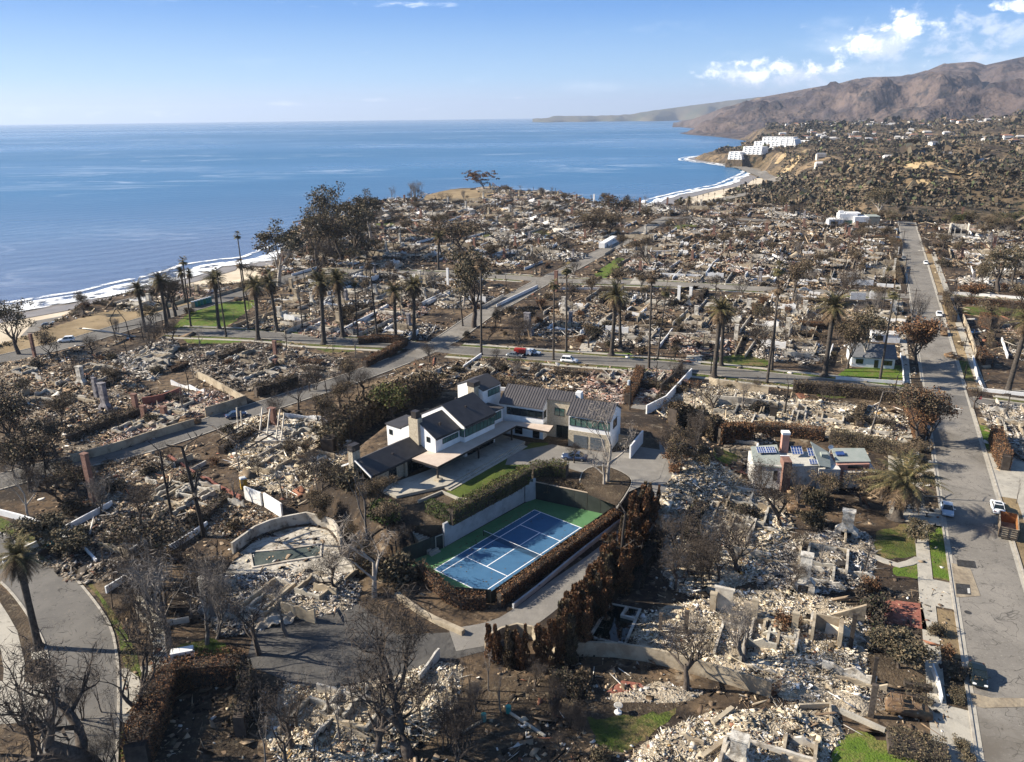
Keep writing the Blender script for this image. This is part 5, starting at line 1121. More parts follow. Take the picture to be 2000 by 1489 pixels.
def cypress(seed, m):
    """several narrow scorched columns of upright sprays on one stool"""
    root = empty('burnt_cypress', (0, 0, -500)); r = np.random.default_rng(seed); Vs = []
    for k in range(6):
        cx, cy = r.normal(size=2) * .75; hh = r.uniform(3.2, 5.2); n = 1500; t = r.random(n) ** .8; rad = .42 * (1 - t) ** .5 * (.6 + .5 * np.sin(t * 14 + k)) + .12; a = r.uniform(0, 6.283, n)
        C = np.column_stack([cx + rad * np.cos(a), cy + rad * np.sin(a), .15 + t * hh]); u = np.column_stack([np.cos(a) * .55, np.sin(a) * .55, np.ones(n)]) + r.normal(size=(n, 3)) * .35; u /= np.linalg.norm(u, axis=1)[:, None]
        v = np.cross(u, r.normal(size=(n, 3))); v /= np.linalg.norm(v, axis=1)[:, None]; s_ = r.uniform(.10, .24, n)[:, None]; Vs.append(np.stack([C - u * s_, C + v * s_ * .28, C + u * s_, C - v * s_ * .28], 1).reshape(-1, 3))
    V_ = np.concatenate(Vs); np_mesh('foliage', V_, np.arange(len(V_)).reshape(-1, 4), m, root)
    segs, _ = rnd_tree(seed, 4.6, levels=2, multi=5, r0=.08, spread=.3, up=1.); v, f = tube_arr(segs, 3); MB().add(v, f).build('stems', M_bark, root)
    root['h'] = 5.2; PROTOS.append(root); return root
CYP = [cypress(21, M_leafr), cypress(22, M_leafb), cypress(23, M_leafr)]
def make_palm(seed, h, green=True):
    rg = random.Random(seed); root = empty('date_palm', (0, 0, -500))
    lean = Vector((rg.uniform(-.03, .03), rg.uniform(-.03, .03), 1))
    pts = [lean * (h * t) for t in (0, .015, .05, .12, .5, .9, 1)]; MB().tube(pts, [.95, .72, .5, .42, .37, .42, .5], 10).build('trunk', M_ptrunk, root, True)
    top = pts[-1]
    def fronds(n, el0, el1, L0, m, name, droop):
        V = []; Fc = []
        for i in range(n):
            az = rg.uniform(0, 6.283); el = math.radians(rg.uniform(el0, el1)); L_ = L0 * rg.uniform(.82, 1.1); q = Vector(top); d = Vector((math.cos(az) * math.cos(el), math.sin(az) * math.cos(el), math.sin(el)))
            side = Vector((-math.sin(az), math.cos(az), 0)); S = 11; prev = None
            for s in range(S + 1):
                t = s / S; wd = .46 * math.sin(math.pi * (.12 + .86 * t)) ** .7
                dd = Vector((d.x, d.y, d.z - droop * t * 1.6)).normalized(); 
                if s: q = q + dd * L_ / S
                # spine plus leaflets swept forward on both sides
                if s:
                    for sg in (-1, 1):
                        for hh in (0, .5):
                            c = prev.lerp(q, hh); b = len(V); tip = c + side * (sg * wd) + dd * (L_ * .07) + Vector((0, 0, -.22 * wd - .05 * rg.random()))
                            V += [tuple(c), tuple(c + dd * (L_ * .035)), tuple(tip + dd * .04), tuple(tip)]; Fc.append((b, b + 1, b + 2, b + 3))
                    b = len(V); V += [tuple(prev - side * .04), tuple(prev + side * .04), tuple(q + side * .03), tuple(q - side * .03)]; Fc.append((b, b + 1, b + 2, b + 3))
                prev = Vector(q)
        MB().add(V, Fc).build(name, m, root)
    fronds(46, 8, 78, 3.6, M_frond, 'crown', .62); fronds(38, -55, 5, 3.1, M_skirt, 'dead_fronds', .9)
    root['h'] = h + 2.0; PROTOS.append(root); return root
DPALM = [make_palm(5, 12), make_palm(6, 12), make_palm(7, 12)]
def make_fan(seed, h):
    rg = random.Random(seed); root = empty('fan_palm', (0, 0, -500)); lean = Vector((rg.uniform(-.02, .02), rg.uniform(-.02, .02), 1))
    pts = [lean * (h * t) for t in (0, .02, .3, .7, 1)]; MB().tube(pts, [.42, .28, .22, .18, .17], 7).build('trunk', M_ptrunk, root, True); top = pts[-1]; V = []; Fc = []
    for i in range(34):
        az = rg.uniform(0, 6.283); el = math.radians(rg.uniform(-70, 70)); d = Vector((math.cos(az) * math.cos(el), math.sin(az) * math.cos(el), math.sin(el))); base = top + d * rg.uniform(.5, .9); side = Vector((-math.sin(az), math.cos(az), 0)); upv = d.cross(side)
        for k in range(9):
            a = (k - 4) * .3; tip = base + (d * math.cos(a) + side * math.sin(a)) * rg.uniform(.7, 1.0) + Vector((0, 0, -.25)); b = len(V)
            V += [tuple(base), tuple(base.lerp(tip, .55) + side * .09), tuple(tip), tuple(base.lerp(tip, .55) - side * .09)]; Fc.append((b, b + 1, b + 2, b + 3))
        b = len(V); V += [tuple(top - side * .03), tuple(top + side * .03), tuple(base + side * .02), tuple(base - side * .02)]; Fc.append((b, b + 1, b + 2, b + 3))
    MB().add(V, Fc).build('crown', M_frond if seed % 2 else M_skirt, root); root['h'] = h + 1; PROTOS.append(root); return root
FPALM = [make_fan(s, 18) for s in (1, 2, 3)]
USED = set()
def put(proto, x, y, h=None, label=None, cat=None, group=None, wide=None, z=None, rz=None, rg=random.Random(77)):
    o = copy_tree(proto)
    s = (h / proto['h']) if h else 1.; o.scale = (s * (wide or 1), s * (wide or 1), s)
    o.location = (x, y, zat(x, y) if z is None else z); o.rotation_euler = ((0, 0) if rz is not None else (rg.gauss(0, .03), rg.gauss(0, .03))) + (rg.uniform(0, 6.28) if rz is None else rz,)
    if 'h' in o: del o['h']
    if label: tag(o, label, cat, group)
    return o
PLACED = []     # (x, y, r): keeps scattered trees off one another
def tree_px(proto, bx, by, ty, label, cat='tree', group=None, wide=None, z0=None, rz=None):
    """stand a plant at a photo point, as tall as the photo shows it"""
    x, y, z = GT(bx, by)
    if z0 is not None: x, y = G(bx, by, z0); z = z0
    h = GD(bx, ty, math.hypot(x, y))[2] - z; PLACED.append((x, y, 2.))
    return put(proto, x, y, max(1., h), label, cat, group, wide, z, rz)
g_ = 'date palms along the streets'
for k, (bx, by, ty, lab) in enumerate([(284, 648, 552, 'scorched date palm with shrivelled small crown beside the bluff road, leftmost of the palm row'), (327, 640, 536, 'date palm just right of the shrivelled one, in front of the bare seaside tree'), (363, 590, 525, 'date palm standing behind the row beside the bluff road'),
        (428, 643, 535, 'date palm on the bright green lawn by the portable toilets'), (504, 664, 545, 'date palm between the green lawn and the white low wall, fifth along the street'), (542, 648, 540, 'date palm behind the white low wall, sixth along the street'),
        (633, 672, 536, 'date palm in front of the charred flat lots, seventh along the street'), (670, 658, 532, 'date palm beside the seventh one, at the bend of the lot wall'), (773, 665, 556, 'date palm by the brown clipped hedge, left one of a pair'), (809, 664, 544, 'date palm by the brown clipped hedge, right one of a pair'),
        (1194, 694, 560, 'large full-crowned date palm by the long concrete driveway'), (1212, 680, 580, 'darker date palm half hidden behind the large full-crowned one'), (1394, 737, 588, 'dark date palm on the near verge of the palm street by its driveway'), (1408, 714, 596, 'date palm just behind the dark one on the verge'),
        (1610, 735, 580, 'tall date palm with broad crown near the grey cottage'), (1967, 768, 605, 'date palm at the right edge by the low patterned wall'), (76, 1266, 1055, 'nearest date palm, beside the curving street'), (856, 527, 456, 'lone dark date palm in the blocks toward the headland'),
        (1342, 420, 388, 'small far date palm beside the end of the diagonal street'), (372, 582, 530, 'date palm behind the bare seaside trees'), (1975, 560, 500, 'dim date palm behind the dark trees on the right')]):
    tree_px(DPALM[k % 3], bx, by, ty - 4, lab, 'palm tree', g_)
g_ = 'thin fan palms along the streets'
for k, (bx, by, ty, lab) in enumerate([(478, 565, 452, 'tallest thin fan palm against the sea'), (485, 645, 505, 'thin fan palm just below the tallest one'), (442, 658, 522, 'thin fan palm by the surf break, bare trunk reaching the street'), (373, 638, 500, 'thin fan palm rising over the seaside trees'),
        (737, 662, 505, 'thin fan palm left of the brown clipped hedge, taller of two'), (699, 658, 545, 'thin fan palm left of the brown clipped hedge, shorter of two'), (904, 637, 518, 'thin fan palm in front of the dense dark tree, left one'), (940, 694, 506, 'thin fan palm in front of the dense dark tree, right one'),
        (1106, 687, 515, 'thin fan palm by the white car, taller of two'), (1081, 703, 545, 'thin fan palm by the white car, shorter of two'), (1267, 721, 530, 'thin fan palm at the rose rubble, taller of two'), (1284, 702, 562, 'thin fan palm at the rose rubble, shorter of two'),
        (1507, 723, 512, 'thin fan palm by the white slab driveway, taller of two'), (1498, 748, 548, 'thin fan palm by the white slab driveway, nearer of two'), (1718, 744, 560, 'slim fan palm before the cottage lawn'), (1725, 600, 518, 'slim fan palm at the second cross street corner'),
        (591, 640, 540, 'thin fan palm over the flat lots of the palm street'), (533, 600, 520, 'short thin fan palm by the sea road end'), (717, 560, 505, 'short fan palm beside the second street bend')]):
    tree_px(FPALM[k % 3], bx, by, ty, lab, 'palm tree', g_)
for k, (px, py, ty) in enumerate([(1322, 408, 378), (1361, 404, 372), (1381, 398, 369), (1395, 400, 372), (1468, 372, 357), (1475, 371, 357), (1412, 392, 380), (1372, 400, 390)]):
    x, y = G(px, py + 6, -37.); D = math.hypot(x, y); put(FPALM[k % 3], x, y, 15, 'small palm standing above the far beach, %s from the left' % ['first', 'second', 'third', 'fourth', 'fifth', 'sixth', 'seventh', 'eighth'][[0, 1, 3, 4, 6, 7, 5, 2][k]], 'palm tree', 'palms above the far beach')
# crushed palm in front of the solar house
SQUAT = make_palm(9, 4.2)
tree_px(SQUAT, 1752, 1012, 905, 'squat date palm with a drooping skirt of dead fronds left of the silver car', 'palm tree', wide=1.25)
# named single trees
T = tree_px
T(EUCA[1], 38, 692, 585, 'dark leafy tree at the left edge by the bluff road', wide=1.1)
T(BARE[1], 332, 622, 518, 'thin-leaved burnt tree at the bluff edge, left of two'); T(BARE[2], 342, 618, 522, 'burnt tree at the bluff edge, right of two', wide=1.1)
T(BROWN[0], 345, 606, 545, 'small brown tree under the seaside palms')
T(EUCA[0], 545, 560, 432, 'big grey-brown round tree on the bluff, left of the tall dark trees', wide=1.35)
T(OAK2, 612, 552, 465, 'black bare spreading tree in front of the tan cliff')
T(EUCA[1], 648, 500, 362, 'tallest eucalyptus on the promontory, thin clumped crown', wide=.9); T(EUCA[1], 622, 520, 408, 'dark eucalyptus beside the tan cliff', wide=1.1)
T(EUCA[1], 690, 505, 388, 'dense dark tree right of the tallest eucalyptus', wide=1.3); T(BROWN[2], 668, 512, 425, 'brown broad tree below the tall eucalyptus', wide=1.2)
T(EUCA[0], 725, 470, 370, 'thin-crowned eucalyptus against the sea', wide=1.0); T(BARE[3], 765, 402, 363, 'small pale-limbed tree against the sea')
T(BARE[5], 812, 400, 351, 'black fan-shaped bare tree against the sea', wide=1.2); T(FLATT, 945, 372, 333, 'wind-bent brown tree at the tip of the promontory', wide=1.3)
T(BROWN[2], 905, 500, 430, 'large dark brown tree in the promontory lots', wide=1.6); T(BROWN[2], 860, 495, 440, 'dark brown tree left of the large one', wide=1.3)
T(EUCA[1], 925, 640, 486, 'tall dense dark tree beside the diagonal street', wide=1.0); T(EUCA[0], 905, 600, 500, 'olive leaning tree left of the dense dark one', wide=.7)
T(FLATT, 1190, 402, 380, 'small umbrella-shaped brown tree by the sea'); T(BROWN[0], 1215, 440, 385, 'red-brown round tree at the sea end of the diagonal street', wide=1.6); T(BROWN[2], 1150, 460, 415, 'dark brown thicket tree by the diagonal street', wide=1.9)
T(BROWN[2], 1190, 458, 418, 'second dark brown thicket tree by the diagonal street', wide=1.6)
T(EUCA[0], 1690, 715, 598, 'tall olive-brown eucalyptus behind the cottage', wide=1.15); T(BROWN[2], 1655, 720, 628, 'rusty brown tree left of the cottage', wide=.8)
T(BROWN[1], 1789, 712, 622, 'round red-brown tree on the street side of the cottage', wide=1.0); T(BARE[5], 1778, 640, 568, 'bare fan-shaped tree at the second crossing', wide=1.3)
T(OAK2, 1478, 692, 612, 'bare multi-stemmed tree in a white planter', wide=1.0); T(OAK2, 1622, 600, 512, 'black bare spreading tree above the tall palm', wide=1.1); T(BROWN[2], 1548, 590, 505, 'narrow dark tree beside the second cross street', wide=.7)
T(EUCA[0], 1716, 432, 358, 'olive tree beside the far white house', wide=1.5); T(EUCA[1], 1950, 570, 478, 'large dark green tree at the right edge', wide=1.4); T(EUCA[1], 1920, 562, 520, 'dark leafy tree left of the large right edge one', wide=1.3)
T(BROWN[1], 1898, 590, 553, 'round rust-coloured tree on the right cross street', wide=1.6); T(BROWN[2], 1985, 602, 555, 'brown rounded tree at the right edge of the cross street', wide=1.6)
T(BROWN[0], 1790, 870, 760, 'brown-leaved street tree by the long hedge corner, left of two', wide=1.0); T(BROWN[1], 1812, 862, 765, 'brown-leaved street tree by the long hedge corner, right of two', wide=.9)
T(BARE[1], 1902, 800, 745, 'bare small tree by the stop sign'); T(THIN[0], 1985, 985, 935, 'thin bare tree behind the white car'); T(BARE[3], 1900, 700, 660, 'leafless tree near the burnt car')
T(SYC, 1187, 942, 770, 'tall pale sycamore in the courtyard planting bed'); T(SYC, 1180, 948, 850, 'lower pale sycamore leaning toward the parked car', wide=1.4, rz=2.)
T(BARE[1], 1122, 905, 862, 'small bare tree at the corner of the courtyard', z0=PADZ)
T(SYC, 733, 1165, 1010, 'pale twisted dead tree left of the tennis court', wide=1.5, rz=1.); T(THIN[1], 716, 1062, 870, 'thin pale trunk in front of the porch gable')
T(GREENT, 770, 822, 748, 'green leafy tree behind the modern house', wide=1.5)
T(OAK, 193, 1505, 1225, 'nearest black bare oak over the bottom of the curving street', wide=1.0); T(OAK2, 272, 1436, 1225, 'black bare oak leaning over the street, right of the nearest', wide=.9); T(THIN[0], 258, 1492, 1330, 'slender black trunk right of the nearest oak')
T(OAK2, 795, 1478, 1215, 'large dark twiggy tree at the bottom in front of the forecourt', wide=1.0); T(BARE[2], 738, 1470, 1290, 'dark bare tree left of the large twiggy tree'); T(BARE[1], 1342, 1350, 1205, 'black bare tree casting shade on the tan wall', wide=1.15)
T(BARE[2], 1437, 1122, 1000, 'dark dense-twigged tree in the cream rubble', wide=1.2); T(OAK2, 1525, 1030, 880, 'bare tree with bent trunk before the brick tower', wide=.8); T(THIN[2], 1600, 1112, 1025, 'charred tree stub with short twigs in the grey ash'); T(BARE[0], 1560, 1000, 905, 'bare grey tree before the solar house', wide=.9)
T(BROWN[2], 1620, 985, 925, 'brown-leaved scrubby tree before the solar house, left', wide=1.3); T(BROWN[0], 1680, 988, 932, 'brown-leaved scrubby tree before the solar house, right', wide=1.3); T(BROWN[2], 1722, 975, 920, 'grey-brown scrubby tree near the squat palm', wide=1.4)
T(BROWN[2], 1770, 905, 860, 'dark tree behind the squat palm', wide=1.4)
T(BARE[3], 352, 1300, 1040, 'tall grey bare tree beside the footpath, tallest of the thicket'); T(BARE[5], 425, 1245, 1110, 'grey bare tree by the white ruined pillar'); T(BARE[0], 508, 1278, 1135, 'bare grey tree at the steps of the forecourt'); T(BARE[3], 562, 1242, 1120, 'slim grey tree before the crumpled white sheet')
T(POLE_T[0], 399, 1047, 826, 'tall charred conifer trunk in the ash lots, right of two'); T(POLE_T[1], 339, 1025, 850, 'tall charred conifer trunk in the ash lots, left of two')
T(POLE_T[1], 92, 960, 850, 'dark charred conifer at the left edge'); T(BROWN[2], 60, 960, 850, 'dark leafless thicket tree at the left edge, nearer', wide=1.2); T(BROWN[2], 25, 900, 760, 'dense black tree at the left edge', wide=1.0)
T(SYC, 55, 1010, 900, 'pale forked dead tree by the long white wall', wide=1.0, rz=.5); T(POLE_T[0], 1212, 1140, 980, 'black charred trunk between the lane and the rubble'); T(BROWN[0], 112, 895, 820, 'brown sparse tree near the tan street wall', wide=1.2)
T(BROWN[2], 120, 830, 770, 'dark sparse tree beside the fallen white walls', wide=1.2); T(BROWN[0], 310, 1130, 1010, 'rusty brown tree behind the grey thicket', wide=1.3); T(DOME, 82, 1068, 1005, 'olive green rounded bush tree beside the teal cabin', wide=1.5)
T(DOME, 140, 1085, 1035, 'broad brown bush right of the teal cabin', 'bush', wide=1.6); T(SHRUB['olive'], 770, 1128, 1080, 'yellow-green bush below the court stairs', 'bush', wide=1.3); T(SHRUB['green'], 745, 1015, 980, 'leafy bush at the corner of the terrace', 'bush', wide=1.5)
T(DOME, 1758, 1305, 1236, 'round grey-brown garden tree in the front garden by the pavement', wide=1.25)
T(DOME, 1790, 1062, 1020, 'brown bush on the small lawn', 'bush', wide=1.3); T(SHRUB['dark'], 1705, 1205, 1165, 'dark bush on the terracotta terrace', 'bush', wide=1.2)
for k, (px, py, r) in enumerate([(1868, 1318, 20), (1872, 1352, 10), (1870, 1365, 9), (1812, 928, 9), (1805, 905, 8), (1880, 1455, 8), (1885, 1478, 8)]):
    T(SHRUB['olive' if k != 0 else 'brown'], px, py + 4, py - r, ['rust-brown round bush at the kerb by the dark car', 'yellow-green clump near the kerb, upper one', 'yellow-green clump near the kerb, lower one', 'small golden shrub by the upper driveway', 'tiny olive shrub in the kerbside bed', 'small green shrub at the bottom kerb, upper', 'small green shrub at the bottom kerb, lower'][k], 'bush', wide=1.4)

# hedges: dense leaf-sized faces over a dark twig core
def hedge(pts, h, wd, m, label, z0=None, dens=60, size=.125, rag=.45, name='hedge', seed=0, px=True):
    p = gp(pts, z0 or 0.) if px else pts
    p = spline(p, 1.); rg = np.random.default_rng(seed or int(abs(p[0][0] * 100)) + 1); e = empty(name, (0, 0, 0), 0, label, 'hedge')
    nn = nrm(p); zz = [height(*q) if z0 is None else z0 for q in p]
    MB().wall(p, h * .86, wd * .72, lambda x, y: (height(x, y) if z0 is None else z0) - .2).build('twig_core', M_twig, e)
    P = np.array(p); Nn = np.array(nn); Zz = np.array(zz); Ld = len(p) - 1
    n = int(Ld * (2 * h + wd) * dens); i = rg.integers(0, Ld, n); t = rg.random(n)[:, None]; c = P[i] * (1 - t) + P[i + 1] * t; nv = Nn[i]; z = Zz[i]
    a = rg.random(n) * (2 * h + wd); side = np.where(a < h, -1, np.where(a < 2 * h, 1, 0)); zz_ = np.where(a < h, a, np.where(a < 2 * h, a - h, h)); off = np.where(side == 0, (a - 2 * h) - wd / 2, side * wd / 2)
    wav = np.array([mnoise.noise(Vector((q[0] * .8, q[1] * .8, k_ * .9))) for q, k_ in zip(c[:4000], zz_[:4000])]); wav = np.resize(wav, n) * 0 + np.array([math.sin(q[0] * 1.9 + q[1] * .7) * math.cos(q[1] * 1.3) for q in c]) * rag * .5
    off = off * (1 + wav * .4); zf = z + zz_ * (1 + wav * .22) + rg.normal(size=n) * .07
    C = np.column_stack([c[:, 0] + nv[:, 0] * off, c[:, 1] + nv[:, 1] * off, zf]); V_, F_ = leaf_arr(C, 1, .14, size, seed + 5); np_mesh('foliage', V_, F_, m, e)
    kk = max(n // 9, 12); i = rg.integers(0, Ld, kk); t = rg.random(kk)[:, None]; c = P[i] * (1 - t) + P[i + 1] * t; of = rg.uniform(-.55, .55, kk) * wd; z0_ = Zz[i] + h * rg.uniform(.5, .95, kk)       # bare shoots sticking out
    b = np.column_stack([c + Nn[i] * of[:, None], z0_]); d = np.column_stack([Nn[i] * (of / wd * .9)[:, None] + rg.normal(size=(kk, 2)) * .25, np.ones(kk)]) * rg.uniform(.3, .95, kk)[:, None]; sd_ = rg.normal(size=(kk, 3)) * .014
    np_mesh('bare_shoots', np.stack([b - sd_, b + sd_, b + d + sd_ * .4, b + d - sd_ * .4], 1).reshape(-1, 3), np.arange(4 * kk).reshape(-1, 4), M_stk, e)
    return e
hedge([(-9.9, 108.2), (-5, 113.9), (0, 119.7), (2.6, 123.2)], 2.8, 2.0, M_leafm, 'tall clipped hedge on top of the grey retaining wall, green at its near end', PADZ, px=False)
hedge([(-9.4, 108.4), (-13.5, 112.2)], 2.1, 1.6, M_leafg, 'bright green hedge returning at the near corner of the upper lawn', PADZ, px=False)
hedge([(3.2, 124.3), (6.5, 125.5), (9.5, 124.6)], 2.4, 2.2, M_leafm, 'green hedge at the far corner of the court beside the courtyard', PADZ, px=False, rag=.8)
hedge([(4.5, 123.9), (11, 121.2), (17.4, 117.6)], 1.6, 2.4, M_leafb, 'low brown hedge above the far court fence', 1.8, px=False, rag=.9)
hedge([(17.7, 115.6), (8.4, 104.6), (-2.1, 91.6)], 2.3, 1.1, M_leafr, 'long rust-brown hedge along the right side of the court', 0., px=False)
hedge([(-3.9, 91.4), (-8.3, 92.2), (-13.9, 99.8)], 2.1, 1.3, M_leafr, 'rust-brown hedge round the near left corner of the court', 0., px=False)
hedge([(672, 858), (720, 825), (790, 792), (850, 770)], 5.2, 4.0, M_leafb, 'tall brown overgrown hedge behind the modern house', rag=1.4, size=.3, dens=24)
hedge([(640, 890), (690, 838), (760, 800), (840, 762)], 4.2, 3.4, M_leafo, 'olive-brown outer hedge behind the modern house', rag=1.6, size=.3, dens=20)
hedge([(1310, 862), (1345, 852), (1400, 868)], 4.6, 3.0, M_leafb, 'big shaggy brown hedge right of the lane', rag=1.2, size=.24)
hedge([(1400, 872), (1440, 866), (1470, 868)], 4.2, 2.6, M_leafr, 'tall orange-brown hedge left of the solar house', rag=1.0, size=.22)
hedge([(1470, 848), (1540, 852), (1610, 860)], 2.6, 1.8, M_leafr, 'dark brown clipped hedge behind the solar house')
hedge([(1620, 862), (1700, 878), (1770, 895)], 2.6, 2.2, M_leafo, 'olive hedge running from the solar house to the street')
hedge([(1548, 765), (1660, 775), (1768, 788)], 2.9, 1.6, M_leafb, 'long brown clipped hedge along the palm street by the crossing')
hedge([(1768, 788), (1785, 830), (1795, 870)], 2.8, 1.8, M_leafr, 'brown hedge running beside the long street from the crossing')
hedge([(270, 1500), (300, 1420), (335, 1345), (400, 1330), (478, 1325)], 3.4, 3.0, M_leafr, 'massive square-cut brown hedge at the bottom left by the path', dens=70, size=.12)
hedge([(480, 1328), (484, 1380), (470, 1440)], 3.2, 1.6, M_leafd, 'dark right arm of the massive hedge at the bottom left', dens=50, size=.13)
hedge([(700, 672), (745, 668), (792, 672)], 2.0, 2.0, M_leafr, 'clipped rust hedge, back side of the rectangle by the diagonal street')
hedge([(792, 674), (760, 694), (712, 718)], 2.2, 1.8, M_leafr, 'clipped rust hedge, street side of the rectangle by the diagonal street')
hedge([(500, 775), (540, 765), (580, 752)], 3.0, 2.0, M_leafb, 'sparse brown hedge behind the tan street wall', rag=.9)
hedge([(1560, 640), (1600, 642), (1640, 640)], 2.0, 2.2, M_leafr, 'brown hedge in the middle block behind the tall palm')
hedge([(1845, 582), (1850, 600), (1862, 630)], 2.4, 1.4, M_leafb, 'brown hedge at the corner across the long street')
hedge([(1862, 592), (1930, 598), (2040, 606)], 2.4, 1.4, M_leafr, 'long rust hedge along the right cross street')
hedge([(1732, 1456), (1785, 1468), (1850, 1484)], 1.3, 3.4, M_leafo, 'wide brown-green hedge mass at the bottom by the driveway', dens=60, size=.12)
hedge([(1765, 1338), (1795, 1343), (1820, 1348)], .8, 1.0, M_leafo, 'low olive hedge beside the small front walk', dens=60, size=.1)
hedge([(1770, 1362), (1800, 1368), (1822, 1378)], .8, 1.0, M_leafo, 'low olive hedge above the burnt car', dens=60, size=.1)
hedge([(1290, 1050), (1262, 1100), (1240, 1150)], 1.6, 1.6, M_leafd, 'dark low hedge line left of the cream rubble', rag=1.)
hedge([(1250, 735), (1240, 765), (1225, 790)], 3.0, 2.2, M_leafr, 'brown hedge beside the white lane wall', rag=.9)
hedge([(1712, 470), (1745, 474), (1752, 486)], 2.2, 5, M_leafb, 'brown hedge block near the far end of the long street', rag=.9)
hedge([(1745, 505), (1752, 530), (1758, 555)], 2.2, 1.8, M_leafb, 'brown hedge left of the long street before the second crossing', rag=.6)
hedge([(1916, 634), (1940, 642)], 4.0, 3.0, M_leafr, 'rusty upright clump right of the tan street wall', rag=.6)
hedge([(1940, 862), (1948, 890), (1962, 920)], 3.6, 1.8, M_leafr, 'rust hedge by the white broken wall on the right edge', rag=.8)
def hedge_proto(seed, m, L0=9.):
    o = hedge([(i * L0 / 5 - L0 / 2, .4 * math.sin(i + seed)) for i in range(6)], 1.9, 1.5, m, 'x', 0., dens=40, size=.17, rag=.8, seed=seed, px=False)
    for k_ in ('label', 'category'): del o[k_]
    o['h'] = 1.9; PROTOS.append(o); return o
HEDGES = [hedge_proto(3, M_leafb), hedge_proto(4, M_leafr), hedge_proto(5, M_leafd), hedge_proto(6, M_leafb, 14.)]
# shaggy burnt cypresses below the court lane
rg = random.Random(9)
for k, t in enumerate(np.linspace(0, 1, 24)):
    px = 1085 + (1262 - 1085) * t; py = 1290 + (1000 - 1290) * t
    T(CYP[k % 3], px + rg.uniform(-12, 14) + 22 * math.sin(math.pi * t), py, py - 92 + 30 * t + rg.uniform(-14, 10), 'burnt rust-brown cypress in the row right of the lane, %s from the bottom' % ORD[k], 'cypress tree', 'burnt cypresses beside the lane', wide=rg.uniform(.85, 1.15))
for k, (px, py, ty) in enumerate([(968, 1290, 1218), (990, 1300, 1222), (1020, 1298, 1225)]): T(CYP[k], px, py, ty, 'brown cypress by the curved tan wall, %s from the left' % ['first', 'second', 'third'][k], 'cypress tree', wide=.8)
# ---------------------------------------------------------------- vehicles
M_tyre = mat('tyre_rubber', (.02, .02, .02), rough=.9); M_rim = mat('alloy', (.35, .36, .37), rough=.35, metal=.8)
M_lamp = mat('lamp_glass', (.75, .76, .74), rough=.15); M_tail = mat('tail_lamp', (.25, .01, .01), rough=.2)
M_rust = mix_mat('rusted_burnt_metal', [((.20, .13, .07), 1.2, .45, .6, 1), ((.06, .045, .035), 2., .54, .66, 2), ((.38, .33, .26), 1.5, .58, .68, 3)], (.13, .085, .055), bump=.2, bscale=6)
def car_paint(name, c): 
    m = mat('paint_' + name, c, rough=.3, spec=.6); m.node_tree.nodes['Principled BSDF'].inputs['Coat Weight'].default_value = .12; return m
def loft(mb, st_):
    n = len(st_[0]); b = [p for s in st_ for p in s]; fs = [(i * n + k, (i + 1) * n + k, (i + 1) * n + (k + 1) % n, i * n + (k + 1) % n) for i in range(len(st_) - 1) for k in range(n)]
    fs += [tuple(range(n)), tuple(range(len(b) - 1, len(b) - n - 1, -1))]; mb.add(b, fs)
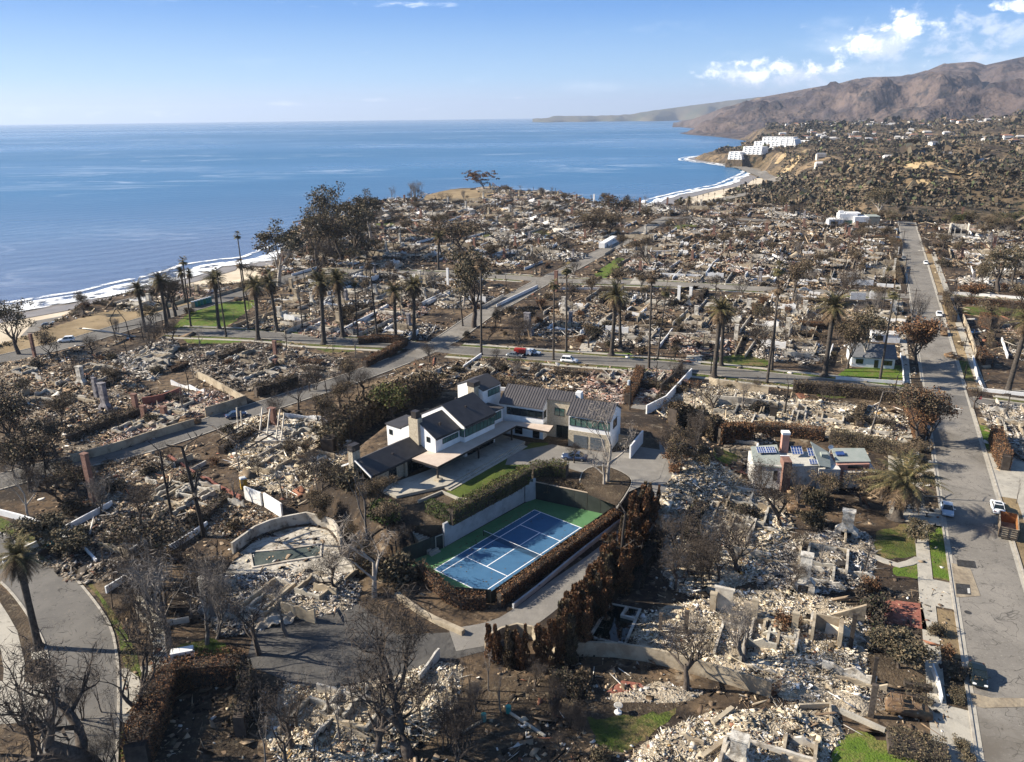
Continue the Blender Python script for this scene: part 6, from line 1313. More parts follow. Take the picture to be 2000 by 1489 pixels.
def car(x, y, heading, paint, label, cat='car', kind='sedan', burnt=False, L_=4.7, W=1.84, name='parked_car', z=.035):
    """heading: azimuth from +Y towards +X of the car's nose"""
    root = empty(name, (x, y, z), math.pi / 2 - heading, label, cat); M_b = M_rust if burnt else paint; hw = W / 2; suv = kind != 'sedan'
    belt = 1.02 if suv else .90; roof = 1.72 if suv else 1.43; hood = .98 if suv else .80; a = L_ / 2
    def ring(xx, w_, zl, zb, zt): return [(xx, -w_, zl), (xx, -w_ * 1.02, (zl + zb) * .5), (xx, -w_ * .95, zb), (xx, -w_ * .55, zt), (xx, w_ * .55, zt), (xx, w_ * .95, zb), (xx, w_ * 1.02, (zl + zb) * .5), (xx, w_, zl)]
    mb = MB()
    tail = belt if suv else .92
    loft(mb, [ring(-a, hw * .80, .42, .72, .76), ring(-a + .12, hw * .92, .28, tail - .06, tail), ring(-a + .7, hw, .24, belt - .02, tail + .02), ring(-.3, hw, .22, belt, belt + .01), ring(a * .28, hw, .22, belt - .02, belt + .02), ring(a * .42, hw, .22, hood - .02, hood + .07), ring(a - .45, hw * .97, .24, hood - .1, hood - .0), ring(a - .1, hw * .86, .30, .62, .68), ring(a, hw * .72, .40, .55, .58)])
    mb.build('body', M_b, root, True)
    xr0, xr1 = (-a + .15, -a + .5) if suv else (-a + .65, -a + 1.45); xf1, xf0 = a * .10, a * .46
    wr = hw * .74; wb = hw * .90
    if not burnt:
        g = MB(); loft(g, [[(xr0, -wb, belt - .03), (xr0, -wb * .98, belt), (xr0, wb * .98, belt), (xr0, wb, belt - .03)], [(xr1, -wb, belt - .03), (xr1, -wr, roof - .05), (xr1, wr, roof - .05), (xr1, wb, belt - .03)], [(xf1, -wb, belt - .03), (xf1, -wr, roof - .05), (xf1, wr, roof - .05), (xf1, wb, belt - .03)], [(xf0, -wb, belt - .05), (xf0, -wb * .98, belt), (xf0, wb * .98, belt), (xf0, wb, belt - .05)]])
        g.build('windows', M_dglass, root)
    r = MB(); r.prism([(xr1 - .05, -wr - .03), (xf1 + .05, -wr - .03), (xf1 + .05, wr + .03), (xr1 - .05, wr + .03)], roof - .06, roof) if not burnt else [r.tube([(xr1, s * wr, roof), (xf1, s * wr, roof)], .06, 5) for s in (-1, 1)]
    if burnt: [r.tube([(q, -wr, roof), (q, wr, roof)], .07, 5) for q in (xr1, (xr1 + xf1) / 2, xf1)]; r.box((xr1 + xf1) / 2 - .5, 0, roof - .02, .7, wr * 2, .05)
    for s in (-1, 1):
        r.tube([(xr0 + .05, s * wb * .98, belt), (xr1, s * (wr + .01), roof - .04)], .05, 5); r.tube([(xf0 - .03, s * wb * .98, belt), (xf1, s * (wr + .01), roof - .04)], .045, 5); r.tube([((xr1 + xf1) / 2, s * wb, belt), ((xr1 + xf1) / 2, s * (wr + .02), roof - .04)], .045, 5)
    r.build('roof', M_b, root)
    if not burnt and label.startswith('white car with'): MB().box(xf1 - .65, 0, roof + .002, .75, 1.05, .015).build('sunroof', M_dglass, root)
    for sx_ in (-a + .85, a - .88):
        for s in (-1, 1):
            R_ = .34 if not burnt else .24; zc = R_; wh = MB().tube([(sx_, s * (hw - .20), zc), (sx_, s * (hw + .02), zc)], R_, 16).build('wheel', M_tyre if not burnt else M_rust, root)
            MB().tube([(sx_, s * (hw + .01), zc), (sx_, s * (hw + .035), zc)], R_ * .62, 12).build('rim', M_rim if not burnt else M_rust, wh)
    if not burnt:
        for s in (-1, 1):
            MB().box(a - .14, s * hw * .62, .58, .22, .36, .13).build('headlight', M_lamp, root); MB().box(-a + .06, s * hw * .68, .68, .14, .30, .14).build('taillight', M_tail, root)
            MB().box(xf0 - .35, s * (hw + .10), belt + .02, .12, .22, .14).build('wing_mirror', M_b, root)
    else:
        MB().box(0, 0, .25, L_ * .55, W * .8, .35).build('interior', M_char, root)
    return root
P_wh = car_paint('white', (.80, .80, .79)); P_si = car_paint('silver', (.42, .48, .55)); P_dk = car_paint('dark_green', (.006, .011, .011)); P_nv = car_paint('navy', (.025, .045, .10)); P_bl = car_paint('blue', (.06, .15, .32)); P_gr = car_paint('grey', (.16, .17, .18)); P_rd = car_paint('red', (.35, .03, .02))
def car_px(px, py, hd, *a, **k): x, y = G(px, py); return car(x, y, hd, *a, **k)
AWAY, NEARW = ST_A, ST_A + math.pi
car_px(1849, 1000, NEARW, P_si, 'silver-blue sedan parked at the left kerb of the long street, facing the camera')
car_px(1947, 996, AWAY, P_wh, 'white car with dark sunroof parked behind the open rubbish container', L_=4.8)
car_px(1909, 1326, NEARW, P_dk, 'dark green-black hatchback parked at the left kerb near the bottom', L_=4.3)
car_px(1773, 1393, math.radians(110), P_gr, 'burnt-out rusty wagon shell on the driveway near the bottom', kind='suv', burnt=True, L_=4.8)
car_px(1112, 708, math.radians(108), P_wh, 'white crossover driving on the palm street under the fan palms', kind='suv')
car_px(130, 668, math.radians(252), P_wh, 'white crossover parked at the bluff road by the small green patch', kind='suv')
x, y = G(1122, 898, PADZ); car(x, y, math.radians(285), P_nv, 'dark sedan parked in the courtyard before the garages', z=PADZ + .08)
car_px(462, 815, math.radians(60), P_nv, 'dark blue sedan on the lower street under the tan wall')
car_px(372, 828, math.radians(80), P_gr, 'burnt van shell behind the tan wall of the lower street', kind='suv', burnt=True)
for px, py, hd, p, lab, kd in ((1808, 516, NEARW, P_wh, 'white car on the right side of the long street, farthest of the white ones', 'sedan'), (1834, 617, NEARW, P_wh, 'white car on the right side of the long street just past the second crossing', 'sedan'),
        (1749, 454, NEARW, P_si, 'pale car at the far left kerb of the long street', 'suv'), (1753, 470, NEARW, P_bl, 'blue car at the far left kerb, behind another blue one', 'suv'), (1754, 477, NEARW, P_si, 'blue-grey car at the far left kerb, nearer of the pair', 'suv'), (1765, 507, NEARW, P_gr, 'dark car by the kerbside lawn before the second crossing', 'sedan'), (1476, 552, math.radians(112), P_nv, 'navy car on the second cross street beside the narrow dark tree', 'sedan'),
        (1572, 570, math.radians(112), P_gr, 'grey car on the second cross street near the bare tree', 'sedan'), (1040, 692, math.radians(108), P_si, 'silver car behind the bare bush on the palm street', 'sedan'), (1005, 698, math.radians(108), P_gr, 'grey car behind the red truck on the palm street', 'sedan')): car_px(px, py, hd, p, lab, kind=kd)
car_px(1843, 654, NEARW, P_gr, 'burnt car shell at the right kerb past the palm street crossing, farther', burnt=True, kind='suv'); car_px(1862, 700, math.radians(150), P_gr, 'wrecked dark car at the right kerb near the cottage', burnt=True)
car_px(1565, 1000, math.radians(100), P_gr, 'burnt pale car shell in front of the solar house', burnt=True, kind='suv'); car_px(1072, 466, math.radians(100), P_bl, 'small blue vehicle on the far lawn left of the diagonal street', kind='suv')
car_px(320, 808, math.radians(95), P_gr, 'burnt car shell beside the dark red wall', burnt=True)
for k, (px, py) in enumerate([(92, 642), (108, 640)]): x, y = G(px, py, -38.); car(x, y, math.radians(60 + 10 * k), (P_gr, P_si)[k], ('dark car in the sandy parking strip under the bluff', 'pale car in the sandy parking strip under the bluff')[k], z=zat(x, y) + 1.25)
# red and white utility truck
x, y = G(1020, 694); t_ = empty('utility_truck', (x, y, .03), math.pi / 2 - math.radians(108), 'red and white utility truck parked on the palm street behind bare bushes', 'truck')
MB().box(-.8, 0, .9, 3.6, 2.0, 1.3).build('cargo_box', P_rd, t_); t_.scale = (.85, .85, .85); c_ = MB(); loft(c_, [[(1.6, -1.05, .5), (1.6, -1.05, 2.2), (1.6, 1.05, 2.2), (1.6, 1.05, .5)], [(2.5, -1.05, .5), (2.5, -1.0, 2.15), (2.5, 1.0, 2.15), (2.5, 1.05, .5)], [(3.2, -1.0, .5), (3.2, -.98, 1.25), (3.2, .98, 1.25), (3.2, 1.0, .5)]]); c_.build('cab', P_wh, t_)
MB().box(.6, 0, .5, 5.6, 2.0, .4).build('chassis', M_fasc, t_)
for sx_ in (-2.0, 2.3):
    for s in (-1, 1): MB().tube([(sx_, s * .85, .45), (sx_, s * 1.1, .45)], .45, 14).build('wheel', M_tyre, t_)
MB().box(2.86, 0, 1.35, .1, 1.7, .6, tilt=-.5).build('windscreen', M_dglass, t_)
# open rubbish container
x, y = G(1966, 1040); dm = empty('rubbish_container', (x, y, .04), -ST_A - math.radians(6), 'open rusty orange rubbish container with ribbed tailgate at the right kerb', 'dumpster')
M_or = mix_mat('orange_rusty_steel', [((.18, .07, .03), .9, .45, .62, 1), ((.10, .05, .03), 2, .56, .66, 2)], (.33, .15, .055), rough=.8); M_ds = mix_mat('dirty_steel', [((.15, .12, .09), .9, .45, .6, 1)], (.30, .26, .20))
MB().box(0, 0, .25, 2.4, 5.8, .12).build('floor', M_ds, dm)
for s in (-1, 1): MB().box(s * 1.2, 0, .37, .09, 5.8, 1.75).build('side_wall', M_or, dm)
MB().box(0, 2.9, .37, 2.3, .09, 1.75).build('end_wall', M_or, dm); tg = MB().box(0, -2.9, .37, 2.45, .09, 1.75).build('tailgate', M_ds, dm)
rb = MB()
for k in range(5): rb.box(0, -2.99, .5 + k * .36, 2.4, .1, .10)
for q in (-1.2, 0, 1.2): rb.box(q, -3.0, .37, .14, .12, 1.75)
rb.build('tailgate_ribs', M_fasc, tg)
sr = MB()
for s in (-1, 1):
    for k in range(9): sr.box(s * 1.27, -2.6 + k * .65, .4, .08, .10, 1.7)
    sr.box(s * 1.24, 0, 2.10, .14, 5.9, .09)
sr.build('side_ribs', M_ds, dm)
# portable toilets
M_tl = [mat('cabin_teal', (.03, .20, .19), (.04, .25, .23), rough=.5), mat('cabin_green', (.04, .20, .10), rough=.5), mat('cabin_tan', (.36, .28, .18), rough=.6), mat('cabin_yellow', (.42, .26, .04), (.32, .19, .03), rough=.6)]
def toilet(x, y, rz, m, label, group=None):
    r = empty('portable_toilet', (x, y, height(x, y)), rz, label, 'portable toilet', group); MB().box(0, 0, .1, 1.15, 1.15, 2.0, taper=.97).build('cabin', m, r); MB().box(0, 0, 2.1, 1.2, 1.2, .22, taper=.7).build('roof', mat('cabin_roof', (.55, .56, .55), rough=.5), r); MB().box(0, -.58, .25, .8, .05, 1.75).build('door', m, r); MB().box(0, 0, 0, 1.2, 1.2, .1).build('base', M_fasc, r)
for k in range(7): x, y = G(378 + 5.5 * k, 601 - 1.6 * k); toilet(x, y, .3, M_tl[[2, 0, 1, 0, 1, 0, 0][k]], 'portable toilet in the row by the bluff road, %s from the left' % ['first', 'second', 'third', 'fourth', 'fifth', 'sixth', 'seventh'][k], 'portable toilets in a row')
toilet(*G(104, 1076), .4, M_tl[0], 'single teal portable toilet on the verge of the curving street'); toilet(*G(477, 955), .5, M_tl[3], 'scorched yellow cabin standing behind the white wall panels')
x, y = G(363, 1318); ub = empty('utility_cabinet', (x, y, 0), .3, 'white box unit with dark windows on top of the massive brown hedge corner', 'cabinet'); MB().box(0, 0, 2.6, 2.6, 1.1, 1.0, taper=.97).build('cabinet_body', M_white, ub); MB().box(0, 0, 0, 2.2, .9, 2.6).build('stand', M_burnt, ub)
for k in range(3): MB().box(-.7 + .7 * k, -.55, 2.9, .45, .06, .3).build('window', M_dglass, ub)
# birdbath, bins, signs, poles
x, y = G(1207, 1392); bb = empty('birdbath', (x, y, .02), 0, 'white stone birdbath on the round lawn', 'birdbath'); MB().tube([(0, 0, 0), (0, 0, .12), (0, 0, .2), (0, 0, .75), (0, 0, .85), (0, 0, 1.0)], [.45, .42, .14, .12, .38, .5], 14).build('pedestal', M_white, bb); MB().tube([(0, 0, .96), (0, 0, 1.03)], [.36, .44], 14).build('basin', M_conc, bb)
for k, (px, py) in enumerate([(945, 1408), (993, 1392)]): x, y = G(px, py); tag(MB().tube([(x, y, 0), (x, y, .9), (x, y, .95)], [.28, .33, .2], 10).build('garden_pot', M_tl[0]), ('small teal pot at the left end of the timber edging', 'small teal pot at the apex of the timber edging')[k], 'pot')
for a_, b_, lb in (((945, 1408), (890, 1440), 'left'), ((993, 1392), (1065, 1440), 'right')): p, q = G(*a_), G(*b_); tag(MB().wall([p, q], .25, .25).build('timber_edging', M_conc), 'pale timber edging of the dark bed, %s arm' % lb, 'edging')
def pole(px, py, ty, label, arms=1, tx=None, street=False, lean=0.):
    x, y = G(px, py); h = GD(px, ty, math.hypot(x, y))[2]; r = empty('utility_pole', (x, y, 0), -ST_A, label, 'street light' if street else 'utility pole', 'street lights' if street else 'utility poles along the long street')
    MB().tube([(0, 0, 0), (lean, 0, h * .5), (lean * 2, 0, h)], [.17, .14, .11], 8).build('pole', M_burnt if not street else M_greyb, r)
    for k in range(arms): MB().box(lean * 2, 0, h - .7 - k * 1.2, 2.6, .12, .14).build('crossarm', M_bark, r)
    if street: MB().tube([(lean * 2, 0, h - .1), (lean * 2 + 1.2, 0, h + .3), (lean * 2 + 1.9, 0, h + .2)], .05, 6).build('lamp_arm', M_greyb, r); MB().box(lean * 2 + 2.0, 0, h + .1, .6, .25, .12).build('lamp_head', M_greyb, r)
    return Vector((x, y, h - .6))
tops = [pole(px, py, ty, 'utility pole by the long street, %s' % lb, 1 + (k > 1)) for k, (px, py, ty, lb) in enumerate([(1752, 470, 434, 'farthest of the row'), (1760, 500, 450, 'second farthest of the row'), (1765, 545, 497, 'third from the far end'), (1769, 578, 523, 'with double crossarm at the second crossing'), (1781, 624, 563, 'behind the bare fan-shaped tree'), (1745, 660, 573, 'beside the low white garage')])]
pole(1697, 855, 762, 'leaning street light in the cream rubble behind the solar house', 0, street=True, lean=.7); pole(1966, 806, 768, 'dark slim pole on the right edge lot', 1); pole(1230, 802, 742, 'pole with grey transformer rising behind the garage wing', 1)
x, y = G(1230, 802); pz = GD(1230, 752, math.hypot(x, y))[2]; tag(MB().tube([(x - .45, y, pz), (x - .45, y, pz + 1.1)], .3, 12).build('transformer', mat('transformer_grey', (.45, .50, .55), rough=.5)), 'grey cylindrical transformer on the pole behind the garage wing', 'transformer')
pole(1883, 742, 712, 'short post holding the street name plate at the crossing', 0); pole(1388, 730, 700, 'thin post by the charred fence', 0)
def wire(a, b, sag, label):
    pts = [a.lerp(b, t) - Vector((0, 0, sag * 4 * t * (1 - t))) for t in np.linspace(0, 1, 12)]; tag(MB().tube(pts, .035, 4).build('power_cable', M_fasc), label, 'cable', 'power cables of the long street')
for k in range(len(tops) - 2):
    for o_, sd_ in ((-1.1, 'left'), (1.1, 'right')): wire(tops[k] + Vector((o_, 0, 0)), tops[k + 1] + Vector((o_, 0, 0)), .8, '%s cable sagging between pole %s of the long street' % (sd_, ['one and two', 'two and three', 'three and four', 'four and five'][k]))
sg = empty('stop_sign', (*G(1911, 796), 0), -ST_A, 'red stop sign at the crossing under the bare small tree', 'sign'); MB().tube([(0, 0, 0), (0, 0, 2.6)], .04, 6).build('post', M_rim, sg)
oc = [(.38 * math.cos(math.pi / 8 + k * math.pi / 4), -.05, 2.3 + .38 * math.sin(math.pi / 8 + k * math.pi / 4)) for k in range(8)]; MB().add(oc + [(a_, .0, c__) for a_, _, c__ in oc], [tuple(range(8)), tuple(range(15, 7, -1))] + [(i, (i + 1) % 8, 8 + (i + 1) % 8, 8 + i) for i in range(8)]).build('plate', mat('sign_red', (.40, .02, .02), rough=.4), sg)
tc_ = bpy.data.curves.new('sign_text', 'FONT'); tc_.body = 'STOP'; tc_.size = .27; tc_.align_x = 'CENTER'; tc_.align_y = 'CENTER'; tc_.extrude = .004
t0_ = bpy.data.objects.new('text_source', tc_); col.objects.link(t0_); bpy.context.view_layer.update(); to = bpy.data.objects.new('lettering', bpy.data.meshes.new_from_object(t0_)); bpy.data.objects.remove(t0_); col.objects.link(to); to.parent = sg; to.location = (0, -.06, 2.3); to.rotation_euler = (math.pi / 2, 0, 0); to.data.materials.append(M_line)
# rust-orange metal gate at the end of the long tan wall
p, q = G(1506, 1362), G(1524, 1352); gt = empty('metal_gate', (0, 0, 0), 0, 'orange rusty lattice gate at the end of the long tan wall', 'gate'); gm = MB()
for k in range(8): t = k / 7; x, y = p[0] + (q[0] - p[0]) * t, p[1] + (q[1] - p[1]) * t; gm.tube([(x, y, 0), (x, y, 1.8)], .03, 4)
for z_ in (.1, .9, 1.8): gm.tube([(*p, z_), (*q, z_)], .045, 4)
gm.build('gate_frame', M_or, gt)
# charred steel frames
def frame(name, label, segs, r_=.12, m=M_burnt):
    e = empty(name, (0, 0, 0), 0, label, 'frame')
    for a_, b_ in segs: MB().tube([a_, b_], r_, 5).build('beam', m, e)
A_ = G(232, 662); B_ = G(255, 655); hA = 7.0
frame('charred_steel_frame', 'charred gabled steel frame standing beside the bluff road', [((*G(228, 665), 0), (*G(222, 664), 6.5)), ((*G(256, 668), 0), (*G(252, 667), 6.5)), ((*G(222, 664), 6.5), (*G(237, 662), 9.5)), ((*G(237, 662), 9.5), (*G(252, 667), 6.5)), ((*G(224, 664), 3.4), (*G(278, 654), 3.4)), ((*G(278, 654), 0), (*G(278, 654), 3.4)), ((*G(236, 672), 2.2), (*G(280, 662), 2.2)), ((*G(280, 664), 0), (*G(280, 664), 3.0))])
for k, (px, py, ty) in enumerate([(303, 650, 618), (308, 652, 612), (320, 650, 614), (325, 651, 608), (330, 648, 606)]): x, y = G(px, py); h_ = GD(px, ty, math.hypot(x, y))[2]; tag(MB().tube([(x, y, 0), (x + .1, y, h_)], [.13, .07], 5).build('charred_post', M_burnt), 'charred upright post beside the bluff road, %s from the left' % ['first', 'second', 'third', 'fourth', 'fifth'][k], 'post')
frame('white_pergola', 'white pergola frame left standing in the far block', [((*G(1270 + 14 * k, 503), 0), (*G(1270 + 14 * k, 503), 3.)) for k in range(4)] + [((*G(1270, 503), 3.), (*G(1312, 503), 3.)), ((*G(1312, 503), 3.), (*G(1314, 497), 3.)), ((*G(1270, 503), 3.), (*G(1272, 497), 3.))], .16, M_white)

# crumpled white sheeting by the bare trees
x0, y0 = G(545, 1215); vs = []; n_ = 16
for i in range(n_):
    for j in range(n_):
        u, v = i / (n_ - 1) - .5, j / (n_ - 1) - .5; vs.append((x0 + u * 5 + v * 1.5, y0 + v * 2.6 + u * 1.5, max(.1, .8 + 1.3 * mnoise.noise(Vector((u * 5, v * 5, 1))) - 2.2 * (u * u + v * v) + .35 * mnoise.noise(Vector((u * 16, v * 16, 4))))))
ix = np.arange(n_ * n_).reshape(n_, n_); tag(np_mesh('crumpled_sheet', vs, np.stack([ix[:-1, :-1], ix[1:, :-1], ix[1:, 1:], ix[:-1, 1:]], -1).reshape(-1, 4), M_dirtyw), 'crumpled white sheeting lying behind the slim grey tree', 'sheet')
# ---------------------------------------------------------------- ruins: rubble, chimneys, wall stubs
CUBE = np.array([(-1, -1, -1), (1, -1, -1), (1, 1, -1), (-1, 1, -1), (-1, -1, 1), (1, -1, 1), (1, 1, 1), (-1, 1, 1)], float)
CF = np.array([(0, 3, 2, 1), (4, 5, 6, 7), (0, 1, 5, 4), (1, 2, 6, 5), (2, 3, 7, 6), (3, 0, 4, 7)])
def mound(x, y, sd=0.): return .5 + .55 * mnoise.noise(Vector((x * .22, y * .22, sd))) + .3 * mnoise.noise(Vector((x * .7, y * .7, sd)))
def pieces(P, size, seed, slab=.2, stick=.2):
    r = np.random.default_rng(seed); n = len(P); s = size * np.exp(r.normal(size=(n, 1)) * .5) * r.uniform(.5, 1.3, (n, 3)); s[:, 2] *= .42
    k = r.random(n); sl = k < slab; s[sl, 0] *= 2.8; s[sl, 1] *= 2.1; s[sl, 2] *= .2; stc = k > 1 - stick; s[stc, 0] *= 6.5; s[stc, 1] *= .3; s[stc, 2] *= .45
    V = CUBE[None] * (s / 2)[:, None] * r.uniform(.45, 1.2, (n, 8, 3)); a = r.uniform(0, 6.283, n); tl = r.normal(size=n) * .28; t2 = r.normal(size=n) * .3
    x, y, z = V[..., 0], V[..., 1], V[..., 2]; c, sn = np.cos(tl)[:, None], np.sin(tl)[:, None]; x, z = x * c - z * sn, x * sn + z * c; c, sn = np.cos(t2)[:, None], np.sin(t2)[:, None]; y, z = y * c - z * sn, y * sn + z * c
    c, sn = np.cos(a)[:, None], np.sin(a)[:, None]; x, y = x * c - y * sn, x * sn + y * c
    V = np.stack([x, y, z], -1) + P[:, None, :]; return V.reshape(-1, 3), (CF[None] + (np.arange(n) * 8)[:, None, None]).reshape(-1, 4)
def ash_bed(poly, name, parent, m, cell=1.0, amp=1., sd=0.):
    """lumpy ash surface under the rubble, fading into the ground at its edge"""
    xs = [p[0] for p in poly]; ys = [p[1] for p in poly]; nx = int((max(xs) - min(xs)) / cell) + 2; ny = int((max(ys) - min(ys)) / cell) + 2
    V = []; ok = []
    for i in range(nx):
        for j in range(ny):
            x = min(xs) + i * cell; y = min(ys) + j * cell; d = dpoly(x, y, poly) * (1 if inside(x, y, poly) else -1) + .8 * mnoise.noise(Vector((x * .4, y * .4, sd)))
            V.append((x, y, (-.25 if d < 0 else min(1, d / 2.) * max(.05, mound(x, y, sd)) * amp + .02) + height(x, y) * (parent is None or parent.location.length < .01))); ok.append(d > -1.2)
    F_ = [(i * ny + j, (i + 1) * ny + j, (i + 1) * ny + j + 1, i * ny + j + 1) for i in range(nx - 1) for j in range(ny - 1) if all(ok[q] for q in (i * ny + j, (i + 1) * ny + j, (i + 1) * ny + j + 1, i * ny + j + 1))]
    if F_: return np_mesh(name, V, F_, m, parent, sm=True)
def rubble_in(poly, n, size, seed, pal, parent, amp=1., sd=0., z0=True, **kw):
    r = random.Random(seed); xs = [p[0] for p in poly]; ys = [p[1] for p in poly]; P = []; g = 0
    while len(P) < n and g < n * 5:
        g += 1; x = r.uniform(min(xs), max(xs)); y = r.uniform(min(ys), max(ys))
        if not inside(x, y, poly): continue
        if mnoise.noise(Vector((x * .16, y * .16, seed))) < -.16 and r.random() < .8: continue     # thinner, sooty patches
        d = dpoly(x, y, poly); P.append((x, y, min(1, d / 2.) * max(.05, mound(x, y, sd)) * amp + size * r.uniform(-.1, .35) + (height(x, y) if z0 else 0)))
    V, F_ = pieces(np.array(P), size, seed, **kw); return tag(np_mesh('rubble', V, F_, pal, parent), kind='stuff')
def chimney_mesh(h, w_, d_, m, parent=None, name='chimney', shoulder=True, at=(0, 0, 0), rot=0.):
    mb = MB(); c, s = math.cos(rot), math.sin(rot); X = lambda x, y: (at[0] + x * c - y * s, at[1] + x * s + y * c)
    hb = min(2.3, h * .42) if shoulder else 0
    if shoulder:
        mb.prism([X(-w_, -d_ * .7), X(-w_ * .45, -d_ * .7), X(-w_ * .45, d_ * .7), X(-w_, d_ * .7)], at[2] - .2, at[2] + hb * .6); mb.prism([X(w_ * .45, -d_ * .7), X(w_, -d_ * .7), X(w_, d_ * .7), X(w_ * .45, d_ * .7)], at[2] - .2, at[2] + hb * .6)
        mb.prism([X(-w_ * .45, d_ * .3), X(w_ * .45, d_ * .3), X(w_ * .45, d_ * .7), X(-w_ * .45, d_ * .7)], at[2] - .2, at[2] + hb * .6)
        lo = [(*X(a, b), at[2] + hb * .6) for a, b in ((-w_, -d_ * .7), (w_, -d_ * .7), (w_, d_ * .7), (-w_, d_ * .7))]; up = [(*X(a, b), at[2] + hb) for a, b in ((-w_ * .5, -d_ * .5), (w_ * .5, -d_ * .5), (w_ * .5, d_ * .5), (-w_ * .5, d_ * .5))]
        mb.add(lo + up, ((0, 3, 2, 1), (4, 5, 6, 7), (0, 1, 5, 4), (1, 2, 6, 5), (2, 3, 7, 6), (3, 0, 4, 7)))
    mb.prism([X(-w_ * .5, -d_ * .5), X(w_ * .5, -d_ * .5), X(w_ * .5, d_ * .5), X(-w_ * .5, d_ * .5)], at[2] + hb - .2, at[2] + h)
    mb.prism([X(-w_ * .58, -d_ * .58), X(w_ * .58, -d_ * .58), X(w_ * .58, d_ * .58), X(-w_ * .58, d_ * .58)], at[2] + h, at[2] + h + .22)
    return mb.build(name, m, parent)
def lone(px, py, ty, w_, m, label, name='chimney', cat='chimney', shoulder=True, d_=None, rot=None):
    x, y, z = GT(px, py); h = GD(px, ty, math.hypot(x, y))[2] - z; return tag(chimney_mesh(max(1., h), w_, d_ or w_ * .7, m, None, name, shoulder, (x, y, z), rot if rot is not None else -ST_A), label, cat)
M_whb = mix_mat('sooty_white_masonry', [((.25, .22, .18), .8, .45, .6, 1), ((.08, .07, .06), 1.2, .58, .68, 2)], (.55, .52, .46)); M_grb = mix_mat('grey_masonry', [((.12, .11, .12), .8, .45, .6, 1)], (.25, .235, .24))
for a in [(69, 701, 652, .9, M_brick, 'tall brick chimney at the far left beside the bluff road tree', 'chimney', 'chimney', False), (161, 755, 716, 1.5, M_whb, 'white and brick chimney block left of the small lawn'), (208, 805, 748, 1.5, M_grb, 'tall tapered grey chimney in the left ruins', 'chimney', 'chimney', True), (190, 780, 738, 1.0, M_grb, 'grey masonry pillar behind the tapered chimney', 'chimney', 'chimney', False), (268, 812, 770, 1.2, M_brick, 'brick chimney left of the dark red wall', 'chimney', 'chimney', False),
          (284, 823, 793, 1.2, M_brick, 'stumpy brick chimney nearest the lower street', 'chimney', 'chimney', False), (539, 700, 667, 1.0, M_brick, 'slender brick chimney in the charred flat lots', 'chimney', 'chimney', False), (539, 722, 703, 1.0, M_brick, 'short brick stump below the slender chimney', 'chimney', 'chimney', False), (535, 838, 798, 1.4, M_brick, 'brick chimney rising over the collapsed rafters'), (322, 818, 795, 1.3, M_brick, 'brick pier beside the burnt van'),
          (183, 980, 884, 1.1, M_brick, 'tall leaning brick chimney in the ash lots at left', 'chimney', 'chimney', False), (150, 935, 914, 1.3, M_brick, 'small brick hearth beside the tall leaning chimney'), (1652, 1047, 998, 1.7, M_whb, 'brick and plaster chimney with fireplace near the squat palm'), (1568, 1155, 1083, 1.5, M_whb, 'narrow stone chimney in the middle of the pale rubble'), (405, 1200, 1128, .9, M_whb, 'white ruined pillar with rounded cap by the bare trees', 'pillar', 'pillar', False),
          (875, 560, 525, .9, M_white, 'white standing pillar near the second cross street', 'pillar', 'pillar', False), (830, 560, 540, 1.2, M_tanw, 'tan chimney left of the white standing pillar'), (1160, 400, 380, 1.2, M_white, 'white chimney on the promontory skyline', 'chimney', 'chimney', False), (1249, 420, 387, 1.3, M_brick, 'brick chimney at the sea end of the diagonal street', 'chimney', 'chimney', False), (1303, 404, 386, 1.2, M_brick, 'dark brick chimney stack in front of the far beach', 'chimney', 'chimney', False),
          (1877, 432, 405, 1.2, M_brick, 'brick chimney on the white two-storey shell at the right'), (1940, 488, 462, 1.3, M_brick, 'brick chimney in the upper right lots', 'chimney', 'chimney', False), (1968, 462, 444, 1.2, M_tanw, 'tan chimney in the upper right lots', 'chimney', 'chimney', False), (1086, 570, 530, 1.3, M_brick, 'brick chimney at the corner of the diagonal street', 'chimney', 'chimney', False), (1030, 655, 612, 1.8, M_grb, 'big grey masonry chimney left of the fan palms'), (1380, 795, 768, 1.4, M_tanw, 'tan masonry pier in the lot right of the lane', 'chimney', 'chimney', False),
          (1437, 665, 635, 1.1, M_whb, 'white chimney left of the bare tree in the planter', 'chimney', 'chimney', False), (1509, 822, 795, 1.4, M_burnt, 'black burnt chimney in front of the scorched wall', 'chimney', 'chimney', False), (1440, 1489, 1440, 1.6, M_whb, 'white-topped chimney stump in the nearest rubble'), (705, 560, 548, 1.2, M_tanw, 'small tan chimney left of the first fan palm crown'), (610, 596, 572, 1.2, M_whb, 'white chimney beside the sea road palms'), (570, 570, 545, 1.3, M_tanw, 'tan chimney under the big round tree'), (1325, 592, 560, 1.0, M_white, 'white slanting post in the middle block', 'pillar', 'pillar', False), (1348, 590, 562, 1.0, M_white, 'second white post in the middle block', 'pillar', 'pillar', False)]: lone(*a)
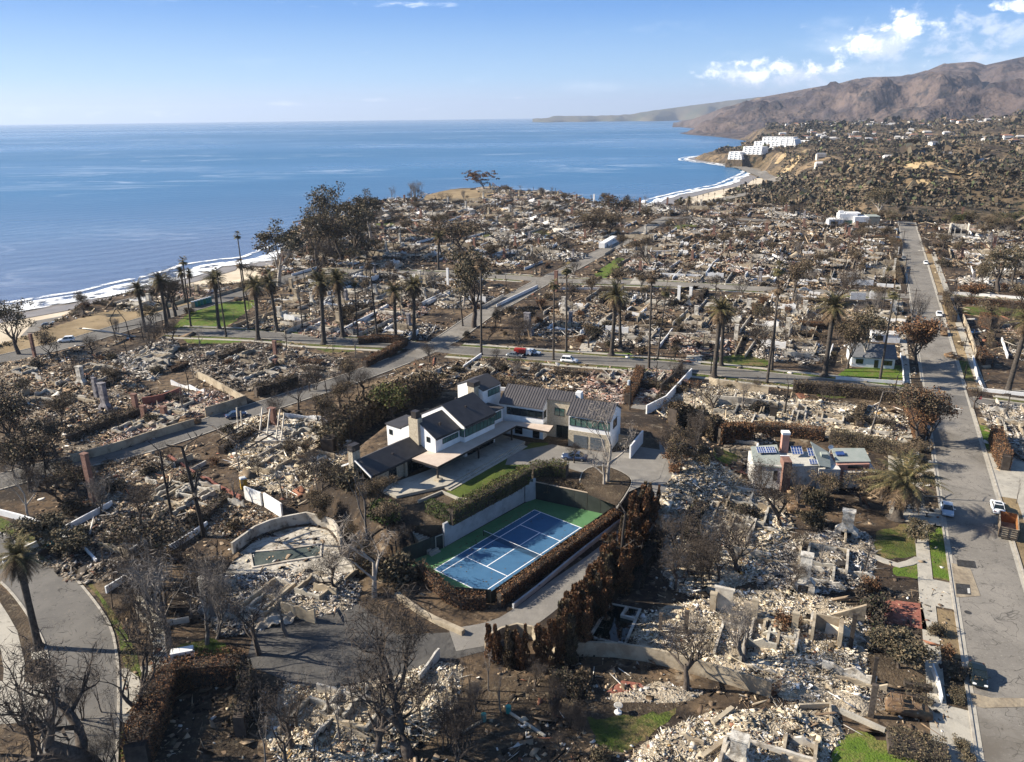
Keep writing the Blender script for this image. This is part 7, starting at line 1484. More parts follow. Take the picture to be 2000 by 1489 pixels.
for a in [(1411, 1200, 1150, 2.3, M_dirtyw, 'pale upright wall slab with a twisted pipe', 'standing_wall', 'wall', False, .4), (1391, 1200, 1160, .8, M_tanw, 'tan upright post beside the pale slab', 'pillar', 'pillar', False, .6), (1457, 1216, 1178, .8, M_tanw, 'tan post left of a pair in the rubble', 'pillar', 'pillar', False, .5), (1471, 1220, 1172, .8, M_tanw, 'tan post right of a pair in the rubble', 'pillar', 'pillar', False, .5),
          (1550, 1240, 1198, .8, M_tanw, 'single tan post left of the open fireplace box', 'pillar', 'pillar', False, .5), (1289, 1238, 1200, .4, M_bark, 'thin charred post near the dark pool', 'pillar', 'pillar', False), (1339, 1238, 1195, .5, M_bark, 'leaning charred stump near the dark pool', 'pillar', 'pillar', False), (1660, 1270, 1200, .5, M_burnt, 'tall blackened timber by the front garden', 'pillar', 'pillar', False), (1700, 1400, 1338, .6, M_bark, 'brown blackened timber before the burnt wagon', 'pillar', 'pillar', False), (1703, 1345, 1285, .4, M_burnt, 'thin black timber above the burnt wagon', 'pillar', 'pillar', False)]: lone(*a)
x, y = G(1612, 1250); fb = empty('fireplace_box', (x, y, 0), -ST_A, 'roofless open fireplace box with soot-black inside', 'fireplace')
for bx_, by_, sx_, sy_ in ((-1.6, 0, .35, 3.2), (1.6, 0, .5, 3.2), (0, 1.5, 2.9, .3)): MB().box(bx_, by_, 0, sx_, sy_, 2.6).build('wall', M_tanw, fb)
MB().box(0, 0, 0, 2.8, 2.8, .25).build('hearth', M_burnt, fb)
x, y = G(1640, 1212); MBg = MB(); fr_ = Fr((x, y), 104)
MBg.add([(*fr_(-2.9, 0), 0), (*fr_(2.9, 0), 0), (*fr_(2.9, 0), 3.0), (*fr_(-2.9, .35), 0), (*fr_(2.9, .35), 0), (*fr_(2.9, .35), 3.0)], [(0, 2, 1), (3, 4, 5), (0, 1, 4, 3), (1, 2, 5, 4), (2, 0, 3, 5)]); tag(MBg.build('standing_wall', M_tanw), 'triangular remnant of a tan gable wall in the pale rubble', 'wall')
# collapsed rafters
ra = empty('collapsed_roof_frame', (0, 0, 0), 0, 'collapsed pale rafters leaning over the dark ruin beyond the lower street', 'roof frame')
for (ax, ay, az_, bx_, by_, bz_) in ((505, 868, .3, 518, 840, 5.2), (520, 868, .3, 532, 842, 5.0), (538, 872, .3, 552, 846, 5.4), (548, 875, .3, 560, 850, 5.), (466, 850, .2, 469, 848, 6.), (475, 850, .2, 476, 850, 5.4), (425, 880, 1.8, 480, 852, 2.6), (455, 885, 2., 515, 868, 2.6), (480, 895, 1.8, 538, 875, 3.2), (418, 860, 3.2, 470, 885, 1.6), (490, 858, 3, 545, 880, 2.4)):
    MB().tube([(*G(ax, ay), az_), (*G(bx_, by_), bz_)], .17, 4).build('rafter', M_bark if bz_ < 4 else M_dirtyw, ra)
MB().prism(gp([(498, 872), (522, 838), (545, 842), (560, 872)]), 0, lambda x, y: 1.2).build('fallen_ceiling', M_dirtyw, ra)
# white two-storey shell upper right
x, y = G(1870, 462); e_ = empty('burnt_shell', (x, y, 0), -ST_A, 'white two-storey burnt shell with open front at the upper right', 'ruin')
for a_ in ((-4, 0, .4, 8, 6.5), (4.5, 0, .4, 8, 7), (0, 4, 8, .4, 6), (0, 0, 8.6, .3, 2.2), (-2, -4, .4, .4, 5), (1, -4, .4, .4, 5)): MB().box(a_[0], a_[1], 0, a_[2], a_[3], a_[4]).build('wall', M_whb, e_)
MB().box(0, 0, 3.1, 8, 7, .25).build('floor_slab', M_burnt, e_)

FIELDS = [('cream', [(1255, 1195), (1400, 1165), (1500, 1150), (1680, 1190), (1695, 1300), (1700, 1400), (1620, 1390), (1530, 1368), (1500, 1348), (1420, 1322), (1340, 1298), (1235, 1270)], 15, .30, 'wide field of cream rubble behind the long tan wall', 11),
          ('cream', [(1215, 1500), (1290, 1430), (1420, 1385), (1500, 1385), (1560, 1375), (1640, 1395), (1660, 1430), (1620, 1470), (1600, 1620), (1250, 1620)], 14, .28, 'nearest field of cream rubble at the bottom of the photo', 12),
          ('cream', [(1285, 1010), (1340, 930), (1420, 925), (1500, 965), (1545, 1020), (1520, 1080), (1440, 1150), (1310, 1150)], 10, .36, 'cream rubble field below the solar house terrace', 13),
          ('grey', [(1560, 1045), (1690, 1040), (1705, 1120), (1620, 1160), (1480, 1150), (1500, 1095)], 12, .32, 'grey-white ash field round the narrow stone chimney', 14),
          ('grey', [(390, 1130), (480, 1122), (600, 1118), (690, 1122), (705, 1150), (690, 1190), (560, 1215), (440, 1245), (390, 1190)], 13, .30, 'pale rubble of the pool house left of the forecourt', 15),
          ('cream', [(560, 1335), (660, 1345), (760, 1320), (860, 1295), (905, 1300), (880, 1400), (780, 1480), (640, 1500), (540, 1489), (520, 1400)], 11, .30, 'rose and cream rubble below the forecourt at the bottom', 16),
          ('tan', [(200, 905), (330, 890), (470, 980), (550, 1015), (500, 1060), (420, 1050), (320, 1020), (200, 1000)], 8, .38, 'tan ash lots with tall charred trunks at the left', 17),
          ('cream', [(430, 850), (500, 815), (560, 812), (650, 830), (690, 880), (640, 950), (560, 965), (480, 940)], 8, .45, 'broken plaster ruin between the lower street and the brown hedge', 18),
          ('tan', [(745, 750), (930, 702), (1090, 722), (1150, 730), (1130, 765), (1000, 748), (930, 735), (830, 775)], 9, .48, 'tan timber-strewn rubble right behind the modern house', 19),
          ('rose', [(1155, 732), (1325, 728), (1300, 772), (1240, 792), (1135, 768)], 9, .50, 'rose-coloured tile rubble above the garage wing', 20),
          ('cream', [(1320, 765), (1400, 752), (1540, 778), (1755, 805), (1750, 865), (1640, 858), (1500, 845), (1300, 820)], 9, .42, 'cream rubble lots behind the orange-brown hedges', 21),
          ('tan', [(0, 710), (120, 690), (200, 690), (270, 740), (300, 800), (230, 870), (150, 890), (60, 850), (0, 790)], 7, .50, 'mixed rubble with white fallen walls at the left edge', 22),
          ('rose', [(270, 800), (400, 762), (470, 790), (400, 812), (290, 862), (180, 880)], 8, .45, 'pinkish rubble between the dark red wall and the lower street', 23),
          ('dark', [(330, 685), (500, 672), (620, 692), (680, 705), (640, 740), (500, 765), (400, 742)], 6, .5, 'dark rubble lots between the palm street and the lower street', 24),
          ('grey', [(200, 705), (330, 665), (345, 690), (300, 745), (270, 740)], 7, .5, 'white and grey debris lot with the small lawn', 25),
          ('grey', [(1180, 1365), (1290, 1330), (1380, 1350), (1330, 1380)], 6, .18, 'white gravelly ash along the foot of the long tan wall', 26),
          ('dark', [(1690, 1330), (1745, 1345), (1740, 1395), (1700, 1390)], 8, .25, 'dark debris scattered before the burnt wagon', 27),
          ('grey', [(1910, 790), (2010, 800), (2060, 900), (1990, 900), (1940, 850)], 8, .38, 'grey-white rubble at the right edge past the stop sign', 28)]
FPOLY = []
for nm, pts, dens, size, lab, sd in FIELDS:
    poly = spline(gp(pts) + [G(*pts[0])], 3.)[:-1]; FPOLY.append(poly)
    n = len(poly); area = abs(sum(poly[i][0] * poly[(i + 1) % n][1] - poly[(i + 1) % n][0] * poly[i][1] for i in range(n))) / 2
    e = empty('burned_house', (0, 0, 0), 0, lab, 'ruin'); rg = random.Random(sd * 7); cx__ = sum(p[0] for p in poly) / n; cy__ = sum(p[1] for p in poly) / n
    for k in range(int(min(7, 1 + area / 90))):       # room outlines: low foundation walls
        for _ in range(30):
            c = rg.choice(poly); t = rg.uniform(.0, .7); x = c[0] * t + cx__ * (1 - t); y = c[1] * t + cy__ * (1 - t); w_, d_ = rg.uniform(3, 7), rg.uniform(3, 7); q = [(x + SU[0] * a + SV[0] * b, y + SU[1] * a + SV[1] * b) for a, b in ((-w_ / 2, -d_ / 2), (w_ / 2, -d_ / 2), (w_ / 2, d_ / 2), (-w_ / 2, d_ / 2))]
            if all(inside(*p, poly) for p in q): break
        else: continue
        keep = rg.randint(2, 4)
        for i_ in range(keep):
            a_, b_ = q[i_], q[(i_ + 1) % 4]; MB().wall([(a_[0] + (b_[0] - a_[0]) * t / 6, a_[1] + (b_[1] - a_[1]) * t / 6) for t in range(7)], lambda d, s_=i_ + k * 5: max(.5, 1.25 + .6 * mnoise.noise(Vector((d * .9, s_, sd)))), .32, 0).build('foundation_wall', rg.choice((M_dirtyw, M_tanw, M_conc)), e)
    ash_bed(poly, 'ash_bed', e, M_ashf if nm in ('cream', 'grey', 'rose') else M_ash, 1.0, 1., sd); rubble_in(poly, int(min(26000, area * dens * 4.2)), size * .46, sd, PAL[['cream', 'grey', 'tan', 'rose', 'dark'].index(nm)], e, sd=sd)
    rg = random.Random(sd)
    for k in range(int(min(10, 2 + area / 70)) if sd not in (26, 27) else 0):     # low foundation walls and larger slabs inside each ruin
        for _ in range(20):
            c = rg.choice(poly); c2 = (sum(p[0] for p in poly) / n, sum(p[1] for p in poly) / n); t = rg.uniform(.1, .75); x, y = c[0] * t + c2[0] * (1 - t), c[1] * t + c2[1] * (1 - t)
            if inside(x, y, poly): break
        a = ST_A + rg.choice((0, math.pi / 2)) + rg.uniform(-.1, .1); l = rg.uniform(2, 6); hh = rg.uniform(.5, 1.9)
        q = [(x + math.sin(a) * l * i / 5, y + math.cos(a) * l * i / 5) for i in range(6)]
        MB().wall(q, lambda d, h_=hh, s_=k: max(.25, h_ + .7 * mnoise.noise(Vector((d, s_, sd)))), .25, 0).build('wall_stub', rg.choice((M_dirtyw, M_tanw, M_whb, M_tanw)), e)

# generic burned lots, built once per kind and copied
def lot_proto(seed, pal, W, D, n, size, far=False):
    rg = random.Random(seed); root = empty('burned_house', (0, 0, -600)); poly = []
    for k in range(18): a = k / 18 * 6.283; q = (abs(math.cos(a)) ** 4 + abs(math.sin(a)) ** 4) ** -.25; poly.append((W / 2 * q * math.cos(a) * rg.uniform(.82, 1.08), D / 2 * q * math.sin(a) * rg.uniform(.82, 1.08)))
    bed = ash_bed(poly, 'ash_bed', root, rg.choice((M_ash, M_ash, M_soil)), 1.4 if not far else 2.5, 1., seed)
    rubble_in(poly, int(n * rg.choice((.4, .7, 1., 1.2))), size * rg.choice((.8, 1., 1.15)), seed, pal, root, sd=seed, z0=False)
    for k in range(rg.randint(3, 6)):
        a = rg.choice((0, math.pi / 2)) + rg.uniform(-.06, .06); l = rg.uniform(2.5, 8) * (1.5 if far else 1); x, y = rg.uniform(-W / 3, W / 3), rg.uniform(-D / 3, D / 3); hh = rg.uniform(.6, 2.6)
        q = [(x + math.sin(a) * (l * i / 6 - l / 2), y + math.cos(a) * (l * i / 6 - l / 2)) for i in range(7)]
        MB().wall(q, lambda d, h_=hh, s_=k: max(.2, h_ + 1.1 * mnoise.noise(Vector((d * .8, s_, seed)))), .3, 0).build('wall_stub', rg.choice((M_dirtyw, M_tanw, M_whb, M_white, M_tanw, M_burnt)), root)
    for k in range(rg.randint(2, 5)):
        x, y = rg.uniform(-W / 2.5, W / 2.5), rg.uniform(-D / 2.5, D / 2.5); hh = rg.uniform(2, 5); MB().tube([(x, y, 0), (x + rg.uniform(-.8, .8), y + rg.uniform(-.8, .8), hh)], .12 if not far else .2, 4).build('charred_beam', M_burnt, root)
    for k in range(rg.randint(2, 4)):
        x, y = rg.uniform(-W / 2.5, W / 2.5), rg.uniform(-D / 2.5, D / 2.5); a = rg.uniform(0, 6.28); l = rg.uniform(3, 7); MB().tube([(x, y, .9), (x + l * math.cos(a), y + l * math.sin(a), 1.3 + rg.random())], .12 if not far else .2, 4).build('fallen_beam', rg.choice((M_burnt, M_bark, M_dirtyw)), root)
    for k in range(rg.randint(1, 2)):      # floor slabs and lot walls
        MB().box(rg.uniform(-W / 4, W / 4), rg.uniform(-D / 4, D / 4), .1, rg.uniform(4, 8), rg.uniform(3, 6), rg.uniform(.7, 1.0)).build('floor_slab', rg.choice((M_conc, M_dirtyw, M_ash)), root)
    for sgn in rg.sample((-1, 1), rg.randint(1, 2)): MB().wall([(sgn * W * .52, -D / 2 + D * i / 8) for i in range(8)], lambda d, s_=sgn: 1.1 + .35 * mnoise.noise(Vector((d * .5, s_, seed))), .25, 0).build('boundary_wall', rg.choice((M_dirtyw, M_tanw, M_white, M_conc)), root)
    for k in range(rg.randint(1, 3)):      # room outlines
        x, y, w_, d_ = rg.uniform(-W / 4, W / 4), rg.uniform(-D / 4, D / 4), rg.uniform(4, 8), rg.uniform(4, 8); q = [(x - w_ / 2, y - d_ / 2), (x + w_ / 2, y - d_ / 2), (x + w_ / 2, y + d_ / 2), (x - w_ / 2, y + d_ / 2)]
        for i_ in range(rg.randint(2, 4)):
            a_, b_ = q[i_], q[(i_ + 1) % 4]; MB().wall([(a_[0] + (b_[0] - a_[0]) * t / 5, a_[1] + (b_[1] - a_[1]) * t / 5) for t in range(6)], lambda d, s_=i_ + k * 5: max(.6, 1.5 + .9 * mnoise.noise(Vector((d * .9, s_, seed)))), .3, 0).build('foundation_wall', rg.choice((M_dirtyw, M_tanw, M_white)), root)
    if rg.random() < .75: chimney_mesh(rg.uniform(3.5, 5.5), 1.3, .95, rg.choice((M_brick, M_tanw, M_whb, M_grb, M_tanw, M_whb)), root, 'chimney', rg.random() < .7, (rg.uniform(-W / 3, W / 3), rg.uniform(-D / 3, D / 3), 0), rg.choice((0, 1.57)))
    PROTOS.append(root); root['h'] = 1.; return root
LOTS = [lot_proto(100 + k, PAL[[0, 2, 4, 1, 3, 2, 4, 2, 1, 2][k]], 20, 23, 4600, .28) for k in range(10)]
LOTF = [lot_proto(200 + k, PAL[[2, 4, 1, 2, 3, 4, 2][k]], 27, 27, 3300, .48, True) for k in range(7)]
SPECIAL = [[G(a, b) for a, b in q] for q in ([(1440, 990), (1440, 880), (1460, 838), (1740, 838), (1740, 990)], [(1625, 750), (1640, 650), (1760, 645), (1775, 750)], [(1605, 442), (1612, 425), (1720, 425), (1725, 445)], [(640, 1000), (640, 880), (860, 760), (1240, 770), (1300, 860), (1290, 1050), (1080, 1300), (700, 1260)], [(380, 1280), (500, 1180), (760, 1180), (1000, 1200), (1040, 1300), (700, 1350), (480, 1350)], [(80, 1330), (300, 1280), (500, 1300), (490, 1520), (80, 1560)])]
def free(x, y, road=9., fld=True):
    if near_road(x, y, road): return False
    if fld and any(inside(x, y, p) or dpoly(x, y, p) < 6 for p in FPOLY): return False
    if any(inside(x, y, p) for p in SPECIAL): return False
    if any(p is not None and inside(x, y, p) for p in LAWN_POLY): return False
    return True
def on_plateau(x, y, m=6.):
    az = math.atan2(x, y); dA = np.interp(az, LA[:, 0], LA[:, 1]); return math.hypot(x, y) < dA - m and abs(az) < .70
def zone_of(x, y):
    s, t = st_inv(x, y); s1, s2 = crossS; tl = -138
    if t > 4: return ('right of long street, near end' if s < s1 else 'right of long street, middle' if s < s2 else 'right of long street, far end')
    if s < s1 - 2: return ('near blocks before palm street' if t > tl + 10 else 'blocks below bluff road')
    if s < s2: return 'middle blocks right of diagonal street' if t > tl else 'middle blocks left of diagonal street'
    return 'far blocks right of diagonal street' if t > tl else 'promontory blocks by the sea'
AUTO = []
def auto(o, kind_desc, cat, group, x, y):
    s, t = st_inv(x, y); row = int((s + 60) // 30); AUTO.append((kind_desc, zone_of(x, y), row, proj(x, y)[0], o, cat, group))
rg = random.Random(2024); nl = 0; lots_xy = []
cand = []
for i in range(-3, 34):
    for j in range(-18, 8):
        s = i * 24.5 + 6; t = j * 21.5 - 17 + (i % 2) * 5; 
        if t > -8: t += 26
        x, y = st(s + rg.uniform(-2, 2), t + rg.uniform(-2, 2)); px, py = proj(x, y)
        if not (-50 < px < 2050 and py < 1560) or not on_plateau(x, y, 10): continue
        D = math.hypot(x, y)
        if D > 300 and (i + j) % 2 and D > 420: continue
        if not free(x, y, 8.5 if D < 300 else 7): 
            continue
        cand.append((x, y, D))
for x, y, D in cand:
    pr_ = rg.choice(LOTS) if D < 330 else rg.choice(LOTF); s_ = 1.0 if D < 330 else (.82 if D < 420 else 1.1)
    o = put(pr_, x, y, None, rz=-ST_A + rg.choice((0, math.pi)) + rg.uniform(-.05, .05), rg=rg, z=0.); o.scale = (s_, s_, 1.); lots_xy.append((x, y))
    auto(o, 'burned house lot', 'ruin', 'burned house lots of the neighbourhood', x, y)
print('lots', len(lots_xy))
# scattered burnt trees, stumps and shrubs among the lots
def scatter(n, protos, h0, h1, desc, cat, group, seed, mind=4., dmax=760, dmin=60, fld=False, roadm=2.5, wide=(1, 1.3), nearbias=1.):
    rg = random.Random(seed); k = 0; g = 0
    while k < n and g < n * 60:
        g += 1; az = rg.uniform(-.62, .62); D = dmin + (dmax - dmin) * rg.random() ** nearbias; x, y = D * math.sin(az), D * math.cos(az)
        px, py = proj(x, y)
        if not (-30 < px < 2030 and py < 1540) or not on_plateau(x, y, 1.): continue
        if any(abs(x - q[0]) < mind and abs(y - q[1]) < mind for q in PLACED) or not free(x, y, roadm, fld): continue
        if mnoise.noise(Vector((x * .02, y * .02, seed))) < -.12 and rg.random() < .7: continue
        i_ = rg.randrange(len(protos)); o = put(protos[i_], x, y, rg.uniform(h0, h1), wide=rg.uniform(*wide), rg=rg, z=height(x, y)); PLACED.append((x, y, 1)); k += 1
        auto(o, desc, cat, group, x, y)
scatter(285, BARE + [OAK2], 4, 9, 'bare burnt tree', 'tree', 'bare burnt trees among the lots', 1, fld=False, dmin=70, dmax=700, nearbias=.8)
scatter(110, [BROWN[2], BROWN[0], EUCA[1], BROWN[2]], 4, 9, 'scorched leafy tree', 'tree', 'scorched leafy trees among the lots', 2, dmin=200, dmax=740)
scatter(240, POLE_T + THIN, 4, 9, 'charred thin trunk', 'tree trunk', 'charred trunks among the lots', 3, dmin=110, dmax=700)
scatter(280, [SHRUB['brown'], SHRUB['rust'], SHRUB['olive'], SHRUB['dark']], 1.2, 2.8, 'scorched shrub', 'bush', 'scorched shrubs among the lots', 4, mind=2.5, dmin=90, dmax=640, roadm=1.)
rg = random.Random(31); k = g = 0      # burnt hedge lines between the lots, square to the streets
while k < 120 and g < 9000:
    g += 1; az = rg.uniform(-.6, .6); D = rg.uniform(110, 640); x, y = D * math.sin(az), D * math.cos(az); px, py = proj(x, y)
    if not (0 < px < 2000) or not on_plateau(x, y, 5) or not free(x, y, 5., False): continue
    if not all(free(x + SV[0] * q, y + SV[1] * q, 1., False) for q in (-5, 5)): continue
    if any(abs(x - q[0]) < 4 and abs(y - q[1]) < 4 for q in PLACED[-120:]): continue
    o = put(rg.choice(HEDGES), x, y, rg.uniform(1.3, 2.6), rg=rg, z=height(x, y), rz=-ST_A + rg.choice((0, math.pi / 2)) + rg.uniform(-.04, .04)); o.name = 'hedge'; PLACED.append((x, y, 1)); k += 1; auto(o, 'burnt hedge line', 'hedge', 'burnt hedge lines between the lots', x, y)
# thickets of thin bare stems seen in the photo
def thicket(poly_px, n, protos, h0, h1, desc, group, seed, cat='tree', wide=(1, 1)):
    rg = random.Random(seed); poly = gp(poly_px); xs = [p[0] for p in poly]; ys = [p[1] for p in poly]; k = g = 0
    while k < n and g < 4000:
        g += 1; x, y = rg.uniform(min(xs), max(xs)), rg.uniform(min(ys), max(ys))
        if not inside(x, y, poly): continue
        o = put(rg.choice(protos), x, y, rg.uniform(h0, h1), rg=rg, wide=rg.uniform(*wide), z=height(x, y)); k += 1; auto(o, desc, cat, group, x, y)
thicket([(240, 1140), (330, 1060), (400, 1120), (440, 1240), (340, 1290), (250, 1260)], 26, THIN + BARE[3:6], 6, 10, 'slender grey bare tree', 'grey bare trees of the footpath thicket', 5)
thicket([(500, 1420), (640, 1380), (760, 1420), (760, 1520), (500, 1530)], 15, THIN + BARE[:1], 6, 10, 'slender black bare tree', 'black bare stems at the bottom edge', 6)
thicket([(850, 1340), (1000, 1330), (1010, 1390), (860, 1420)], 12, THIN, 4, 7.5, 'slim bare sapling', 'bare saplings in the dark garden', 7)
thicket([(1280, 1060), (1380, 1040), (1460, 1080), (1400, 1160), (1290, 1170)], 22, THIN + BARE[:3], 5, 9, 'thin charred tree', 'charred trees of the burnt grove', 8)
thicket([(640, 960), (720, 980), (790, 1030), (800, 1100), (700, 1130), (620, 1030)], 20, [BROWN[2], BROWN[0], BARE[2], BARE[4], SHRUB['olive']], 2.5, 5.5, 'sparse grey-brown garden tree', 'scorched garden trees left of the terrace', 9)
thicket([(0, 900), (130, 880), (180, 960), (120, 1010), (0, 990)], 10, [BROWN[2], BARE[1], BARE[2]], 4.5, 8, 'dark tangled tree', 'dark tangled trees at the left edge', 10, wide=(1.1, 1.4))
thicket([(590, 760), (700, 730), (720, 790), (640, 870), (560, 830)], 14, [BARE[0], BARE[4], BROWN[2], POLE_T[0]], 5, 9, 'dark bare tree', 'dark trees between street and house', 11)
thicket([(1290, 930), (1330, 880), (1400, 880), (1330, 980), (1280, 1010)], 10, [BARE[4], THIN[1], BROWN[0]], 4, 7, 'brown bare garden tree', 'bare garden trees by the lane', 12)
thicket([(600, 500), (660, 470), (740, 440), (760, 500), (640, 545)], 14, [EUCA[1], BROWN[2], EUCA[0]], 7, 12, 'dense dark tree', 'dark trees of the promontory grove', 13, wide=(1.2, 1.5))
thicket([(1080, 1340), (1120, 1310), (1180, 1330), (1120, 1370)], 6, [SHRUB['dark'], SHRUB['brown']], 1.4, 2.6, 'burnt garden shrub', 'burnt shrubs beside the round lawn', 14, 'bush')
thicket([(1010, 1320), (1090, 1320), (1180, 1489), (1060, 1489)], 14, [BARE[4], BARE[1], SHRUB['olive']], 1.6, 4.5, 'charred garden tree', 'charred small trees left of the round lawn', 15, 'tree')
thicket([(1540, 940), (1700, 950), (1740, 1000), (1560, 1010)], 8, [SHRUB['brown'], SHRUB['olive'], BROWN[2]], 1.8, 4, 'brown garden shrub', 'brown shrubs before the solar house', 16, 'bush')
thicket([(1700, 430), (1760, 425), (1790, 432), (1990, 440), (1990, 470), (1900, 445), (1720, 440)], 18, [EUCA[1], BROWN[2], EUCA[0], GREENT], 6, 10, 'canyon rim tree', 'leafy trees along the canyon rim', 17, wide=(1.2, 1.6))
thicket([(80, 1400), (230, 1380), (270, 1489), (230, 1540), (80, 1540)], 7, THIN + [BARE[0], BARE[4]], 5, 8, 'dark bare tree', 'dark bare trees over the curving street', 18)
thicket([(760, 1400), (900, 1380), (1000, 1440), (960, 1520), (780, 1520)], 12, THIN + [BARE[0], BARE[4]], 4, 8, 'thin dark sapling', 'dark saplings at the bottom centre', 19)
thicket([(180, 1150), (260, 1100), (330, 1160), (260, 1240)], 9, THIN + [BARE[3]], 5, 9, 'thin grey verge tree', 'grey bare trees on the verge', 20)
thicket([(560, 870), (680, 900), (660, 990), (560, 1000)], 12, [BARE[0], BARE[2], BROWN[2], BARE[4]], 3, 6, 'scrubby burnt tree', 'burnt scrubby trees left of the porch', 21)
# labels that say where each repeat stands
from collections import defaultdict
dd = defaultdict(list)
for a in AUTO: dd[(a[0], a[1], a[2])].append(a)
rows_in = defaultdict(set)
for (k0, z_, r_) in dd: rows_in[(k0, z_)].add(r_)
for (k0, z_, r_), L_ in dd.items():
    L_.sort(key=lambda a: a[3]); rk = sorted(rows_in[(k0, z_)]); ri = rk.index(r_)
    for i, a in enumerate(L_):
        pos = ', ' + ORD[i] + ' from left' if len(L_) > 1 else ''
        tag(a[4], '%s, %s, %s row%s' % (k0, z_, ORD[ri], pos), a[5], a[6])
# loose debris and ash lumps strewn over the ground between the lots
rg = random.Random(77); DP = []
while len(DP) < 26000:
    az = rg.uniform(-.6, .6); D = 62 + (700 - 62) * rg.random() ** 1.25; x, y = D * math.sin(az), D * math.cos(az)
    if not on_plateau(x, y, 1): continue
    if mnoise.noise(Vector((x * .06, y * .06, 4))) < -.05 and rg.random() < .8: continue
    if near_road(x, y, .8) or any(inside(x, y, p) for p in SPECIAL[3:5]) or inside(x, y, PAD): continue
    if any(p is not None and inside(x, y, p) for p in LAWN_POLY): continue
    DP.append((x, y, height(x, y) + .05))
DP = np.array(DP); Dd = np.hypot(DP[:, 0], DP[:, 1]); mB = [pieces(DP[(Dd >= a_) & (Dd < b_)], sz_, 900 + k_) for k_, (a_, b_, sz_) in enumerate(((0, 130, .26), (130, 250, .42), (250, 420, .65), (420, 900, 1.0)))]
off_ = 0; Va = []; Fa = []
for v_, f_ in mB: Va.append(v_); Fa.append(f_ + off_); off_ += len(v_)
tag(np_mesh('scattered_debris', np.concatenate(Va), np.concatenate(Fa), PAL[2]), 'loose burnt debris strewn between the ruined lots', kind='stuff')
# ---------------------------------------------------------------- far slopes: scrub and houses
rgn = np.random.default_rng(5); C = []; S = []
rg = random.Random(55)
while len(C) < 13000:
    px = rg.uniform(1280, 2060); D = 480 * (3600 / 480) ** rg.random(); az = azel(px, 350)[0]; x, y = D * math.sin(az), D * math.cos(az)
    i = int(round((az - azs[0]) / (azs[1] - azs[0]))); j = int(round(math.log(D / rs[0]) / math.log(rs[1] / rs[0]))); i = min(NA - 1, max(0, i)); j = min(NR - 1, j)
    if zone[i, j] not in (1, 3) or SD[i, j] < 60: continue
    if mnoise.noise(Vector((x * .008, y * .008, 2))) < -.12 and rg.random() < .8: continue
    z = zat(x, y); s = 1.0 * math.exp(rg.gauss(0, .5)) * (1 + D / 900); C.append((x, y, z + s * .5)); S.append(s)
C = np.array(C); S = np.array(S); K = 14; Cn = np.repeat(C, K, 0); Sn = np.repeat(S, K); n = len(Cn); d = rgn.normal(size=(n, 3)); d /= np.linalg.norm(d, axis=1)[:, None]; d[:, 2] = np.abs(d[:, 2])
Cn = Cn + d * (Sn * rgn.random(n) ** .4)[:, None] * np.array([1, 1, .8]); u = rgn.normal(size=(n, 3)); u /= np.linalg.norm(u, axis=1)[:, None]; v = np.cross(u, rgn.normal(size=(n, 3))); v /= np.linalg.norm(v, axis=1)[:, None]; s = (Sn * .42)[:, None]
V_ = np.stack([Cn - u * s, Cn + v * s * .7, Cn + u * s, Cn - v * s * .7], 1).reshape(-1, 3); F_ = np.arange(4 * n).reshape(-1, 4); half = (n // 3)
M_scr = mat_isl('hillside_leaves', [((.10, .085, .06), 3), ((.15, .115, .08), 3), ((.055, .055, .045), 3), ((.20, .15, .10), 2), ((.10, .115, .055), 1)], vary=.3, scale=.01)
tag(np_mesh('hillside_scrub', V_, F_, M_scr), 'burnt brown and olive scrub covering the canyon hills', kind='stuff')
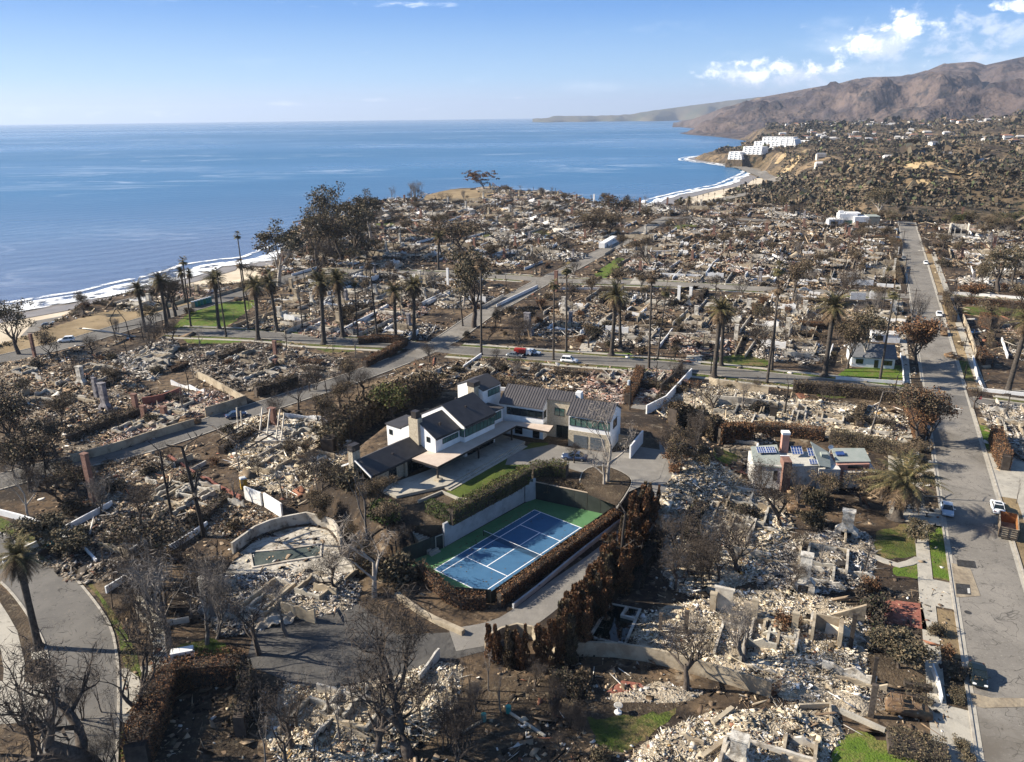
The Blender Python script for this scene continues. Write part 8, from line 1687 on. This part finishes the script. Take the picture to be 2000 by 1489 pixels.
# bluff slope scrub on the left
C = []
while len(C) < 1200:
    az = rg.uniform(-.62, -.2); i = int(round((az - azs[0]) / (azs[1] - azs[0]))); dA = np.interp(az, LA[:, 0], LA[:, 1]); D = dA + rg.uniform(-7, 30); x, y = D * math.sin(az), D * math.cos(az)
    C.append((x, y, zat(x, y) + .2))
V_, F_ = leaf_arr(C, 14, .9, .35, 3); tag(np_mesh('bluff_scrub', V_, F_, M_leafo), 'low brown scrub along the rim of the sea bluff', kind='stuff')
MW = [mat('far_wall_' + n_, c) for n_, c in (('white', (.70, .68, .64)), ('cream', (.55, .50, .42)), ('grey', (.35, .34, .33)))]; MR = [mat('far_roof_' + n_, c) for n_, c in (('pale', (.50, .48, .46)), ('tile', (.28, .15, .10)), ('slate', (.16, .16, .17)))]
k = g = 0; hp = []; hh_ = []
while k < 150 and g < 9000:
    g += 1; px = rg.uniform(1440, 2030); D = rg.uniform(1200, 3300); az = azel(px, 270)[0]; x, y = D * math.sin(az), D * math.cos(az); i = min(NA - 1, int(round((az - azs[0]) / (azs[1] - azs[0])))); j = min(NR - 1, int(round(math.log(D / rs[0]) / math.log(rs[1] / rs[0]))))
    if zone[i, j] != 3 or SD[i, j] < 120 or any(abs(x - q[0]) + abs(y - q[1]) < 40 for q in hp) or mnoise.noise(Vector((x * .0022, y * .0022, 9))) < -.05: continue
    w_ = rg.uniform(10, 20); d_ = rg.uniform(8, 12); h_ = rg.choice((4.5, 7, 7)); e = empty('hillside_house', (x, y, zat(x, y) - 1.), rg.uniform(-.6, .3)); mw = rg.choice(MW[:2] + MW); 
    MB().box(0, 0, -4, w_, d_, h_ + 4).build('wall', mw, e); MB().add([(-w_ * .53, -d_ * .55, h_), (w_ * .53, -d_ * .55, h_), (w_ * .53, d_ * .55, h_), (-w_ * .53, d_ * .55, h_), (-w_ * .4, 0, h_ + 2.4), (w_ * .4, 0, h_ + 2.4)], [(0, 3, 2, 1), (0, 1, 5, 4), (2, 3, 4, 5), (1, 2, 5), (3, 0, 4)]).build('roof', rg.choice(MR), e)
    wb = MB(); wb.box(0, -d_ * .5 - .05, 1.2, w_ * .7, .2, 1.6); wb.build('window_band', M_dglass, e)
    hp.append((x, y)); k += 1; px_ = proj(x, y)[0]; tag(e, 'small pale house among the trees on the far slope below the mountains', 'house', 'hillside houses on the far slope'); hh_.append((px_, e, D))
for b_, (d0, d1, nm_) in enumerate(((0, 1700, 'nearest band'), (1700, 2200, 'lower middle band'), (2200, 2700, 'upper middle band'), (2700, 9000, 'highest band'))):
    for i, q in enumerate(sorted([q for q in hh_ if d0 <= q[2] < d1], key=lambda q: q[0])): q[1]['label'] = 'small pale house on the far slope, %s, %s from left' % (nm_, ORD[i])
for p in PROTOS:
    for q in list(p.children_recursive) + [p]: bpy.data.objects.remove(q, do_unlink=True)

# ---------------------------------------------------------------- sea air
hz = MB().prism([(-45000, -300), (45000, -300), (45000, 45000), (-45000, 45000)], -130, 760).build('haze', None); tag(hz, kind='stuff')
m = bpy.data.materials.new('sea_air'); m.use_nodes = True; t = m.node_tree; t.nodes.clear(); pv = t.nodes.new('ShaderNodeVolumePrincipled'); mo = t.nodes.new('ShaderNodeOutputMaterial')
pv.inputs['Color'].default_value = (.62, .74, .95, 1); pv.inputs['Density'].default_value = 4.2e-5; pv.inputs['Anisotropy'].default_value = .2; t.links.new(pv.outputs[0], mo.inputs['Volume']); hz.data.materials.append(m); HAZE = hz
